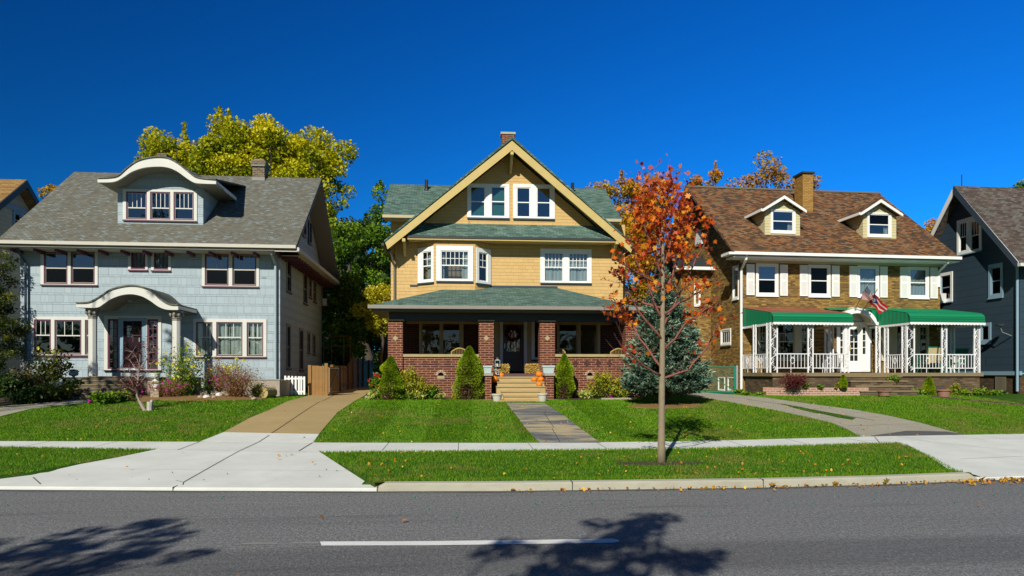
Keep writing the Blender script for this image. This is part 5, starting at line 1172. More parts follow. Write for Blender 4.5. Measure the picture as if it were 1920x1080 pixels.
# arched canopy
YA = -.72; acx = h.x(1609,YA); az0 = h.z(608.5,YA,1611); ro = (h.x(1651,YA)-h.x(1572,YA))/2*.92; hz_ = h.z(578,YA,1606)-az0; n = 20
def arcp(r, hh): return [(acx+r*cos(pi*i/n), az0+hh*sin(pi*i/n)) for i in range(n+1)]
O_, I_ = arcp(ro,hz_), arcp(ro-.2,hz_-.2)
mb = MB()
for i in range(n): mb.xz([O_[i],O_[i+1],I_[i+1],I_[i]], YA, YA+.06)
mb.box(acx+ro-.175,acx+ro+.25,YA-.01,YA+.1,az0-.02,az0+.11); mb.box(acx-ro-.25,acx-ro+.175,YA-.01,YA+.1,az0-.02,az0+.11)
cn = h.b(mb, 'door_hood', 'white'); mb = MB()
for i in range(n): mb.xz([O_[i],O_[i+1],(I_[i+1][0],I_[i+1][1]+.1),(I_[i][0],I_[i][1]+.1)], YA+.061, -.13)
h.b(mb, 'hood_vault', 'frieze3', cn)
# awnings
def awning(xl, xr, zl, rust, closed_left, closed_right, zt1, name='awning'):
    fy = YP-.1; zf = h.z(606,fy,1530 if rust else 1770); zk = h.z(589.5 if rust else 589.5,fy+.12,1530 if rust else 1770)
    prof = [(-.003,zt1),(fy+.28,zk+.08),(fy+.12,zk+.02),(fy+.03,zk-.08),(fy,zf)]
    mb = MB(); corr = .012; m_ = MB()
    def sheet(mb, p0, p1, ridges):
        (ya_, za_), (yb_, zb_) = p0, p1; k = ridges
        for i in range(k):
            for s0, s1, o0, o1 in ((0,.35,0,1),(.35,.65,1,1),(.65,1,1,0)):
                f0, f1 = (i+s0)/k, (i+s1)/k; L_ = sqrt((yb_-ya_)**2+(zb_-za_)**2); ny, nz = (zb_-za_)/L_*-1, (yb_-ya_)/L_
                if nz < 0: ny, nz = -ny, -nz
                if abs(nz) < .2: ny, nz = -1, 0
                a_ = (ya_+(yb_-ya_)*f0+ny*corr*o0, za_+(zb_-za_)*f0+nz*corr*o0); b_ = (ya_+(yb_-ya_)*f1+ny*corr*o1, za_+(zb_-za_)*f1+nz*corr*o1)
                mb.poly([(xl,*a_),(xr,*a_),(xr,*b_),(xl,*b_)])
    top = MB(); sheet(top, prof[0], prof[1], 18)
    o = h.b(top, name, 'rust' if rust else 'greenl', clean=False)
    sheet(mb, prof[1], prof[2], 1); sheet(mb, prof[2], prof[3], 1); sheet(mb, prof[3], prof[4], 6); h.b(mb, 'awning_front', 'greenl', o, clean=False)
    mb = MB(); zwl = zf-.02
    for xx, cl in ((xl, closed_left), (xr, closed_right)):
        if not cl: continue
        mb = MB()
        q = [(y_, z_-.01) for y_, z_ in prof]+[(-.003, zwl)]; k = 22
        ys = [fy+(-.003-fy)*i/k for i in range(k+1)]; pr = sorted([(y_, z_-.01) for y_, z_ in prof])
        for i in range(k):
            o0, o1 = (.0,.015) if i % 2 else (.015,0.); mb.poly([(xx-o0,ys[i],zwl),(xx-o1,ys[i+1],zwl),(xx-o1,ys[i+1],interp(pr,ys[i+1])),(xx-o0,ys[i],interp(pr,ys[i]))])
        h.b(mb, 'awning_side', 'green', o, clean=False)
    mb = MB(); n = int((xr-xl)/.14)
    for i in range(n):
        xa, xb = xl+(xr-xl)*i/n, xl+(xr-xl)*(i+1)/n; m2 = (xa+xb)/2; w_ = xb-xa
        mb.xz([(xa,zf+.03),(xa,zf-.03),(xa+w_*.2,zf-.06),(m2,zf-.07),(xb-w_*.2,zf-.06),(xb,zf-.03),(xb,zf+.03)], fy-.02, fy-.012)
    for xx in (xl, xr):
        n = 16
        for i in range(n):
            ya_, yb_ = fy+(-fy)*i/n, fy+(-fy)*(i+1)/n; w_ = yb_-ya_
            mb.yz([(ya_,zwl+.03),(ya_,zwl-.03),(ya_+w_*.25,zwl-.06),(yb_-w_*.25,zwl-.06),(yb_,zwl-.03),(yb_,zwl+.03)], xx-.02, xx-.012)
    h.b(mb, 'scalloped_trim', 'iron', o); return fy, zf
zt1 = h.z(578.5,0,1500); xl2 = h.x(1706,YP-.1)
awning(h.x(1449.5,YP-.1)-.0, h.x(1600,YP-.1), 0, True, True, False, zt1)
awning(xl2, h.x(1847.5,YP-.1), 0, False, True, True, h.z(579.5,0,1750))
mb = MB()                    # flat linking sheet over the hood
n = 30; z1_ = h.z(578.5,0,1640)
xa, xb = h.x(1545,0), h.x(1690,0)
for i in range(n):
    x0_, x1_ = xa+(xb-xa)*i/n, xa+(xb-xa)*(i+1)/n; mb.poly([(x0_,-.004,z1_),(x1_,-.004,z1_),(x1_,YA+.25,z1_-.12-.012*(i%2)),(x0_,YA+.25,z1_-.12-.012*((i+1)%2))])
x0_ = acx+ro+.02; mb.poly([(x0_+.25,YA+.2,z1_-.14),(xl2,YA+.2,z1_-.14),(xl2,YA+.2,az0+.1),(x0_+.25,YA+.2,az0+.1)])
mb.poly([(x0_-.15,YA+.2,z1_-.14),(x0_+.25,YA+.2,z1_-.14),(x0_+.25,YA+.2,az0+.1),(x0_-.02,YA+.2,az0+.12)])
h.b(mb, 'awning_link', 'green', clean=False)
# wrought iron posts and railings
zc_ = h.z(608,YP+.05,1530)+.06
def post(p0, p1):
    """scroll post between two plan points"""
    (xa, ya_), (xb, yb_) = p0, p1; mb = MB()
    for (x, y) in (p0, p1): mb.box(x-.022,x+.022,y-.022,y+.022,pz,zc_+(-y+YP)*.0)
    o = h.b(mb, 'iron_post', 'iron'); mb = MB(); H_ = zc_-pz; k = 5
    for i in range(k):
        z0_ = pz+.08+H_*.92*i/k; hh = H_*.92/k; pts = []
        for j in range(13):
            q = j/12; u = .5+.36*sin(2*pi*q)*(1 if i % 2 else -1); pts.append((xa+(xb-xa)*u, ya_+(yb_-ya_)*u, z0_+hh*q))
        mb.tube(pts, .012, 4)
        for sgn, zz in ((1,.25),(-1,.75)):
            c_u = .5+.1*sgn*(1 if i % 2 else -1); pts = []
            for j in range(11):
                q = j/10*1.6*pi; r = .05*(1-.45*j/10); pts.append((xa+(xb-xa)*(c_u+r*cos(q)*1.0/ max(.15,sqrt((xb-xa)**2+(yb_-ya_)**2))), ya_+(yb_-ya_)*(c_u+r*cos(q)/max(.15,sqrt((xb-xa)**2+(yb_-ya_)**2))), z0_+hh*zz+r*sin(q)))
            mb.tube(pts, .009, 4)
    h.b(mb, 'scrollwork', 'iron', o, clean=False)
yf = YP+.08
def rail(p0, p1, n, heart=True):
    (xa, ya_), (xb, yb_) = p0, p1; mb = MB(); zt_, zb_ = h.z(663.5,YP,1560), h.z(690,YP,1560)
    dx, dy = xb-xa, yb_-ya_; l = sqrt(dx*dx+dy*dy); nx, ny = -dy/l*.014, dx/l*.014
    for z0_, z1_ in ((zt_-.02,zt_+.012),(zb_-.014,zb_+.014)):
        mb.xy([(xa-nx,ya_-ny),(xb-nx,yb_-ny),(xb+nx,yb_+ny),(xa+nx,ya_+ny)], z0_, z1_)
    for i in range(1,n):
        f = i/n; x, y = xa+dx*f, ya_+dy*f; lo = zb_ if i != n//2 else pz; mb.box(x-.0085,x+.0085,y-.0085,y+.0085,lo,zt_)
    o = h.b(mb, 'railing', 'iron')
    if heart:
        mb = MB(); zc2 = (zt_+zb_)/2
        for sg in (1,-1):
            pts = []
            for j in range(22):
                q = j/21; u = sg*(.085*sin(pi*q*.95)+.0); z_ = zc2-.12+.27*q
                pts.append((xa+dx*.5+dx/l*u, ya_+dy*.5+dy/l*u, z_))
            pts += [(xa+dx*.5+dx/l*sg*(.045+.03*cos(a)), ya_+dy*.5+dy/l*sg*(.045+.03*cos(a)), zc2+.12+.03*sin(a)) for a in [k*pi/4 for k in range(2,9)]]
            mb.tube(pts, .009, 4)
        h.b(mb, 'heart_scroll', 'iron', o, clean=False)
X = lambda px, y=yf: h.x(px, y)
xcl = X(1449)
# left porch
post((X(1457),yf),(X(1444.5),yf)); post((xcl-.0,yf+.06),(xcl-.0,yf+.3)) if 0 else post((X(1444.5),yf+.05),(X(1444.5),yf+.27))
ysd = yf+1.15; post((X(1444.5),ysd),(X(1444.5),ysd+.2))
post((X(1515),yf),(X(1524),yf)); post((X(1583.5),yf),(X(1591),yf))
rail((X(1457),yf),(X(1515),yf),9); rail((X(1524),yf),(X(1583.5),yf),9)
rail((X(1444.5),yf+.27),(X(1444.5),ysd),6); rail((X(1444.5),ysd+.2),(X(1444.5),-.05),8)
rail((X(1591),yf),(X(1591),yf+1.0),6); post((X(1591),yf+1.0),(X(1591),yf+1.2)); rail((X(1591),yf+1.2),(X(1591),-.1),6,False)
post((h.x(1548,-.4),-.35),(h.x(1555,-.4),-.35))
# right porch
xr0 = X(1700.5); post((X(1714),yf),(xr0,yf)); post((xr0,yf+.05),(xr0,yf+.27)); post((xr0,yf+1.1),(xr0,yf+1.3)); post((h.x(1642.5,-1.0),-1.0),(h.x(1649.5,-1.0),-1.0))
post((X(1766),yf),(X(1774.5),yf)); post((X(1827),yf),(X(1836.5),yf)); post((X(1836.5),yf+.05),(X(1836.5),yf+.27)); post((X(1836.5),yf+1.3),(X(1836.5),yf+1.5))
rail((X(1714),yf),(X(1766),yf),9); rail((X(1774.5),yf),(X(1827),yf),9); rail((xr0,yf+.27),(xr0,yf+1.1),6); rail((X(1836.5),yf+.27),(X(1836.5),yf+1.3),7); rail((X(1836.5),yf+1.5),(X(1836.5),-.1),6)
P3 = dict(pz=pz, YP=YP, YA=YA, acx=acx, az0=az0, ro=ro, hz=hz_)
# wall lamp and house number
mb = MB(); x = h.x(1637,-.05); z_ = h.z(626,-.05,1637); mb.box(x-.05,x+.05,-.06,-.002,z_-.2,z_+.15); mb.lathe([(.03,z_-.12),(.07,z_-.08),(.08,z_+.08),(.03,z_+.16),(.01,z_+.2)], x, -.14, 8); wl_ = h.b(mb, 'wall_lamp', 'black')
cu = bpy.data.curves.new('house_number', 'FONT'); cu.body = '362'; cu.size = .22; cu.extrude = .006; cu.align_x = 'CENTER'
to = bpy.data.objects.new('house_number', cu); COL.objects.link(to); to.parent = h.root; to.rotation_euler = (pi/2,0,0); to.location = (h.x(1553.5,-.01),-.012,h.z(641,0,1553)); cu.materials.append(M['numer'])
bpy.context.view_layer.update(); me = bpy.data.meshes.new_from_object(to.evaluated_get(bpy.context.evaluated_depsgraph_get())); bpy.data.objects.remove(to)
to = bpy.data.objects.new('house_number', me); COL.objects.link(to); to.parent = h.root; to.rotation_euler = (pi/2,0,0); to.location = (h.x(1553.5,-.01),-.012,h.z(641,0,1553))
# ---------------------------------------------------------------- house 4: dark blue house on the right
h = House('dark_blue_house', 'dark blue clapboard house in shade with its gable facing the brick house', 22.7, 24.6, radians(1.0)); h.pc = 1860; H4 = h
g0 = H(22.7, 26)
def s4(px, py, x=0.0): return h.side(px, py, x)
ya0 = s4(1806,349)[0]; azz = s4(1806,349)[1]; yf0, zf0 = s4(1916,476); yb0 = 2*ya0-yf0; rb_y, rb_z = s4(1757,448)
slf = (azz-zf0)/(ya0-yf0); slb = (azz-rb_z)/(rb_y-ya0)
yl = yb0+.6; zl = azz-slb*(yl-ya0)
def r4(a, b, c, d): 
    y0, z0 = s4(b, d); y1, _ = s4(a, d); _, z1 = s4(b, c); return (y0,y1,z0,z1)
AT = [r4(1799,1813,415,470), r4(1820,1837,411,467)]; MW = [r4(1858.5,1877,499,551)]; BW = [r4(1765,1783,515,560)]; LW4 = [r4(1841,1854.5,611,638)]
yfw = yf0+.1; ybw = yb0+1.5
zfd = s4(1880,699)[1]
poly = [(yfw,zfd),(ybw,zfd),(ybw,azz-slb*(ybw-ya0)-.2),(ya0,azz-.25),(yfw,zf0+slf*.1-.2)]
mb = MB(); cut(mb, poly, AT+MW+BW+LW4, leftw(.0), .15); mb.box(.152,8,ybw-.15,ybw,zfd,zf0); mb.box(.152,8,yfw,yfw+.15,zfd,zf0-.2); h.b(mb, 'gable_wall', 'sh4')
wo4 = dict(casm='blue1', sashm='blue1', sillm='blue1', fw=.03, upper='glass', lower='glass')
def frame4(ss, **k):
    c = (min(s[0] for s in ss)-.12, max(s[1] for s in ss)+.12, ss[0][2]-.12, ss[0][3]+.14); return window(h, leftw(0), c, ss, **{**wo4, **k})
frame4(AT, mun=(3,1), casm='white', sashm='white', curtain=('lace', [(0,1,0,.9)])); frame4(MW, curtain=('lace', [(0,1,0,1)])); frame4(BW, curtain=('lace', [(0,1,.5,1)]), casm='white'); frame4(LW4, rail=0)
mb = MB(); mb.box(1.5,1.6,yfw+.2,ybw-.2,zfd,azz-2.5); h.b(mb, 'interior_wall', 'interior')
mb = MB(); mb.box(.03,8,yfw+.03,ybw-.03,g0-.3,zfd-.1); h.b(mb, 'foundation', 'brick4')
mb = MB(); mb.box(-.05,.06,yfw-.05,ybw,zfd-.098,zfd+.06); h.b(mb, 'base_board', 'blue1')
mb = MB(); y0, y1 = s4(1886,728)[0], s4(1867,728)[0]
for i in range(10): y = y0+(y1-y0)*i/9; mb.box(-.02,.0,y-.012,y+.012,zfd-.75,zfd-.16)
cg = h.b(mb, 'basement_grille', 'gut2')
ov = -.42
mb = MB(); mb.ext([(ov,yf0-.35,zf0-slf*.35),(ov,ya0,azz),(ov,yl,zl),(ov,yl,zl-.12),(ov,ya0,azz-.14),(ov,yf0-.35,zf0-slf*.35-.12)], (12,0,0)); rf = h.b(mb, 'roof', 'roof4')
mb = MB(); mb.ext([(ov-.04,yf0-.3,zf0-slf*.3-.02),(ov-.04,ya0,azz-.02),(ov-.04,yl,zl-.02),(ov-.04,yl,zl-.28),(ov-.04,ya0,azz-.34),(ov-.04,yf0-.3,zf0-slf*.3-.28)], (.038,0,0)); h.b(mb, 'rake_board', 'white', rf); mb = MB(); mb.ext([(ov-.075,yf0-.32,zf0-slf*.32+.0),(ov-.075,ya0-.02,azz+.0),(ov-.075,ya0-.02,azz-.36),(ov-.075,yf0-.32,zf0-slf*.32-.3)], (.032,0,0)); h.b(mb, 'front_rake_board', 'navy', rf)
mb = MB(); mb.box(ov-.1,1.0,yf0-.5,yf0-.352,zf0-slf*.35-.16,zf0-slf*.35-.04); h.b(mb, 'gutter', 'metalsh', rf)
mb = MB(); z_ = h.side(1806,325,0)[1]; mb.tube([(.1,ya0+.2,azz-.1),(.1,ya0+.2,z_)], .02, 5); h.b(mb, 'roof_rod', 'black', rf)
mb = MB(); mb.tube([(-.06,yfw+.05,zf0-.4),(-.06,yfw+.05,g0+.1)], .05, 8); h.b(mb, 'downspout', 'blue1')
y0, z0 = s4(1774,566); mb = MB(); mb.box(-.5,-.03,y0-.05,y0+.62,z0-.05,z0+.38); ac = h.b(mb, 'air_conditioner', 'acw'); mb = MB()
for i in range(8): mb.box(-.51,-.501,y0,y0+.56,z0+i*.045,z0+i*.045+.02)
h.b(mb, 'grille', 'lead', ac)
mb = MB(); dy, dz = s4(1898,618); mb.tube([(-.03,dy,dz-.25),(-.35,dy+.1,dz-.1),(-.45,dy+.1,dz+.15)], .02, 5); mb.lathe([(.02,dz+.12),(.16,dz+.16),(.2,dz+.2)], -.45, dy+.1, 12); h.b(mb, 'wall_bracket', 'lead')
# small dormer on its front slope
yy = yf0+1.1; zz = zf0+slf*1.0; mb = MB(); mb.box(4.6,6.4,yy,yy+2,zz-.3,zz+.9); h.b(mb, 'dormer', 'sh4'); mb = MB(); mb.ext([(4.3,yy-.3,zz+.8),(6.7,yy-.3,zz+.8),(6.7,yy-.3,zz+.92),(5.5,yy-.3,zz+1.5),(4.3,yy-.3,zz+.92)], (0,2,0)); h.b(mb, 'dormer_roof', 'roof4')
# ---------------------------------------------------------------- house 0: cream house on the far left
h = House('cream_house', 'cream house with orange-brown roof showing its gable behind the grey blue house', -17.5, 27, 0); h.pc = 50; H0_ = h
d = ray(50,337); xg = d[0]/d[1]*31-17.5*0; x = xg+17.5
def s0(px, py, xx): return h.side(px, py, xx)
ay_, az2 = s0(50,337,x); by_, bz_ = s0(74,380,x); fy_, fz_ = s0(0,379,x)
k_ = (az2-bz_)/(by_-ay_); kf = (az2-fz_)/(ay_-fy_); yfr = ay_-4.2; ybk = ay_+4.2; zff, zbb = az2-kf*4.2, az2-k_*4.2
xw = x-.45
mb = MB(); mb.ext([(x,yfr,zff),(x,ay_,az2),(x,ybk,zbb),(x,ybk,zbb-.16),(x,ay_,az2-.2),(x,yfr,zff-.16)], (-9,0,0)); rf = h.b(mb, 'roof', 'roof0')
mb = MB(); mb.ext([(x+.03,yfr,zff-.02),(x+.03,ay_,az2-.02),(x+.03,ybk,zbb-.02),(x+.03,ybk,zbb-.28),(x+.03,ay_,az2-.34),(x+.03,yfr,zff-.28)], (-.028,0,0)); h.b(mb, 'rake_board', 'navy', rf)
S0 = [(s0(27,400,xw)[0], s0(38,400,xw)[0], s0(27,424,xw)[1], s0(27,398,xw)[1])]
mb = MB(); cut(mb, [(yfr+.5,.8),(ybk-.5,.8),(ybk-.5,zbb+.1),(ay_,az2-.3),(yfr+.5,zff+.1)], S0, rightw(xw), .15); mb.box(xw-8,xw-.152,yfr+.5,yfr+.65,.8,zff+.1); mb.box(xw-8,xw-.152,ybk-.65,ybk-.5,.8,zff+.1); h.b(mb, 'gable_wall', 'sh0')
s_ = S0[0]; window(h, rightw(xw), (s_[0]-.12,s_[1]+.12,s_[2]-.12,s_[3]+.12), [s_], casm='blue1', sashm='blue1', sillm='blue1', upper='glassb', lower='glassb')
zz0 = s0(30,395,xw)[1]; mb = MB(); mb.box(xw+.001,xw+.06,yfr+.5,ybk-.5,zz0,zz0+.18); h.b(mb, 'band_board', 'blue1')
for a_ in (xw-6.6, xw-3.2):
    for z_ in (1.9, 4.7):
        window(h, lambda a, z, d: (a, yfr+.44+d, z), (a_-.12,a_+1.3,z_-.12,z_+1.5), [(a_,a_+1.18,z_,z_+1.38)], casm='blue1', sashm='blue1', sillm='blue1', upper='darkglass', lower='darkglass')
# ================================================================ trees behind the houses
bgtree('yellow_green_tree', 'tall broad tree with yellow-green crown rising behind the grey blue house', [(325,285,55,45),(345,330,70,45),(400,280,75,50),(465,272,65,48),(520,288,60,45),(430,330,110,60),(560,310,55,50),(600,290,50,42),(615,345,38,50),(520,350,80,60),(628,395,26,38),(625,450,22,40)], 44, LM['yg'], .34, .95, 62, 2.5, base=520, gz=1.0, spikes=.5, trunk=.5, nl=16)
bgtree('orange_tree', 'small orange-leaved treetop over the left slope of the grey blue roof', [(104,362,22,12),(120,372,20,14)], 50, LM['gold'], .3, .7, 50, 2, base=110, trunk=.3, nl=5)
bgtree('tall_green_tree', 'tall yellowish green tree close beside the green roof wing of the yellow house', [(715,385,28,36),(722,430,25,40),(700,470,40,40),(715,520,40,45)], 38, LM['green'], .26, .7, 55, 2.2, base=715, spikes=.3, trunk=.25, nl=8)
bgtree('evergreen_tree', 'dark evergreen tree between the grey blue house and the yellow house', [(668,430,30,32),(690,460,42,45),(650,470,35,40),(695,510,45,40)], 42, LM['dkgreen'], .28, .7, 60, 2.2, base=680, spikes=.4, trunk=.3, nl=8)
bgtree('leafy_green_tree', 'bright green leafy tree hanging over the wooden fence', [(640,520,34,48),(660,560,42,50),(680,600,45,45),(650,640,45,45),(640,450,26,35),(622,580,26,50)], 36, LM['green'], .24, .65, 60, 2.4, base=655, trunk=.25, nl=8)
bgtree('yellow_leaved_tree', 'smaller tree with yellow leaves against the yellow house wall', [(715,560,26,28),(705,590,32,30),(725,600,25,28)], 33, LM['yel'], .2, .5, 55, 2.4, base=715, trunk=.12, nl=6)
bgtree('shaded_tree', 'dark shaded tree filling the end of the tan driveway', [(640,640,50,50),(690,640,55,60),(720,600,40,60),(600,600,30,60),(670,680,70,40),(615,560,32,50),(625,620,36,50),(640,560,40,50)], 46, LM['dkgreen'], .3, .8, 60, 2.4, base=690, trunk=.3, nl=6)
bgtree('golden_tree', 'tall golden yellow tree between the yellow house and the brown brick house', [(1150,362,34,18),(1125,362,12,10),(1185,395,40,45),(1225,380,35,45),(1175,450,40,50),(1215,460,45,60),(1190,530,45,55),(1240,520,40,60)], 38, LM['gold'], .26, .75, 52, 2.6, base=1205, spikes=.3, trunk=.3, nl=12)
bgtree('leafy_green_tree', 'green and yellow tree low behind the blue spruce', [(1190,570,45,45),(1230,600,50,50),(1270,600,40,60),(1215,650,60,50)], 41, LM['green'], .26, .7, 60, 2.3, base=1230, trunk=.2, nl=6)
bgtree('thin_golden_tree', 'golden treetop poking over the left end of the brown roof', [(1308,345,14,12),(1306,362,18,14)], 46, LM['gold'], .26, .5, 45, 2, base=1308, spikes=.5, trunk=.2, nl=4)
bgtree('thin_golden_tree', 'round golden treetop just left of the thin bare tree over the brown roof', [(1338,340,14,13),(1338,360,14,14)], 46, LM['gold'], .26, .5, 45, 2, base=1338, spikes=.5, trunk=.2, nl=4)
bgtree('sparse_tree', 'half-bare tree with sparse brown leaves behind the yellow chimney', [(1430,325,38,30),(1405,345,35,25),(1465,345,45,28),(1525,350,18,18)], 48, LM['brown'], .17, .9, 30, 1.6, base=1440, lf=1.1, trunk=.2, barkm='bark', nl=40)
bgtree('golden_tree', 'small orange treetop between the brown roof and the dark blue gable', [(1748,430,18,16),(1745,450,24,20),(1775,445,12,12)], 45, LM['gold'], .26, .6, 50, 2, base=1750, trunk=.2, nl=5)
bgtree('green_tree', 'green treetop over the ridge of the dark blue house', [(1920,352,16,9),(1940,358,25,14)], 42, LM['green'], .26, .6, 50, 2, base=1935, trunk=.2, nl=5)
# distant wood closing the horizon between the houses
blobs = []
for X in range(-90, 130, 6): blobs.append((X+RNG.uniform(-2,2), 84+RNG.uniform(-8,8), 4.2, 4.5, 3, 3.6+RNG.uniform(-.5,1.0)))
P, T, C = crown_pts(blobs, 1.5, 26, .9)
tag(leafmesh('distant_wood', P, .75, LM['green'], 'leaf', rnd=T*.7), 'distant band of trees behind the lots', kind='stuff')
blobs = []
for X in range(-80, 90, 5): blobs.append((X+RNG.uniform(-2,2), -42+RNG.uniform(-3,3), 4.6, 4.0, 2.5, 4.4+RNG.uniform(-.8,1.0)))
P, T, C = crown_pts(blobs, 1.4, 24, 1.1)
tag(leafmesh('distant_wood', P, .8, LM['dkgreen'], 'leaf', rnd=T), 'trees across the street reflected in the windows', kind='stuff')
# ---------------------------------------------------------------- street trees on the camera side (their shadows cross the road)
def streettree(label, x, y, blobs, mat, leaf, clump, per, dens, hgt, nl=18, trunk=.16, hole=0, gz=.12, name='street_tree'):
    P, T, C = crown_pts([(x+a,y+b,c,d,e,f) for a,b,c,d,e,f in blobs], clump, per, dens, hole=hole)
    o = (x, y, gz); root = thing(name, label, 'tree', o, group='trees along the street'); leafmesh('crown', P-np.array(o), leaf, mat, 'leaf', root, rnd=T)
    mb = MB(); idx = RNG.permutation(len(C))[:nl]; limbs(mb, (0,0,0), (0,0,hgt*.85), trunk, [np.array(C[i])-np.array(o) for i in idx]); mb.build('trunk', M['bark'], root, smooth=True)
streettree('street tree standing behind the camera whose crown shades the road', -2.55, -3.3, [(.2,.4,6.2,.6,.55,.9),(.4,.5,7.3,.45,.3,.4),(.75,.3,6.5,.6,.18,.18),(.7,.8,7.0,.5,.14,.14),(-.7,.5,6.7,.14,.14,.5),(-.1,-.6,4.7,.8,.7,.6),(.5,.1,5.6,.6,.3,.25)], LM['green'], .1, .2, 52, 3.2, 7.3, hole=.2)
streettree('street tree left of the camera whose shadow reaches into the road', -7.9, -2.7, [(.2,.4,6.0,1.3,.7,.9),(1.2,.7,6.1,1.1,.2,.14),(1.1,.4,5.7,1.1,.16,.12),(1.0,1.1,6.5,.9,.14,.12),(-1.0,.4,5.6,1.3,.7,.7),(.4,1.1,6.9,.7,.16,.16)], LM['green'], .11, .24, 60, 2.8, 6.8, hole=.1)
streettree('large lawn tree outside the left edge shading the garden', -17.2, 12.6, [(0,0,8.6,3.3,2.0,1.1),(1.6,1.6,7.2,2.0,1.2,.8),(.7,0,10.3,.7,.7,1.0),(1.1,0,12.8,1.2,1.0,1.4)], LM['dkgreen'], .2, .55, 50, 1.6, 9, trunk=.25, gz=.2, hole=.15)
# ---------------------------------------------------------------- young maple on the verge
g = G(1240,868); o = g; root = thing('young_maple', 'slender young maple with orange and red leaves on the grass verge', 'tree', o, group='trees along the street')
tY = g[1]
def tp(px, py, dy=0): a = at(px, py, tY+dy); return np.array(a)-np.array(o)
mb = MB(); trunkpts = [(1240,870),(1240,840),(1240.5,780),(1241,720),(1242,660),(1242,600),(1243,540),(1243,480),(1242,430),(1247,385),(1243,350),(1240,328)]
mb.tube([tp(*p) for p in trunkpts], [.085,.066,.056,.052,.047,.042,.036,.028,.02,.015,.01,.005], 10)
trk = mb.build('trunk', M['bark'], root, smooth=True)
BR = [[(1239,705),(1200,682),(1170,650)],[(1239,690),(1210,650),(1180,600),(1150,560)],[(1244,708),(1290,693),(1325,650),(1350,600)],[(1244,660),(1275,620),(1310,585),(1345,570)],[(1241,640),(1200,585),(1170,530),(1150,505)],[(1243,610),(1270,560),(1300,500),(1325,450)],
      [(1242,600),(1215,540),(1190,480),(1180,440)],[(1243,560),(1265,500),(1285,440),(1300,390)],[(1243,520),(1220,460),(1205,400),(1210,340)],[(1243,500),(1265,440),(1280,380),(1285,350)],[(1242,460),(1230,400),(1222,360),(1215,325)],[(1243,430),(1260,380),(1262,345),(1257,320)],
      [(1242,580),(1180,560),(1150,590),(1175,610)],[(1242,540),(1190,510),(1160,490)],[(1243,590),(1290,560),(1320,540),(1340,520)]]
LP = []; mbb = MB()
for bi, b in enumerate(BR):
    dz = [-.6,.5,.35,-.5,-.3,.6,-.2,.3,-.5,.4,.3,-.3,.5,-.6,-.55][bi]; n = len(b)
    pts = [tp(px, py, dz*i/(n-1)) for i, (px, py) in enumerate(b)]; pts = [Vector(p) for p in pts]
    q = []
    for i in range(n-1):
        for k in range(3): q.append(pts[i].lerp(pts[i+1], k/3)+Vector(RNG.normal(0,.012,3)))
    q.append(pts[-1]); m = len(q); mbb.tube(q, [.02*(1-.8*i/m)+.003 for i in range(m)], 5)
    for i in range(2, m):
        for k in range(2):
            L_ = RNG.uniform(.12,.34); d = Vector(RNG.normal(0,1,3)); d.z = abs(d.z)*.6; d.normalize(); e = q[i]+d*L_; mbb.tube([q[i], q[i].lerp(e,.5)+Vector((0,0,-.01)), e], [.007,.004,.002], 4)
            py_ = HY-(e.z+o[2]-EYE)/tY*F
            if i > m*.45 or py_ < 470:
                for s_ in range(RNG.integers(3,6) if py_ < 600 else 2): LP.append(e.lerp(q[i], RNG.uniform(-.15,.9))+Vector(RNG.normal(0,.055,3)))
mbb.build('branches', M['twig'], root, smooth=True)
for cx_, cy_, rx_, ry_, n in ((1240,400,40,52,520),(1200,400,24,38,200),(1285,405,28,40,260),(1250,350,34,18,170),(1210,365,14,18,60),(1215,465,26,30,160),(1275,465,30,36,200),(1245,535,40,22,130),(1200,510,22,16,60),(1165,575,16,20,60),(1180,600,14,14,36),(1292,530,18,16,60),(1322,415,12,16,50),(1300,590,20,10,40),(1325,580,14,10,30)):
    s = tY/F
    for k in range(int(n*(.6 if cy_ < 480 else .42))): 
        a = RNG.normal(0,.5,3); LP.append(Vector(tp(cx_+a[0]*rx_, cy_+a[1]*ry_, a[2]*.8)))
LP = np.array([tuple(p) for p in LP]); dn_ = RNG.normal(size=LP.shape)*.6; dn_[:,2] -= .7
leafmesh('crown', LP, .09, LM['orange'], 'maple', root, dirs=dn_, up=0, jit=.8, svar=.4)
# bare shrub twigs left of the spruce
g = G(1200,748); root = thing('bare_shrub', 'leafless reddish shrub in front of the right brick pier', 'shrub', g); mb = MB()
for k in range(16):
    a = at(1178+RNG.uniform(-50,12), RNG.uniform(600,680), g[1]+RNG.uniform(-.3,.3)); e = np.array(a)-np.array(g); s = np.array((RNG.uniform(-.08,.08), 0, .1)); m_ = (s+e)/2+np.array([.12,0,.1]); mb.tube([s, m_, e], [.014,.009,.003], 4)
    for j in range(4): f = m_+(e-m_)*RNG.random(); mb.tube([f, f+RNG.normal(0,.12,3)+np.array([-.05,0,.12])], [.004,.002], 3)
mb.build('stems', M['twig'], root)
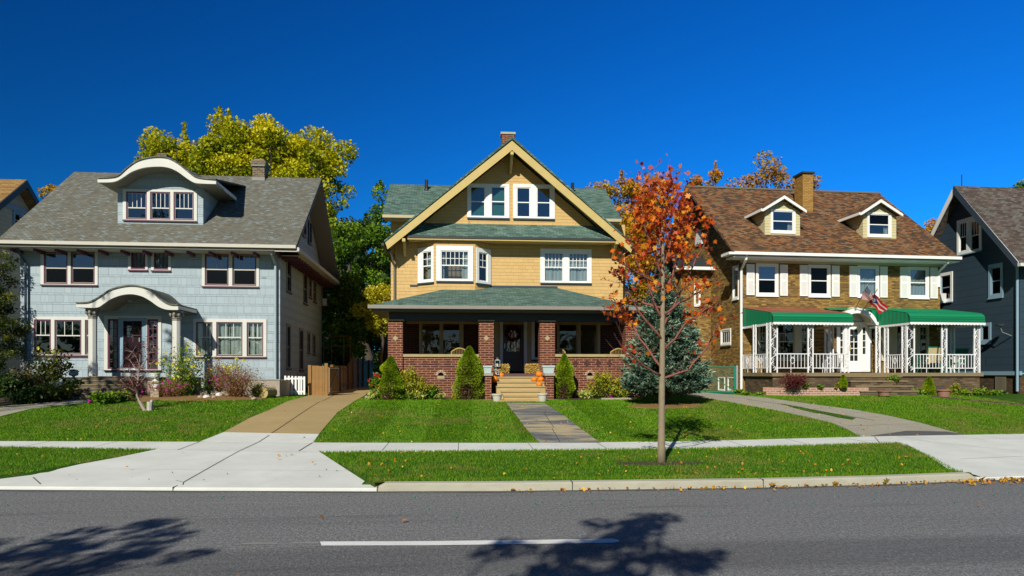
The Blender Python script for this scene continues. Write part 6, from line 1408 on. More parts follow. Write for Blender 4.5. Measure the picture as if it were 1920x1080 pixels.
# ---------------------------------------------------------------- blue spruce
g = G(1247,757); o = g; root = thing('blue_spruce', 'blue-green spruce on the lawn behind the young maple', 'tree', o)
Ht = at(1245,502,g[1])[2]-g[2]; Rb = 1.42; C = []; D = []; T = []; mb = MB(); mb.tube([(0,0,-.05),(0,0,Ht*.5),(0,0,Ht)], [.12,.07,.01], 8)
z = .45; wv = 0
while z < Ht:
    f = (z-.45)/(Ht-.45); R = Rb*(1-f)**.92*(1 if f > .12 else .86+f)+.05; nb = int(12*(1-f))+5; wv += 1
    for k in range(nb):
        q = 2*pi*k/nb+wv*1.3+RNG.normal(0,.12); Rk = R*RNG.uniform(.72,1.14); n = max(3, int(Rk/.055)); tilt = .1+.45*f
        mb.tube([(0,0,z), (cos(q)*Rk*.6, sin(q)*Rk*.6, z-.05*Rk+tilt*Rk*.4), (cos(q)*Rk, sin(q)*Rk, z+tilt*Rk*.9)], [.014,.01,.004], 4)
        tone = RNG.uniform(-.2,.25)
        for j in range(n):
            u = (j+RNG.random())/n
            if u < .3: continue
            r = Rk*u; zz = z-.06*Rk*sin(pi*u)+tilt*Rk*.9*u*u; w_ = .135*(1-.55*u)*min(1, Rk*1.4)
            m = 16; off = RNG.normal(0,1,(m,3))*[w_,w_,.05]; 
            C.append(np.array([cos(q)*r, sin(q)*r, zz])+off*1.0)
            dd_ = np.array([cos(q), sin(q), .35])+off/(.17)*.9+RNG.normal(0,.45,(m,3)); D.append(dd_)
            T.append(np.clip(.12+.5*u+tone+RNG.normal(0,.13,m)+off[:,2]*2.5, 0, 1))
    z += .125+.03*f
C = np.concatenate(C); D = np.concatenate(D); T = np.concatenate(T)
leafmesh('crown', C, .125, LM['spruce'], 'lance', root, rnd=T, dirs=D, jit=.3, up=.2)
k = RNG.permutation(len(C))[:int(len(C)*.18)]; k = k[C[k][:,2] < Ht*.6]; leafmesh('old_needles', C[k]+RNG.normal(0,.015,(len(k),3)), .09, LM['sprold'], 'lance', root, dirs=D[k], jit=.3)
mb.build('trunk', M['barkdk'], root)
# ---------------------------------------------------------------- conical dwarf conifers
def conifer(label, px, pyb, pyt, hw, Yoff=0, leaf=.036, dens=1.0, dead=.3, g=None, lump=.22, group=None, mat='dwarf', name='dwarf_conifer'):
    g = g or GP(px, pyb); Y = g[1]; Hh = at(px, pyt, Y)[2]-g[2]; R = hw*Y/F; root = thing(name, label, 'shrub', g, group=group)
    lobes = [(RNG.uniform(0,2*pi), RNG.uniform(.08,.85), RNG.uniform(.6,1)) for _ in range(26)]
    n = int(15000*dens); zz = RNG.random(n)**.75; q = RNG.uniform(0,2*pi,n)
    prof = (1-zz)**.52*np.minimum(1, .72+zz*1.1)*1.12
    rad = np.zeros(n)+lump*-.5
    for (a, b, c) in lobes: rad += lump*c*np.exp(-(((np.angle(np.exp(1j*(q-a))))/.55)**2+((zz-b)/.09)**2))*1.5
    r = R*prof*(1+rad)*(1-.12*RNG.random(n)**2); 
    P = np.stack([r*np.cos(q), r*np.sin(q), zz*Hh], 1); dirs = np.stack([np.cos(q), np.sin(q), np.full(n,.9)], 1)
    T = np.clip(.45+rad/lump*.3+RNG.normal(0,.16,n), 0, 1)
    dz = (zz < dead) & (np.sin(q*3+1)+RNG.normal(0,.5,n) > .1)
    leafmesh('foliage', P[~dz], leaf, LM[mat], 'leaf', root, rnd=T[~dz], dirs=dirs[~dz], jit=.8)
    if dz.any(): leafmesh('dead_twigs', P[dz]*[.93,.93,1], leaf*.9, LM['deadc'], 'needle', root, dirs=dirs[dz])
    P2 = P*[.8,.8,.97]; kk = RNG.permutation(n)[:n//3]; leafmesh('inner_twigs', P2[kk], leaf*1.5, LM['deadc'], 'leaf', root)
    mb = MB(); mb.tube([(0,0,-.05),(0,0,Hh*.6)], [.05,.02], 6); mb.build('stem', M['barkdk'], root); return root
conifer('plump conical dwarf conifer at the left end of the brick porch', 733, 744, 668, 24, dead=.2, group='conical conifers by the brick porch')
conifer('tall conical dwarf conifer with brown base left of the porch steps', 880, 745, 649, 28, dead=.28, group='conical conifers by the brick porch')
conifer('narrow conical dwarf conifer right of the porch steps', 1058, 744, 663, 19.5, dead=.3, group='conical conifers by the brick porch')
conifer('tiny cone-shaped conifer in the salmon brick planter', 1581, 728, 703, 8.5, g=at(1581,728,23.7), dens=.35, dead=0, lump=.05, group='little cone conifers by the green awnings')
conifer('small cone-shaped conifer before the brown porch base near the right steps', 1742, 733, 706, 12, dens=.4, dead=0, lump=.06, group='little cone conifers by the green awnings')
# ---------------------------------------------------------------- garden plants
def plant(name, label, px, py, hpx, wpx, leafm='plant', leaf=.06, n=500, shape='leaf', cat='plant', stems=8, flowers=None, droop=0, g=None, depth=.8, group=None, base=.0, dens_low=1.0, fsize=.05, fn=20, up=.3, stemm='twig'):
    n = int(n*2.6); leaf *= 1.15; g = g or GP(px, py); s = g[1]/F; Hh, R = hpx*s, wpx*s/2; root = thing(name, label, cat, g, group=group)
    ns = max(3, stems); tips = []; mb = MB()
    for k in range(ns):
        q = RNG.uniform(0,2*pi); r = R*sqrt(RNG.random()); tip = np.array([r*cos(q), r*sin(q)*depth, Hh*RNG.uniform(.6,1)*(1-.35*(r/R)**2)]); mid = tip*[.45,.45,.6]
        mb.tube([(tip[0]*.15,tip[1]*.15,-.02), mid, tip], [.009,.006,.002], 4); tips.append((mid, tip))
    mb.build('stems', M[stemm], root)
    C = []
    for i in range(n):
        mid, tip = tips[RNG.integers(ns)]; u = RNG.random()**dens_low
        a = (mid*u*2 if u < .5 else mid+(tip-mid)*(u-.5)*2); C.append(a+RNG.normal(0, R*.2, 3)*[1,1,.6]+np.array([0,0,base*Hh]))
    C = np.array(C); C[:,2] = np.maximum(C[:,2], .02); d = RNG.normal(size=C.shape)*.6+C*[.8,.8,0]/(R+.01)*.6; d[:,2] += .3-droop
    T = np.clip(RNG.normal(.5,.22,n)+(C[:,2]/Hh-.5)*.3, 0, 1)
    leafmesh('leaves', C, leaf, LM[leafm], shape, root, rnd=T, dirs=d, up=up)
    if flowers:
        F_ = []
        for k in range(fn):
            mid, tip = tips[RNG.integers(ns)]; c = mid+(tip-mid)*RNG.uniform(.2,1.1)+RNG.normal(0,R*.15,3)*[1,1,.7]; c[1] -= .06
            for j in range(6):
                q = j*pi/3; F_.append((c+np.array([cos(q)*fsize*.4, -.01, sin(q)*fsize*.4]), (cos(q),-.2,sin(q))))
        leafmesh('flowers', [f[0] for f in F_], fsize*.9, LM[flowers], 'leaf', root, dirs=[f[1] for f in F_], jit=.2, up=0)
    return root
# left edge tree
gx_ = (-16.6, 26.2, .9)
P, T, C = crown_pts([(-16.6,26.2,5.2,1.0,.9,1.4),(-16.2,26.1,3.5,1.1,.9,1.2),(-16.3,26.0,2.4,1.1,1.0,1.0),(-17.2,26.4,4.2,1.3,1.0,1.6)], .3, 130, 2.6)
root = thing('garden_tree', 'dark yellow-tipped tree at the left corner of the grey blue house', 'tree', gx_); leafmesh('crown', P-np.array(gx_), .12, LM['shade'], 'lance', root, rnd=T)
mb = MB(); limbs(mb, (0,0,0), (0,0,4.2), .12, [np.array(C[i])-np.array(gx_) for i in RNG.permutation(len(C))[:12]]); mb.build('trunk', M['barkdk'], root, smooth=True)
PL = plant
# shaded bed left of the steps
PL('flowering_shrub', 'loose shrub with pale stems and yellow flowers under the left ground floor windows', 95, 735, 100, 70, 'shade', .07, 900, flowers='yfl', stems=18, fsize=.075, fn=14, stemm='pale_twig')
PL('bushy_perennial', 'rusty brown bushy perennial in the shaded left bed', 60, 742, 68, 75, 'rust', .05, 1400, 'lance', stems=20, stemm='wooddk')
PL('leafy_bush', 'dark green bush in the shade left of the entry steps', 30, 745, 50, 80, 'dkgreen', .08, 1200)
PL('leafy_bush', 'yellow-green bush at the left edge of the picture', 8, 728, 38, 50, 'plant', .08, 700)
PL('leafy_bush', 'low dark bush against the left side of the entry steps', 138, 742, 40, 45, 'dkgreen', .07, 900)
PL('leafy_bush', 'low dark bush before the rusty perennial', 95, 752, 34, 90, 'shade', .07, 1200)
PL('leafy_bush', 'low green and grey bush at the foot of the shaded path', 50, 757, 26, 70, 'dkgreen', .07, 800)
PL('leafy_bush', 'bright green bushy plant in front of the entry steps', 198, 758, 26, 46, 'plant', .07, 800)
PL('pink_flower', 'single tall pink flower beside the entry steps', 195, 750, 34, 8, 'plant', .04, 30, flowers='pink', fn=5, stems=3, fsize=.07, cat='flower')
PL('flower_clump', 'purple flower clump at the edge of the garden path', 172, 757, 10, 18, 'plant', .05, 80, flowers='pink', fn=8, stems=4, cat='flower')
PL('leafy_bush', 'green plant with purple flowers right of the bright green plant', 232, 753, 22, 30, 'plant', .06, 350, flowers='pink', fn=8)
PL('flower_clump', 'yellow flowers behind the red-leaved sapling', 246, 744, 26, 20, 'plant', .05, 120, flowers='yfl', fn=10, cat='flower')
PL('climbing_rose', 'airy shrub with pale yellow blooms around the right entry column', 345, 738, 112, 88, 'plant', .055, 900, stems=26, flowers='yfl', fn=50, fsize=.062, group=None, stemm='wooddk')
PL('leafy_bush', 'spiky yellow-green clump between the urns and the right column', 312, 735, 38, 46, 'plant', .1, 500, 'lance')
PL('leafy_bush', 'bright green lance-leaved clump right of the entry column', 352, 735, 40, 40, 'plant', .1, 500, 'lance')
PL('flowering_bush', 'rusty bush with pink daisies before the white urn', 318, 745, 36, 75, 'rust', .045, 900, 'lance', flowers='pink', fn=20, fsize=.055, stems=18)
PL('flowering_bush', 'green bush with magenta flowers above the rock edging', 388, 735, 44, 50, 'plant', .05, 700, 'lance', flowers='pink', fn=16, fsize=.06)
PL('rusty_shrub', 'tall pinkish brown feathery shrub under the curtained windows', 412, 738, 72, 50, 'rust', .05, 1500, 'lance', stems=26, flowers=None)
PL('rusty_shrub', 'wide rusty shrub with magenta and yellow flowers at the bed corner', 445, 745, 66, 90, 'rust', .05, 2300, 'lance', stems=30, flowers='pink', fn=16, fsize=.05)
PL('yellow_daisy', 'tall yellow daisies over the rusty shrubs', 438, 740, 92, 42, 'plant', .05, 200, 'lance', stems=12, flowers='yfl', fn=16, fsize=.08, cat='flower')
PL('leafy_bush', 'grey-green bush at the timber box corner', 478, 746, 30, 40, 'shade', .05, 700, 'lance')
# red sapling
g = G(272,770); o = g; root = thing('red_sapling', 'leaning red-leaved sapling with pale twigs on the left lawn', 'tree', g); Y = g[1]
q_ = lambda px, py, dy=0: np.array(at(px,py,Y+dy))-np.array(g)
mb = MB(); mb.tube([q_(272,771),q_(263,755),q_(257,742),q_(258,720),q_(261,690),q_(263,665)], [.05,.042,.036,.028,.018,.006], 7)
LPp = []
for b in [[(257,742),(252,728),(245,712),(232,695)],[(258,725),(268,712),(278,700),(285,680)],[(260,700),(250,685),(243,675)],[(261,695),(272,678),(280,662),(288,650)],[(262,685),(255,668),(248,660)],[(262,678),(270,660),(271,645)],[(257,735),(265,725),(280,720)],[(256,735),(240,725),(225,712)],[(259,712),(245,700),(240,690)],[(262,690),(276,672),(277,650)]]:
    dy = RNG.uniform(-.35,.35); n = len(b); pts = [q_(px,py,dy*i/(n-1)) for i,(px,py) in enumerate(b)]; mb.tube(pts, [.014,.01,.006,.003][:n], 5)
    for i in range(n):
        for k in range(4): e = pts[i]+RNG.normal(0,.09,3)+np.array([0,0,.05]); mb.tube([pts[i], e], [.004,.002], 3); LPp += [e+RNG.normal(0,.05,3) for _ in range(20 if pts[i][2] < 1.0 else 9)]
mb.build('trunk', M['pale_twig'], root); leafmesh('leaves', LPp, .05, LM['redm'], 'lance', root)
g = G(281,770); mb = MB(); mb.tube([(0,0,-.03),(.0,0,.1),(.01,0,.25)], [.085,.08,.085], 9); mb.tube([(.03,.02,.22),(.05,.0,.3)], [.05,.03], 6)
o_ = mb.build('stump', M['stump']); o_.location = g; tag(o_, 'short weathered grey stump beside the leaning sapling', 'stump')
# yellow house bed
PL('leafy_bush', 'leafy plant with red blooms left of the plump conifer', 704, 741, 58, 24, 'plant', .09, 350, flowers='red', fn=7, stems=8, fsize=.09)
PL('yellow_hosta', 'yellow and orange leaved plant at the driveway corner of the bed', 702, 744, 22, 44, 'hosta', .1, 260, 'lance', up=.6)
PL('autumn_shrub', 'tall autumn shrub with drooping leaves right of the plump conifer', 766, 741, 72, 42, 'fallp', .1, 620, 'lance', droop=1.1, flowers='red', fn=3)
PL('autumn_shrub', 'drooping yellow-green shrub before the left porch wall', 790, 742, 52, 44, 'fallp', .09, 600, 'lance', droop=1.1)
PL('yellow_hosta', 'bright yellow-green low plant before the left porch wall', 786, 746, 18, 36, 'hosta', .08, 220, up=.6)
PL('leafy_bush', 'dark green low bush overhanging the timber edging', 762, 748, 14, 38, 'green', .05, 420)
PL('leafy_bush', 'small dark green bush left of the wall vent', 810, 744, 30, 26, 'green', .06, 420)
PL('hosta', 'small white-striped hosta under the wall vent', 826, 745, 16, 26, 'hosta', .08, 120, 'lance', up=.6)
PL('yellow_cone_flower', 'clump of bright yellow fallen leaves in the mulch', 852, 746, 12, 12, 'yel', .05, 60)
PL('autumn_shrub', 'tall yellow-green shrub before the right porch wall', 1132, 742, 66, 44, 'fallp', .09, 850, 'lance', droop=1.0)
PL('autumn_shrub', 'wide drooping shrub left of the blue spruce', 1160, 744, 48, 56, 'fallp', .09, 800, 'lance', droop=1.0)
PL('autumn_shrub', 'small yellow shrub under the right wall vent', 1108, 742, 36, 26, 'fallp', .08, 320, 'lance', droop=1.0)
PL('leafy_bush', 'grey-green bush behind the pink flowers', 1122, 744, 30, 34, 'shade', .05, 500)
PL('yellow_hosta', 'pale yellow hosta right of the narrow conifer', 1100, 746, 20, 36, 'hosta', .1, 260, up=.6)
PL('flower_clump', 'magenta flowers edging the bed right of the yellow hosta', 1134, 746, 14, 30, 'plant', .05, 160, flowers='pink', fn=16, fsize=.07, cat='flower')
PL('leafy_bush', 'rounded dark green shrub behind the spruce trunk', 1205, 743, 34, 70, 'green', .06, 1300)
PL('leafy_bush', 'bright green low bush right of the spruce trunk base', 1232, 744, 18, 28, 'plant', .07, 260)
# brick house garden
PL('red_japanese_maple', 'dark red spreading dwarf maple before the left green awning porch', 1485, 727, 32, 60, 'redm', .05, 1500, 'lance', stems=16, cat='shrub', droop=.4, g=at(1485,728,23.6))
PL('leafy_bush', 'small green plant right of the dark red dwarf maple', 1509, 726, 14, 16, 'plant', .05, 130, g=at(1509,728,23.7))
PL('leafy_bush', 'small green weed in the middle of the brick planter', 1538, 726, 10, 18, 'plant', .05, 110, g=at(1538,728,23.7))
PL('leafy_bush', 'small yellow-green plant left of the tiny cone conifer', 1568, 726, 14, 10, 'fallp', .05, 60, g=at(1568,728,23.7))
PL('leafy_bush', 'green weed growing out of the front steps', 1668, 716, 14, 28, 'plant', .06, 120, g=tuple(H3.world(H3.x(1676,-3.0),-3.05,1.35)))
PL('autumn_bush', 'loose red-green bush right of the large brown pot', 1790, 733, 26, 28, 'fallp', .06, 380)
for i, (px, py, hh, ww) in enumerate(((1712,734,16,30),(1728,735,12,30),(1808,733,12,34),(1836,731,14,36),(1868,732,12,20),(1695,737,9,24),(1770,739,8,30),(1860,735,8,40))):
    PL('weed_clump', ['tall green weeds at the right end of the front steps','green weeds at the foot of the small cone conifer','low weeds right of the red-green bush','low weeds at the right corner of the porch base','small sprig of weeds before the shaded basement','low weeds right of the wide low pot','low weeds right behind the large brown pot','low weeds along the shaded foundation'][i], px, py, hh, ww, 'plant', .06, 260)
for i, (px, py) in enumerate(((1398,737),(1425,738),(1385,737))): PL('weed_clump', ['weeds at the foot of the white downspout','weeds at the left corner of the porch base','weeds by the gate post'][i], px, py, 9, 20, 'plant', .06, 150)
# ---------------------------------------------------------------- grass blades, fallen leaves
NO = [SIDE, NECK1, DR1, WALK, BED1, BED0, BED2, BED3, FR0, MUL]+aprons
MED = gp([(1462,757.5),(1500,764),(1535,772),(1560,776),(1605,785),(1598,788.5),(1570,784),(1545,778),(1520,774),(1490,766.5)])
drape('grass_median', MED, M['lawn'], .022, label='strip of grass growing along the middle of the old driveway')
def mask(x, y, polys):
    c = np.zeros(len(x), bool)
    for P in polys:
        a = np.array(P); inside = np.zeros(len(x), bool); j = len(a)-1
        for i in range(len(a)):
            cond = ((a[i,1] > y) != (a[j,1] > y)) & (x < (a[j,0]-a[i,0])*(y-a[i,1])/(a[j,1]-a[i,1]+1e-12)+a[i,0]); inside ^= cond; j = i
        c |= inside
    return c
def Hn(x, y):
    K, S1_, S2_ = (np.interp(x, *zip(*t_)) for t_ in (KERB, SWN, SWF)); k = K+.1; tp_ = np.interp(x, *zip(*TOP)); w_ = y-S2_; s = np.clip(w_/7.6, 0, 1)
    z = np.where(w_ < 7.6, .175+(tp_-.175)*(s*.75+.25*s*s*(3-2*s)), tp_+.012*np.minimum(w_-7.6, 14))
    z = np.where(y < S2_, .155+.02*(y-S1_)/(S2_-S1_), z); return np.where(y < S1_, .11+.045*(y-k)/(S1_-k), z)
def blades(n, y0f, y1f, h0, wd, seed):
    r = np.random.default_rng(seed); x = r.uniform(-16, 19, n); a, b = np.interp(x, *zip(*y0f)), np.interp(x, *zip(*y1f)); y = a+(b-a)*r.random(n)
    ok = ~mask(x, y, NO) & (np.abs(x*.98-.09*y) < y*.80+1)
    dr3 = mask(x, y, [DR3, PT]); ok &= ~(dr3 & ~mask(x, y, [MED])); x, y = x[ok], y[ok]; n = len(x); z = Hn(x, y)
    q = r.uniform(0,2*pi,n); hh = h0*r.uniform(.5,1.3,n); w_ = wd*r.uniform(.6,1.2,n); l = r.normal(0,.35,(n,2))*hh[:,None]; l[:,1] += np.where((y > 14.4) & (x < 7) & (x > -3.6), .27*np.sign(np.sin((x-.035*y)*pi/1.05)), 0)*hh
    V = np.empty((n,3,3)); V[:,0] = np.stack([x-np.cos(q)*w_, y-np.sin(q)*w_, z-.005],1); V[:,1] = np.stack([x+np.cos(q)*w_, y+np.sin(q)*w_, z-.005],1); V[:,2] = np.stack([x+l[:,0], y+l[:,1], z+hh],1)
    return V, r.random(n)
B = [blades(210000, [(x,y+.17) for x,y in KERB], SWN, .036, .004, 1), blades(20000, [(x,y+.17) for x,y in KERB], [(x,y+.32) for x,y in KERB], .05, .006, 5), blades(15000, [(x,y-.18) for x,y in SWN], SWN, .05, .007, 6), blades(20000, SWF, [(x,y+.22) for x,y in SWF], .055, .008, 7), blades(230000, SWF, [(x,y+4.2) for x,y in SWF], .036, .007, 2), blades(200000, [(x,y+4) for x,y in SWF], [(x,y+10.5) for x,y in SWF], .04, .01, 3)]
V = np.concatenate([b[0] for b in B]); rr = np.concatenate([b[1] for b in B]); n = len(V)
me = bpy.data.meshes.new('grass'); me.vertices.add(n*3); me.vertices.foreach_set('co', V.astype(np.float32).ravel()); me.loops.add(n*3); me.loops.foreach_set('vertex_index', np.arange(n*3, dtype=np.int32))
me.polygons.add(n); me.polygons.foreach_set('loop_start', np.arange(0,n*3,3,dtype=np.int32)); me.polygons.foreach_set('loop_total', np.full(n,3,np.int32)); me.update(calc_edges=True)
me.attributes.new('rnd','FLOAT','FACE').data.foreach_set('value', rr.astype(np.float32)); me.materials.append(M['blade'])
go = bpy.data.objects.new('grass', me); COL.objects.link(go); tag(go, 'short mown grass blades over the lawns and verges', kind='stuff')
r = np.random.default_rng(11); n = 420; x = r.uniform(-9,11,n); y = np.interp(x,*zip(*SWF))+r.random(n)**1.6*7; L1_ = [(a,b) for a,b in zip(x,y)]
x = r.uniform(-8,9,420); y = np.interp(x,*zip(*KERB))+.2+r.random(420)*3.2; L1_ += [(a,b) for a,b in zip(x,y)]
x = r.uniform(-7,9,12); y = r.uniform(5.6,10,12); L1_ += [(a,b) for a,b in zip(x,y)]
x = 9.2-r.random(330)**1.7*8.5; y = np.interp(x,*zip(*KERB))-.02-r.random(330)**2*.25; L1_ += [(a,b) for a,b in zip(x,y)]
x = r.uniform(7.5,9.6,160); y = np.interp(x,*zip(*KERB))-.05-r.random(160)**1.3*.4; L1_ += [(a,b) for a,b in zip(x,y)]
x = r.uniform(6,13,160); y = r.uniform(16,21,160); L1_ += [(a,b) for a,b in zip(x,y)]
L1_ = [p for p in L1_ if not any(inpoly(p[0], p[1], A) for A in aprons+[DR1, SIDE, NECK1]) or r.random() < .1]
P = np.array([(a, b, (0 if b < kb(a) else H(a,b))+.03) for a, b in L1_])
leafmesh('fallen_leaves', P, .042, LM['litter'], 'leaf', up=1.2, svar=.6)['kind'] = 'stuff'; bpy.data.objects['fallen_leaves']['label'] = 'scattered orange and yellow fallen leaves'
# a few large maple leaves by the kerb
for i, (px, py) in enumerate(((1644,903),(1824,897),(1567,910),(1420,903))):
    x, y = R0(px, py+2); lb = ['large brown maple leaf at the kerb foot','large orange maple leaf near the end of the kerb','brown twig-like leaf lying in the gutter','curled leaf by the kerb joint'][i]
    o_ = leafmesh('maple_leaf', [(0,0,.05)], .2 if i < 2 else .12, LM['brown'], 'maple', origin=(0,0,0), dirs=[(1,.1,.35)], jit=.1, up=.4); o_.location = (x, min(y, kb(x)-.05), 0); tag(o_, lb, 'leaf', 'large leaves by the kerb')
# tiny pebbles on the road
mb = MB(); r = np.random.default_rng(5)
for k in range(70):
    x = r.uniform(-3,9) if k > 18 else r.uniform(-6,0); y = kb(x)-.05-abs(r.normal(0,.9)); 
    if k < 14: y = kb(x)+.3+r.random()*2; 
    z = 0 if y < kb(x) else H(x,y)-.03; s = .011; mb.lathe([(s*.3,z+.002),(s,z+s),(s*.3,z+2*s)], x, y, 6)
tag(mb.build('gravel', M['chaing']), 'tiny green beads scattered on the road', kind='stuff')
# ================================================================ props
h = H2; pfz, yc = P2['pfz'], P2['yc']
def put(name, label, cat, loc, group=None): return thing(name, label, cat, loc, group=group)
# hay bales, pumpkins, pots, planters, lantern, wreath
def pumpkin(label, px, py, r, y, sq=.82, z=None):
    x, zc = h.loc(px, py, y); w_ = h.world(x, y, (z if z is not None else zc)); root = put('pumpkin', label, 'pumpkin', w_, 'pumpkins on the porch steps'); mb = MB(); n, m = 32, 10; vs = []
    for j in range(m+1):
        a = -pi/2+pi*j/m
        for i in range(n):
            q = 2*pi*i/n; rr = r*cos(a)*(1-.09*abs(cos(q*4.0))**.6 if cos(a) > .05 else 1); dz = -.12*r if j in (m,) else 0; vs.append((rr*cos(q), rr*sin(q), r*sq*sin(a)+dz))
    fs = [(j*n+i, j*n+(i+1)%n, (j+1)*n+(i+1)%n, (j+1)*n+i) for j in range(m) for i in range(n)]
    mb.add(vs, fs); mb.build('body', M['pump'], root, smooth=True); mb = MB(); mb.tube([(0,0,r*sq*.8),(.005,0,r*sq+.03),(.02,-.01,r*sq+.06)], [.022,.014,.016], 6); mb.build('stem', M['stem'], root)
pumpkin('pumpkin standing before the left hay bale', 939.7, 703.5, .115, -3.0)
pumpkin('topmost pumpkin of the pile on the right of the steps', 1011, 702, .135, -3.15)
pumpkin('left pumpkin of the pile on the right of the steps', 1001.5, 711.8, .115, -3.35)
pumpkin('middle pumpkin under the topmost one of the pile', 1014, 711.5, .125, -3.3)
pumpkin('lowest pumpkin on the third step', 1011, 721, .115, -3.6)
pumpkin('large shaded pumpkin behind the left step pier', 927, 711, .15, -3.25)
def bale(label, a, b, c, d, y):
    x0, x1 = h.x(a,y), h.x(b,y); z0, z1 = pfz, h.z(c,y,a); g_ = h.world((x0+x1)/2, y+.2, z0); root = put('hay_bale', label, 'hay bale', g_, 'hay bales on the porch'); w_ = (x1-x0)/2; H_ = z1-z0
    mb = MB(); mb.box(-w_*.93,w_*.93,-.17,.17,.01,H_*.93); mb.build('body', M['hay'], root, bevel=.03)
    n = 1700; f = RNG.integers(0,3,n); P = np.stack([RNG.uniform(-w_,w_,n), np.where(f == 0, -.19, RNG.uniform(-.2,.2,n)), RNG.uniform(0,H_,n)], 1); P[f == 1, 2] = H_; P[f == 2, 0] = np.sign(P[f == 2, 0])*w_*.97
    P += RNG.normal(0,.012,P.shape); P[:,2] = np.maximum(P[:,2], .01); leafmesh('straw', P, .09, LM['hay'], 'needle', root, dirs=np.tile((1,0,.1),(n,1)), jit=1.2)
LM['hay'] = leafmat('hay_straw', [(.3,.17,.03),(.55,.36,.08),(.75,.55,.18)], trans=.1)
bale('left hay bale beside the dark front door', 927, 953, 685, 700, -2.7); bale('right hay bale beside the dark front door', 987, 1013, 684, 700, -2.7)
def pot(label, px, pyb, pyt, hw, y, mat='potw', name='plant_pot', group='pale pots at the foot of the steps', frame=h, prof=None, cat='pot'):
    x, z0 = frame.loc(px, pyb, y); z1 = frame.loc(px, pyt, y)[1]; r = frame.x(px+hw, y)-x; H_ = z1-z0; wz = frame.world(x, y, 0); z0 = max(z0-.02, H(wz[0], wz[1])) if group.endswith('lawn') or 'foot' in group else z0; H_ = z1-z0; root = put(name, label, cat, frame.world(x, y, z0), group); mb = MB()
    pr = prof or [(.66,0),(.86,.72),(.88,.78),(1.0,.8),(1.02,.98),(.98,1.0),(.84,1.0),(.82,.8)]
    mb.lathe([(a*r, b*H_) for a, b in pr[:6]], n=24); mb.build('pot', M[mat], root, smooth=False)
    mb = MB(); mb.lathe([(pr[6][0]*r, H_*.995) if len(pr) > 6 else (.8*r, H_*.99), (.02, H_*1.005)], n=24); mb.build('soil', M['soil'], root); return root
pot('white pot on the left of the bottom step', 932, 754.8, 738.3, 10.3, -4.75); pot('white pot on the right of the bottom step', 1017.3, 756.2, 737.3, 10, -4.85)
def boxplanter(label, a, b, c, d, y):
    x0, x1 = h.x(a,y), h.x(b,y); z1 = h.z(c,y,a); z0 = h.z(704.6,-3.8,a)+.092; root = put('box_planter', label, 'planter', h.world((x0+x1)/2, y+.15, z0), 'pale blue planters on the step piers'); w_ = (x1-x0)/2; H_ = z1-z0; mb = MB()
    q = .82; V = [(-w_*q,-.11,0),(w_*q,-.11,0),(w_*q,.11,0),(-w_*q,.11,0),(-w_,-.15,H_),(w_,-.15,H_),(w_,.15,H_),(-w_,.15,H_)]; mb.add(V, [(0,3,2,1),(0,1,5,4),(1,2,6,5),(2,3,7,6),(3,0,4,7)])
    mb.poly([(-w_*.95,-.14,H_-.04),(w_*.95,-.14,H_-.04),(w_*.95,.14,H_-.04),(-w_*.95,.14,H_-.04)])
    mb.build('box', M['bluebox'], root, clean=False); mb = MB(); mb.box(-w_-.01,w_+.01,-.165,-.151,H_-.05,H_+.005); mb.box(-w_-.01,w_+.01,.151,.165,H_-.05,H_+.005); mb.box(-w_-.012,-w_+.01,-.15,.15,H_-.05,H_+.004); mb.box(w_-.01,w_+.012,-.15,.15,H_-.05,H_+.004); mb.build('rim', M['bluebox'], root)
boxplanter('pale blue planter on the left step pier', 906.5, 922, 686, 700, -3.6); boxplanter('wider pale blue planter on the right step pier', 1017.5, 1040, 685.5, 700, -3.6)
def lantern(label, px, pyb, pyt, y):
    x, z0 = h.loc(px, pyb, y); z1 = h.loc(px, pyt, y)[1]; H_ = z1-z0; r = .085; root = put('lantern', label, 'lantern', h.world(x,y,z0), 'grey lanterns on the left of the steps'); mb = MB()
    for sx in (-1,1):
        for sy in (-1,1): mb.box(sx*r-.008,sx*r+.008,sy*r-.008,sy*r+.008,.02,H_*.68)
    mb.box(-r-.015,r+.015,-r-.015,r+.015,0,.02); mb.box(-r-.01,r+.01,-r-.01,r+.01,H_*.68,H_*.71); mb.add([(-r-.01,-r-.01,H_*.711),(r+.01,-r-.01,H_*.711),(r+.01,r+.01,H_*.711),(-r-.01,r+.01,H_*.711),(0,0,H_*.92)], [(0,1,4),(1,2,4),(2,3,4),(3,0,4),(0,3,2,1)]); mb.build('cage', M['galv'], root)
    mb = MB(); mb.tube([(.03*cos(a), 0, H_*.95+.03*sin(a)) for a in [k*pi/5 for k in range(11)]], .004, 4); mb.build('ring', M['galv'], root); mb = MB(); mb.lathe([(.03,.021),(.03,H_*.35),(.005,H_*.36)], n=10); mb.build('candle', M['ivory'], root)
lantern('upper grey lantern by the left hay bale', 932.5, 687.5, 671, -2.72) ; lantern('lower small grey lantern beside the shaded pumpkin', 930, 703, 690.5, -3.1)
x, z = h.loc(962, 626, -.06); root = put('wreath', 'dark red dried wreath hanging on the front door', 'wreath', h.world(x,-.06,z)); P = []; 
for k in range(900): q = RNG.uniform(0,2*pi); r = .25+RNG.normal(0,.035); P.append((r*cos(q), RNG.normal(0,.03), r*sin(q)))
leafmesh('twigs', P, .06, LM['redm'], 'leaf', root); mb = MB(); mb.tube([(.25*cos(a),0,.25*sin(a)) for a in [k*pi/12 for k in range(25)]], .03, 6); mb.build('ring', M['wreath'], root)
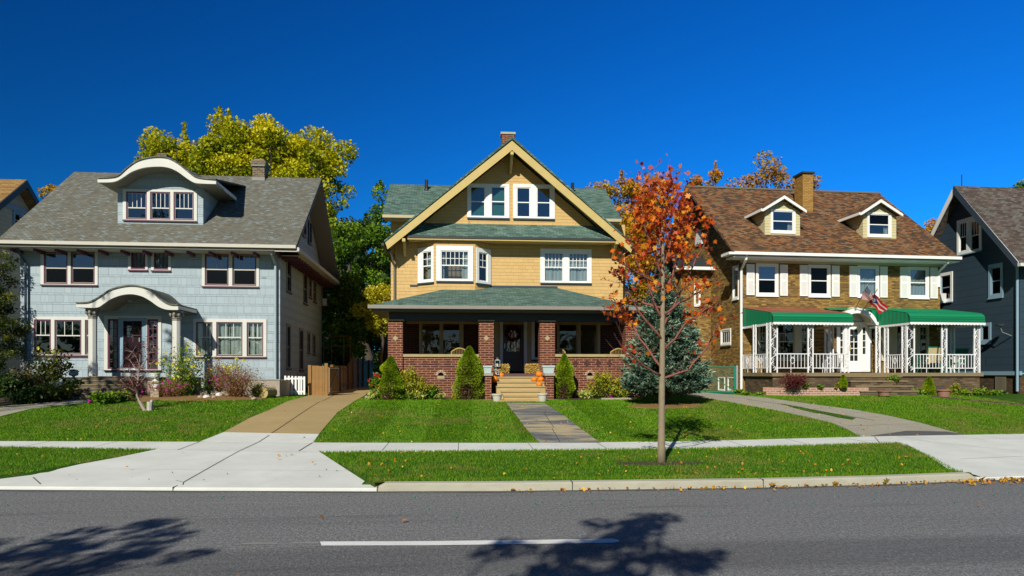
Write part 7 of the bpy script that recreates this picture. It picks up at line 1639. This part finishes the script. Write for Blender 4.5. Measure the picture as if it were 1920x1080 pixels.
x, z = h.loc(951, 669.5, -.03); mb = MB(); mb.xz([(.045*cos(a), .045*sin(a)) for a in [k*pi/8 for k in range(16)]], -.012, .0); o_ = mb.build('blue_sticker', M['signblue']); o_.location = h.world(x,-.04,z); tag(o_, 'small round blue plate low on the front door', 'sign')
def wchair(label, px, y, w_=.3):
    x = h.x(px, y); root = put('wicker_chair', label, 'chair', h.world(x,y,pfz), 'wicker chairs on the brick porch'); 
    mb = MB(); mb.box(-w_,w_,-.27,.27,.36,.44); mb.build('seat', M['wicker'], root, bevel=.01); mb = MB()
    top = [(-w_+2*w_*i/10, .27, .82+.13*sin(pi*i/10)) for i in range(11)]; mb.tube([(-w_,.27,.44)]+top+[(w_,.27,.44)], .028, 6)
    for i in range(1,10): mb.tube([(top[i][0],.27,.44),top[i]], .008, 4)
    mb.build('backrest', M['wicker'], root); 
    for sx in (-1,1): mb = MB(); mb.tube([(sx*w_,.27,.66),(sx*w_,-.27,.66),(sx*w_,-.29,.4)], .022, 5); mb.build('armrest', M['wicker'], root)
    for sx in (-1,1):
        for sy in (-1,1): mb = MB(); mb.tube([(sx*(w_-.02),sy*.25,0),(sx*(w_-.02),sy*.25,.36)], .02, 5); mb.build('leg', M['wicker'], root)
wchair('wicker chair just left of the left brick pier by the steps', 862, -1.9); wchair('wicker chair just right of the right brick pier by the steps', 1051, -1.9, .22); wchair('wicker chair at the right end of the brick porch', 1163, -1.9)
# timber edging of the bed
for i, (a, b) in enumerate((((684,747.5),(706,747.5)), ((706.5,747.5),(754,748)), ((771,748.5),(787,748.5)), ((1128,750),(1190,749)))):
    p, q = G(*a), G(*b); mb = MB(); dx, dy = q[0]-p[0], q[1]-p[1]; mb.ext([(0,0,-.05),(0,.14,-.05),(0,.14,.1),(0,0,.1)], (dx,dy,0)); o_ = mb.build('edging_timber', M['timber'], bevel=.008); o_.location = (p[0],p[1],p[2]+(0 if i < 3 else -.03)); tag(o_, ['short weathered timber at the driveway corner of the bed','long weathered timber before the plump conifer','short timber piece before the drooping shrubs','pale edging stone left of the blue spruce'][i], 'timber', 'edging timbers of the yellow house bed')
g = G(702.5,744.5); mb = MB(); mb.box(-.06,.06,0,.02,0,.16); o_ = mb.build('white_box', M['white']); o_.location = g; tag(o_, 'small white marker standing on the bed timber', 'marker')
# grey house front garden: urns, rocks, timber box, log, picket fence
up = [(.55,0),(.58,.06),(.3,.14),(.22,.26),(.3,.34),(.78,.46),(.86,.7),(.8,.82),(1.0,.93),(1.0,1.0)]
def urn(label, px, pyb, pyt, hw, Y, mat):
    a = at(px, pyb, Y); z1 = at(px, pyt, Y)[2]; H_ = z1-a[2]; r = hw*Y/F; root = put('urn', label, 'urn', a, 'garden urns before the grey blue house'); mb = MB(); mb.lathe([(p*r, q*H_) for p, q in up], n=22); mb.build('bowl', M[mat], root, smooth=True)
    P = ell((0,0,H_), (r*.8,r*.8,.05), 140, .2); leafmesh('moss', P, .05, LM['plant'] if mat == 'urn' else LM['dkgreen'], 'leaf', root)
urn('white urn on a plinth right of the entry steps', 291.5, 714.5, 699.5, 9, 24.0, 'urn'); urn('grey-blue shaded urn on the left of the entry steps', 138, 710.5, 695.5, 9, 24.4, 'urnb')
urn('lower white urn half hidden under the first', 293, 732, 720, 7.5, 23.2, 'urn'); urn('white bowl urn hidden among the shaded plants', 105, 732, 716, 10, 23.2, 'urn')
for px, pyt, hw, Y, lb in ((291.5,714.5,10,24.0,'rough stone plinth under the white urn'),(138,710.5,9,24.4,'stone plinth under the shaded urn')):
    a = at(px, pyt, Y); g0_ = H(a[0], a[1]); mb = MB(); r = hw*Y/F; mb.box(-r,r,-r,r,0,a[2]-g0_); o_ = mb.build('plinth', M['rock'], bevel=.02); o_.location = (a[0],a[1],g0_); tag(o_, lb, 'plinth')
for px, py, hw, Y in ((293,732,7,23.2),(105,732,7,23.2)):
    a = at(px, py, Y); g0_ = H(a[0], a[1]); mb = MB(); r = hw*Y/F; mb.box(-r,r,-r,r,-.02,max(.05,a[2]-g0_)); o_ = mb.build('plinth', M['rock']); o_.location = (a[0],a[1],g0_); tag(o_, 'low stone block under the lower white urn' if px > 200 else 'low stone block under the white bowl urn', 'plinth')
r = random.Random(3)
rocks = [(327,729,9),(340,731,6),(352,732,7),(362,736,5),(372,737,6),(382,739,8),(391,735,6),(402,738,8),(411,741,7),(420,738,7),(428,741,6),(334,726,6),(346,728,6),(398,729,6),(408,731,6),(388,744,6),(401,744,5),(414,733,7),(376,744,5),(426,731,5),(470,743,6),(476,747,5)]
for i, (px, py, s) in enumerate(rocks):
    g = G(px, py+3); R = s*g[1]/F; bm = bmesh.new(); bmesh.ops.create_icosphere(bm, subdivisions=2, radius=R)
    for v in bm.verts: v.co *= 1+r.uniform(-.16,.16); v.co.z = v.co.z*.72+R*.45
    me = bpy.data.meshes.new('garden_rock'); bm.to_mesh(me); bm.free(); uvs(me); me.materials.append(M['rock'] if i not in (8,15) else M['urn']); me.polygons.foreach_set('use_smooth', [i % 3 != 0]*len(me.polygons)); o_ = bpy.data.objects.new('garden_rock', me); COL.objects.link(o_); o_.location = g
    tag(o_, 'rounded field stone in the rock edging of the straw bed', 'rock', 'rocks edging the straw bed')
# raised timber box
def L3(px, py, Y): return at(px, py, Y)
a, b_ = G(461,742), G(503,744); zt_ = at(500,713,24.6)[2]; x0, x1 = at(455,700,24.6)[0], at(505,700,24.6)[0]; mb = MB(); mb.box(x0, x1+.35, 24.6, 26.4, .6, zt_); mb.box(x0,x1+.37,24.58,24.7,zt_+.002,zt_+.04)
o_ = mb.build('timber_bed_wall', M['timber']); tag(o_, 'raised timber garden box at the right front corner of the grey blue house', 'planter')
mb = MB(); g = G(492,747); R = .19; mb.tube([(0,0,R*.95),(.12,.75,R*.95)], R, 18); o_ = mb.build('cut_log', M['log']); o_.location = g; tag(o_, 'sawn log lying with its cut end to the street', 'log')
# white picket gate
Y = 26.2; root = thing('picket_fence', 'short white picket fence panel beside the grey blue house', 'fence', at(552,742,Y)); ox = at(552,742,Y); zt_, zb_ = at(552,704.5,Y)[2]-ox[2], at(552,740,Y)[2]-ox[2]
for px in (535,541.5,548,554.5,560.5,565,570.5): x = at(px,700,Y)[0]-ox[0]; mb = MB(); mb.box(x-.034,x+.034,-.015,0,zb_,zt_-(px-535)*.0008); mb.build('picket', M['white'], root)
for f in (.16,.85): mb = MB(); mb.box(at(533,700,Y)[0]-ox[0], at(571,700,Y)[0]-ox[0], .001, .035, zb_+(zt_-zb_)*f-.03, zb_+(zt_-zb_)*f+.03); mb.build('rail', M['white'], root)
# wooden fence: a facing panel, a gate leaf, then the run along the driveway
Y = 26.6; p = at(579.5,741,Y); root = thing('board_fence', 'cedar board fence panel and gate facing the driveway', 'fence', p); zt_ = at(580,685.5,Y)[2]-p[2]
x1 = at(608,700,Y)[0]-p[0]; mb = MB(); mb.box(-.03,.09,-.06,.06,-.2,zt_+.02); mb.build('post', M['wood'], root); x = .1
while x < x1: 
    mb = MB(); mb.box(x, min(x+.13,x1), -.012+RNG.uniform(-.002,.002), .012, -.02, zt_-.01+RNG.uniform(-.01,.01)); mb.build('board', M['wood'], root); x += .135
mb = MB(); mb.box(x1+.02,x1+.14,-.07,.05,-.2,zt_+.09); mb.build('post', M['wood'], root)
mb = MB(); mb.ext([(x1+.15,-.04,.05),(x1+.36,.95,.05),(x1+.36,.95,zt_-.05),(x1+.15,-.04,zt_-.05)], (.03,-.01,0)); mb.build('gate_leaf', M['wood'], root)
mb = MB(); a_, b2 = (x1+.2,-.05,.12), (x1+.4,.9,.12); c2, d2 = (x1+.4,.9,zt_-.1), (x1+.2,-.05,zt_-.1)
for s_, e_ in ((a_,b2),(b2,c2),(c2,d2),(d2,a_),(a_,c2)): mb.tube([s_,e_], .014, 5)
mb.build('gate_frame', M['galv'], root)
FP_ = [(at(px,700,Y_)[0], Y_, zt) for px, Y_, zt in ((619,28.2,1.97),(634,31,1.98),(650,33.5,2.0),(659,34.2,2.42),(678,38,2.4),(699,42.5,2.37))]
root = thing('board_fence', 'brown board fence running back along the tan driveway, rising in the middle', 'fence', (FP_[0][0], FP_[0][1], H(*FP_[0][:2]))); o = np.array(root.location)
for (xa,ya_,za),(xb,yb_,zb_) in zip(FP_, FP_[1:]):
    l = sqrt((xb-xa)**2+(yb_-ya_)**2); n = int(l/.14); mb = MB(); ux, uy = (xb-xa)/l, (yb_-ya_)/l; nx, ny = uy*.012, -ux*.012
    for i in range(n):
        f0, f1 = (i+.03)/n, (i+.95)/n; p, q = (xa+(xb-xa)*f0-o[0], ya_+(yb_-ya_)*f0-o[1]), (xa+(xb-xa)*f1-o[0], ya_+(yb_-ya_)*f1-o[1]); zt = za+(zb_-za)*(i/n)-o[2]
        mb.xy([p, q, (q[0]+nx*2,q[1]+ny*2), (p[0]+nx*2,p[1]+ny*2)], .02, zt)
    mb.build('board_panel', M['wood'], root); mb = MB()
    for dz in (.3, None):
        z0_, z1_ = (.3,.3) if dz else (za-o[2]-.18, zb_-o[2]-.18); A = (xa-o[0]+nx*2.2, ya_-o[1]+ny*2.2); B = (xb-o[0]+nx*2.2, yb_-o[1]+ny*2.2)
        mb.add([(A[0],A[1],z0_),(B[0],B[1],z1_),(B[0]+nx*3,B[1]+ny*3,z1_),(A[0]+nx*3,A[1]+ny*3,z0_),(A[0],A[1],z0_+.09),(B[0],B[1],z1_+.09),(B[0]+nx*3,B[1]+ny*3,z1_+.09),(A[0]+nx*3,A[1]+ny*3,z0_+.09)], [(0,3,2,1),(4,5,6,7),(0,1,5,4),(1,2,6,5),(2,3,7,6),(3,0,4,7)])
    mb.build('rail', M['wooddk'], root)
    for k in range(max(1,int(l/1.6))):
        f = k/max(1,int(l/1.6)); x, y = xa+(xb-xa)*f-o[0]+nx*6, ya_+(yb_-ya_)*f-o[1]+ny*6; mb = MB(); mb.box(x-.05,x+.05,y-.05,y+.05,-.2,za+(zb_-za)*f-o[2]+.03); mb.build('post', M['wooddk'], root)
# rusty garden arch seen over the fence
mb = MB(); g = at(632,700,32)[0]
for dx in (0,.35,.9,1.2): mb.tube([(dx,0,0),(dx,0,2.35)], .012, 4)
for dz in (2.35,1.9): mb.tube([(0,0,dz),(1.2,0,dz)], .01, 4)
o_ = mb.build('garden_trellis', M['wooddk']); o_.location = (g-.6,32,1.0); tag(o_, 'thin metal trellis standing behind the board fence', 'trellis')
# ---------------------------------------------------------------- brick house front
h = H3; pz, YP = P3['pz'], P3['YP']
x0, x1 = h.x(1482,-3.6), h.x(1628,-3.6); yq = -3.62; gz_ = h.gz((x0+x1)/2,yq); zt_ = h.z(727,yq,1555)
xl0 = h.x(1458,-3.6)
root = thing('brick_planter', 'low salmon brick planter box before the left green awning porch', 'planter', h.world((x0+x1)/2,yq,gz_-.1), h.phi); cx_ = (x0+x1)/2; H_ = zt_-gz_+.1
mb = MB(); mb.box(x0-cx_,x1-cx_,0,.12,-.1,H_); mb.box(x1-cx_-.12,x1-cx_,.121,.95,-.1,H_); mb.ext([(x0-cx_,.0,-.1),(x0-cx_-.65,.8,-.1),(x0-cx_-.55,.88,-.1),(x0-cx_+.0,.13,-.1)], (0,0,H_+.1)); mb.build('wall', M['brickpl'], root)
mb = MB(); mb.xy([(x0-cx_+.02,.13),(x0-cx_-.5,.85),(x1-cx_-.13,.9),(x1-cx_-.13,.13)], 0, H_-.05); mb.build('soil', M['soil'], root)
pp = [(.72,0),(.84,.8),(.85,.82),(1.0,.83),(1.0,.99),(.96,1.0),(.86,1.0)]
pot('large brown plastic pot on the lawn before the right porch', 1769, 744.5, 730, 12, -4.6, 'terra', 'plant_pot', 'brown pots on the brick house lawn', H3, pp); pot('wide low brown pot at the foot of the front steps', 1658, 741, 732.5, 12, -4.4, 'terra', 'plant_pot', 'brown pots on the brick house lawn', H3, pp)
# brick edging running across the lawn
pts = gp([(1748,745),(1780,748),(1820,752),(1860,756),(1900,760),(1935,763)]); root = None; mb = MB()
for (a, b) in zip(pts, pts[1:]):
    n = max(2,int(sqrt((a[0]-b[0])**2+(a[1]-b[1])**2)/.22)); dx, dy = (b[0]-a[0])/n, (b[1]-a[1])/n; l = sqrt(dx*dx+dy*dy); nx, ny = -dy/l*.08, dx/l*.08
    for i in range(n): x, y = a[0]+dx*i, a[1]+dy*i; e = .93; z = H(x,y)+RNG.uniform(.02,.035); mb.xy([(x-nx,y-ny),(x+dx*e-nx,y+dy*e-ny),(x+dx*e+nx,y+dy*e+ny),(x+nx,y+ny)], z-.1, z+.02)
tag(mb.build('brick_edging', M['brick3b']), 'worn brown brick edging crossing the right lawn', 'edging')
# flags
def flag(label, base, tip, cloth, mat, group='flags over the white front door'):
    (bx, bz), (tx, tz) = h.loc(*base, -.75), h.loc(*tip, -1.9); w_ = h.world(bx,-.75,bz); root = thing('flag', label, 'flag', w_, h.phi, group); T_ = (tx-bx, -1.15, tz-bz)
    mb = MB(); mb.tube([(0,0,0),T_], .014, 6); mb.build('pole', M['wood'], root); mb = MB(); mb.lathe([(.005,T_[2]-.01),(.03,T_[2]+.02),(.005,T_[2]+.06)], T_[0], T_[1], 8); mb.build('finial', M['rake2'], root)
    mb = MB(); mb.box(-.03,.03,-.03,.05,-.05,.05); mb.build('bracket', M['galv'], root)
    n, m = 14, 8; V = []; UV = []
    for j in range(m+1):
        for i in range(n+1):
            u, v = i/n, j/m; A = [np.array((h.loc(px,py,yy+.4)[0]-bx, yy+1.15, h.loc(px,py,yy+.4)[1]-bz)) for px, py, yy in cloth]   # corners: hoist top, hoist bottom, fly bottom, fly top
            p = A[0]*(1-u)*v+A[1]*(1-u)*(1-v)+A[2]*u*(1-v)+A[3]*u*v; p = p+np.array([0, .06*sin(u*9+v*3)*(.3+u), .03*sin(u*7+v*5)*u]); V.append(tuple(p)); UV.append((u, v, 0))
    me = bpy.data.meshes.new('cloth'); me.from_pydata(V, [], [(j*(n+1)+i, j*(n+1)+i+1, (j+1)*(n+1)+i+1, (j+1)*(n+1)+i) for j in range(m) for i in range(n)])
    me.attributes.new('fuv','FLOAT_VECTOR','POINT').data.foreach_set('vector', np.array(UV).ravel()); me.materials.append(M[mat]); me.polygons.foreach_set('use_smooth', [True]*len(me.polygons)); o_ = bpy.data.objects.new('cloth', me); COL.objects.link(o_); o_.parent = root
flag('striped flag with starry blue corner on the left pole over the door', (1604,578), (1626.5,536), [(1626.5,537,-2.28),(1640,556,-1.75),(1631,565,-2.0),(1612,560,-2.35)], 'flaga')
flag('red, white and blue flag blown to the right over the door', (1618,582), (1644.5,544), [(1640,551,-2.1),(1629,566,-1.6),(1652,589,-2.0),(1664,576,-2.3)], 'flagb')
# patio chair and table on the right porch
def sling(label, px, y, rz, group='green patio chairs on the right porch', canvas=True):
    x = h.x(px, y); root = thing('patio_chair', label, 'chair', h.world(x,y,pz), rz, group); mb = MB()
    mb.poly([(-.24,-.24,.42),(.24,-.24,.42),(.24,.22,.38),(-.24,.22,.38)]); mb.build('seat', M['canvas'], root, clean=False)
    mb = MB(); mb.poly([(-.23,.22,.4),(.23,.22,.4),(.27,.42,1.0),(-.27,.42,1.0)]); mb.build('backrest', M['canvas' if canvas else 'chaing'], root, clean=False); mb = MB()
    for s_ in (-1,1): mb.tube([(s_*.26,-.28,0),(s_*.26,-.26,.42),(s_*.27,.22,.38),(s_*.29,.43,1.04)], .014, 5); mb.tube([(s_*.28,-.26,.42),(s_*.3,-.26,.64),(s_*.3,.3,.64)], .014, 5); mb.tube([(s_*.26,.2,.38),(s_*.26,.32,0)], .014, 5)
    mb.tube([(-.29,.43,1.03),(.29,.43,1.03)], .014, 5); mb.build('frame', M['chaing'], root)
sling('green-framed patio chair with beige sling back on the right porch', 1746, -1.5, 2.9); sling('second green patio chair at the far side of the porch table', 1728, -.8, 1.4, canvas=False); sling('third green patio chair near the right porch end', 1792, -1.0, -1.2, canvas=False)
x = h.x(1768,-1.1); root = thing('patio_table', 'round green patio table between the porch chairs', 'table', h.world(x,-1.1,pz)); mb = MB(); mb.lathe([(.44,.69),(.45,.7),(.45,.72),(.43,.725)], n=28); mb.build('tabletop', M['chaing'], root)
for k in range(4): q = pi/4+k*pi/2; mb = MB(); mb.tube([(.1*cos(q),.1*sin(q),.69),(.38*cos(q),.38*sin(q),0)], .014, 5); mb.build('leg', M['chaing'], root)
# chain link gate across the old driveway
g1, g2 = G(1379,736.5), G(1250,735); Yg = g1[1]; Yg = 26.9
def gpt(px, py): a = at(px, py, Yg); return np.array(a)
root = thing('chain_link_gate', 'green chain link driveway gate beside the brown brick house', 'gate', tuple(gpt(1378,736))); o = gpt(1378,736)
def bar(name, pts, r, mat='chaing'): mb = MB(); mb.tube([gpt(*p)-o for p in pts], r, 8); return mb.build(name, M[mat], root)
bar('post', [(1378,736),(1378,686)], .045); bar('top_rail', [(1378,688.5),(1252,688)], .025); bar('bottom_rail', [(1378,735.5),(1252,735)], .03); bar('brace', [(1376,732),(1306,688)], .018); bar('middle_post', [(1306,735.5),(1306,688.5)], .035); bar('latch_post', [(1309,738),(1309,729)], .04)
mb = MB(); ax_, bz_ = gpt(1252,735)-o, gpt(1377,689)-o; s = .065; W_ = bz_[0]-ax_[0]; Hh = bz_[2]-ax_[2]; n = int((W_+Hh)/s)
for i in range(n):
    for sg in (1,-1):
        c = i*s; x0_ = max(0, c-Hh); x1_ = min(W_, c)
        if x1_ <= x0_: continue
        za, zb_ = (c-x0_), (c-x1_); 
        if sg < 0: za, zb_ = Hh-za, Hh-zb_
        mb.tube([(ax_[0]+x0_, .006*sg, ax_[2]+za), (ax_[0]+x1_, .006*sg, ax_[2]+zb_)], .0022, 3, cap=False)
mb.build('wire_mesh', M['chaing'], root, clean=False)
a = at(1382,737,Yg); mb = MB(); zz = at(1382,687,Yg)[2]-a[2]; mb.tube([(0,0,-.1),(0,0,zz)], .04, 10); mb.lathe([(.045,zz),(.03,zz+.03),(.005,zz+.04)], n=10); o_ = mb.build('gate_post', M['galv']); o_.location = a; tag(o_, 'galvanised steel post between green gate and white downspout', 'post')
# parked car behind the spruce
cy = 30.5; cxr = at(1342,700,cy)[0]; cg = H(cxr-.9, cy); root = thing('parked_car', 'white-backed dark car parked behind the spruce and the chain link gate', 'car', (cxr-.9, cy, cg)); W2 = .9
body = [(0,.35),(0,.95),(.12,1.02),(1.0,1.05),(1.35,1.05),(4.1,.92),(4.4,.8),(4.45,.35)]
mb = MB(); mb.yz(body, -W2, W2); mb.build('body', M['carw'], root, bevel=.05); mb = MB(); mb.yz([(.62,1.052),(1.05,1.45),(2.5,1.47),(3.2,1.06)], -W2+.12, W2-.12); mb.build('cabin', M['black'], root, bevel=.04)
mb = MB(); mb.box(-W2-.02,W2+.02,-.1,.1,.32,.56); mb.build('bumper', M['carb'], root, bevel=.03)
for s_ in (-1,1): mb = MB(); mb.box(s_*W2-(.14 if s_ > 0 else -.0),s_*W2+(.0 if s_ > 0 else .14),-.02,.1,.68,.95); mb.build('tail_light', M['tail'], root, bevel=.015)
mb = MB(); mb.box(-.26,.26,-.015,0.001,.66,.8); mb.build('number_plate', M['white'], root)
for s_ in (-1,1):
    for y_ in (.85,3.5):
        mb = MB(); mb.tube([(s_*(W2-.2),y_,.31),(s_*(W2+.01),y_,.31)], .31, 20); wh = mb.build('wheel', M['tyre'], root); mb = MB(); mb.tube([(s_*(W2-.05),y_,.31),(s_*(W2+.02),y_,.31)], .19, 14); mb.build('rim', M['galv'], wh)
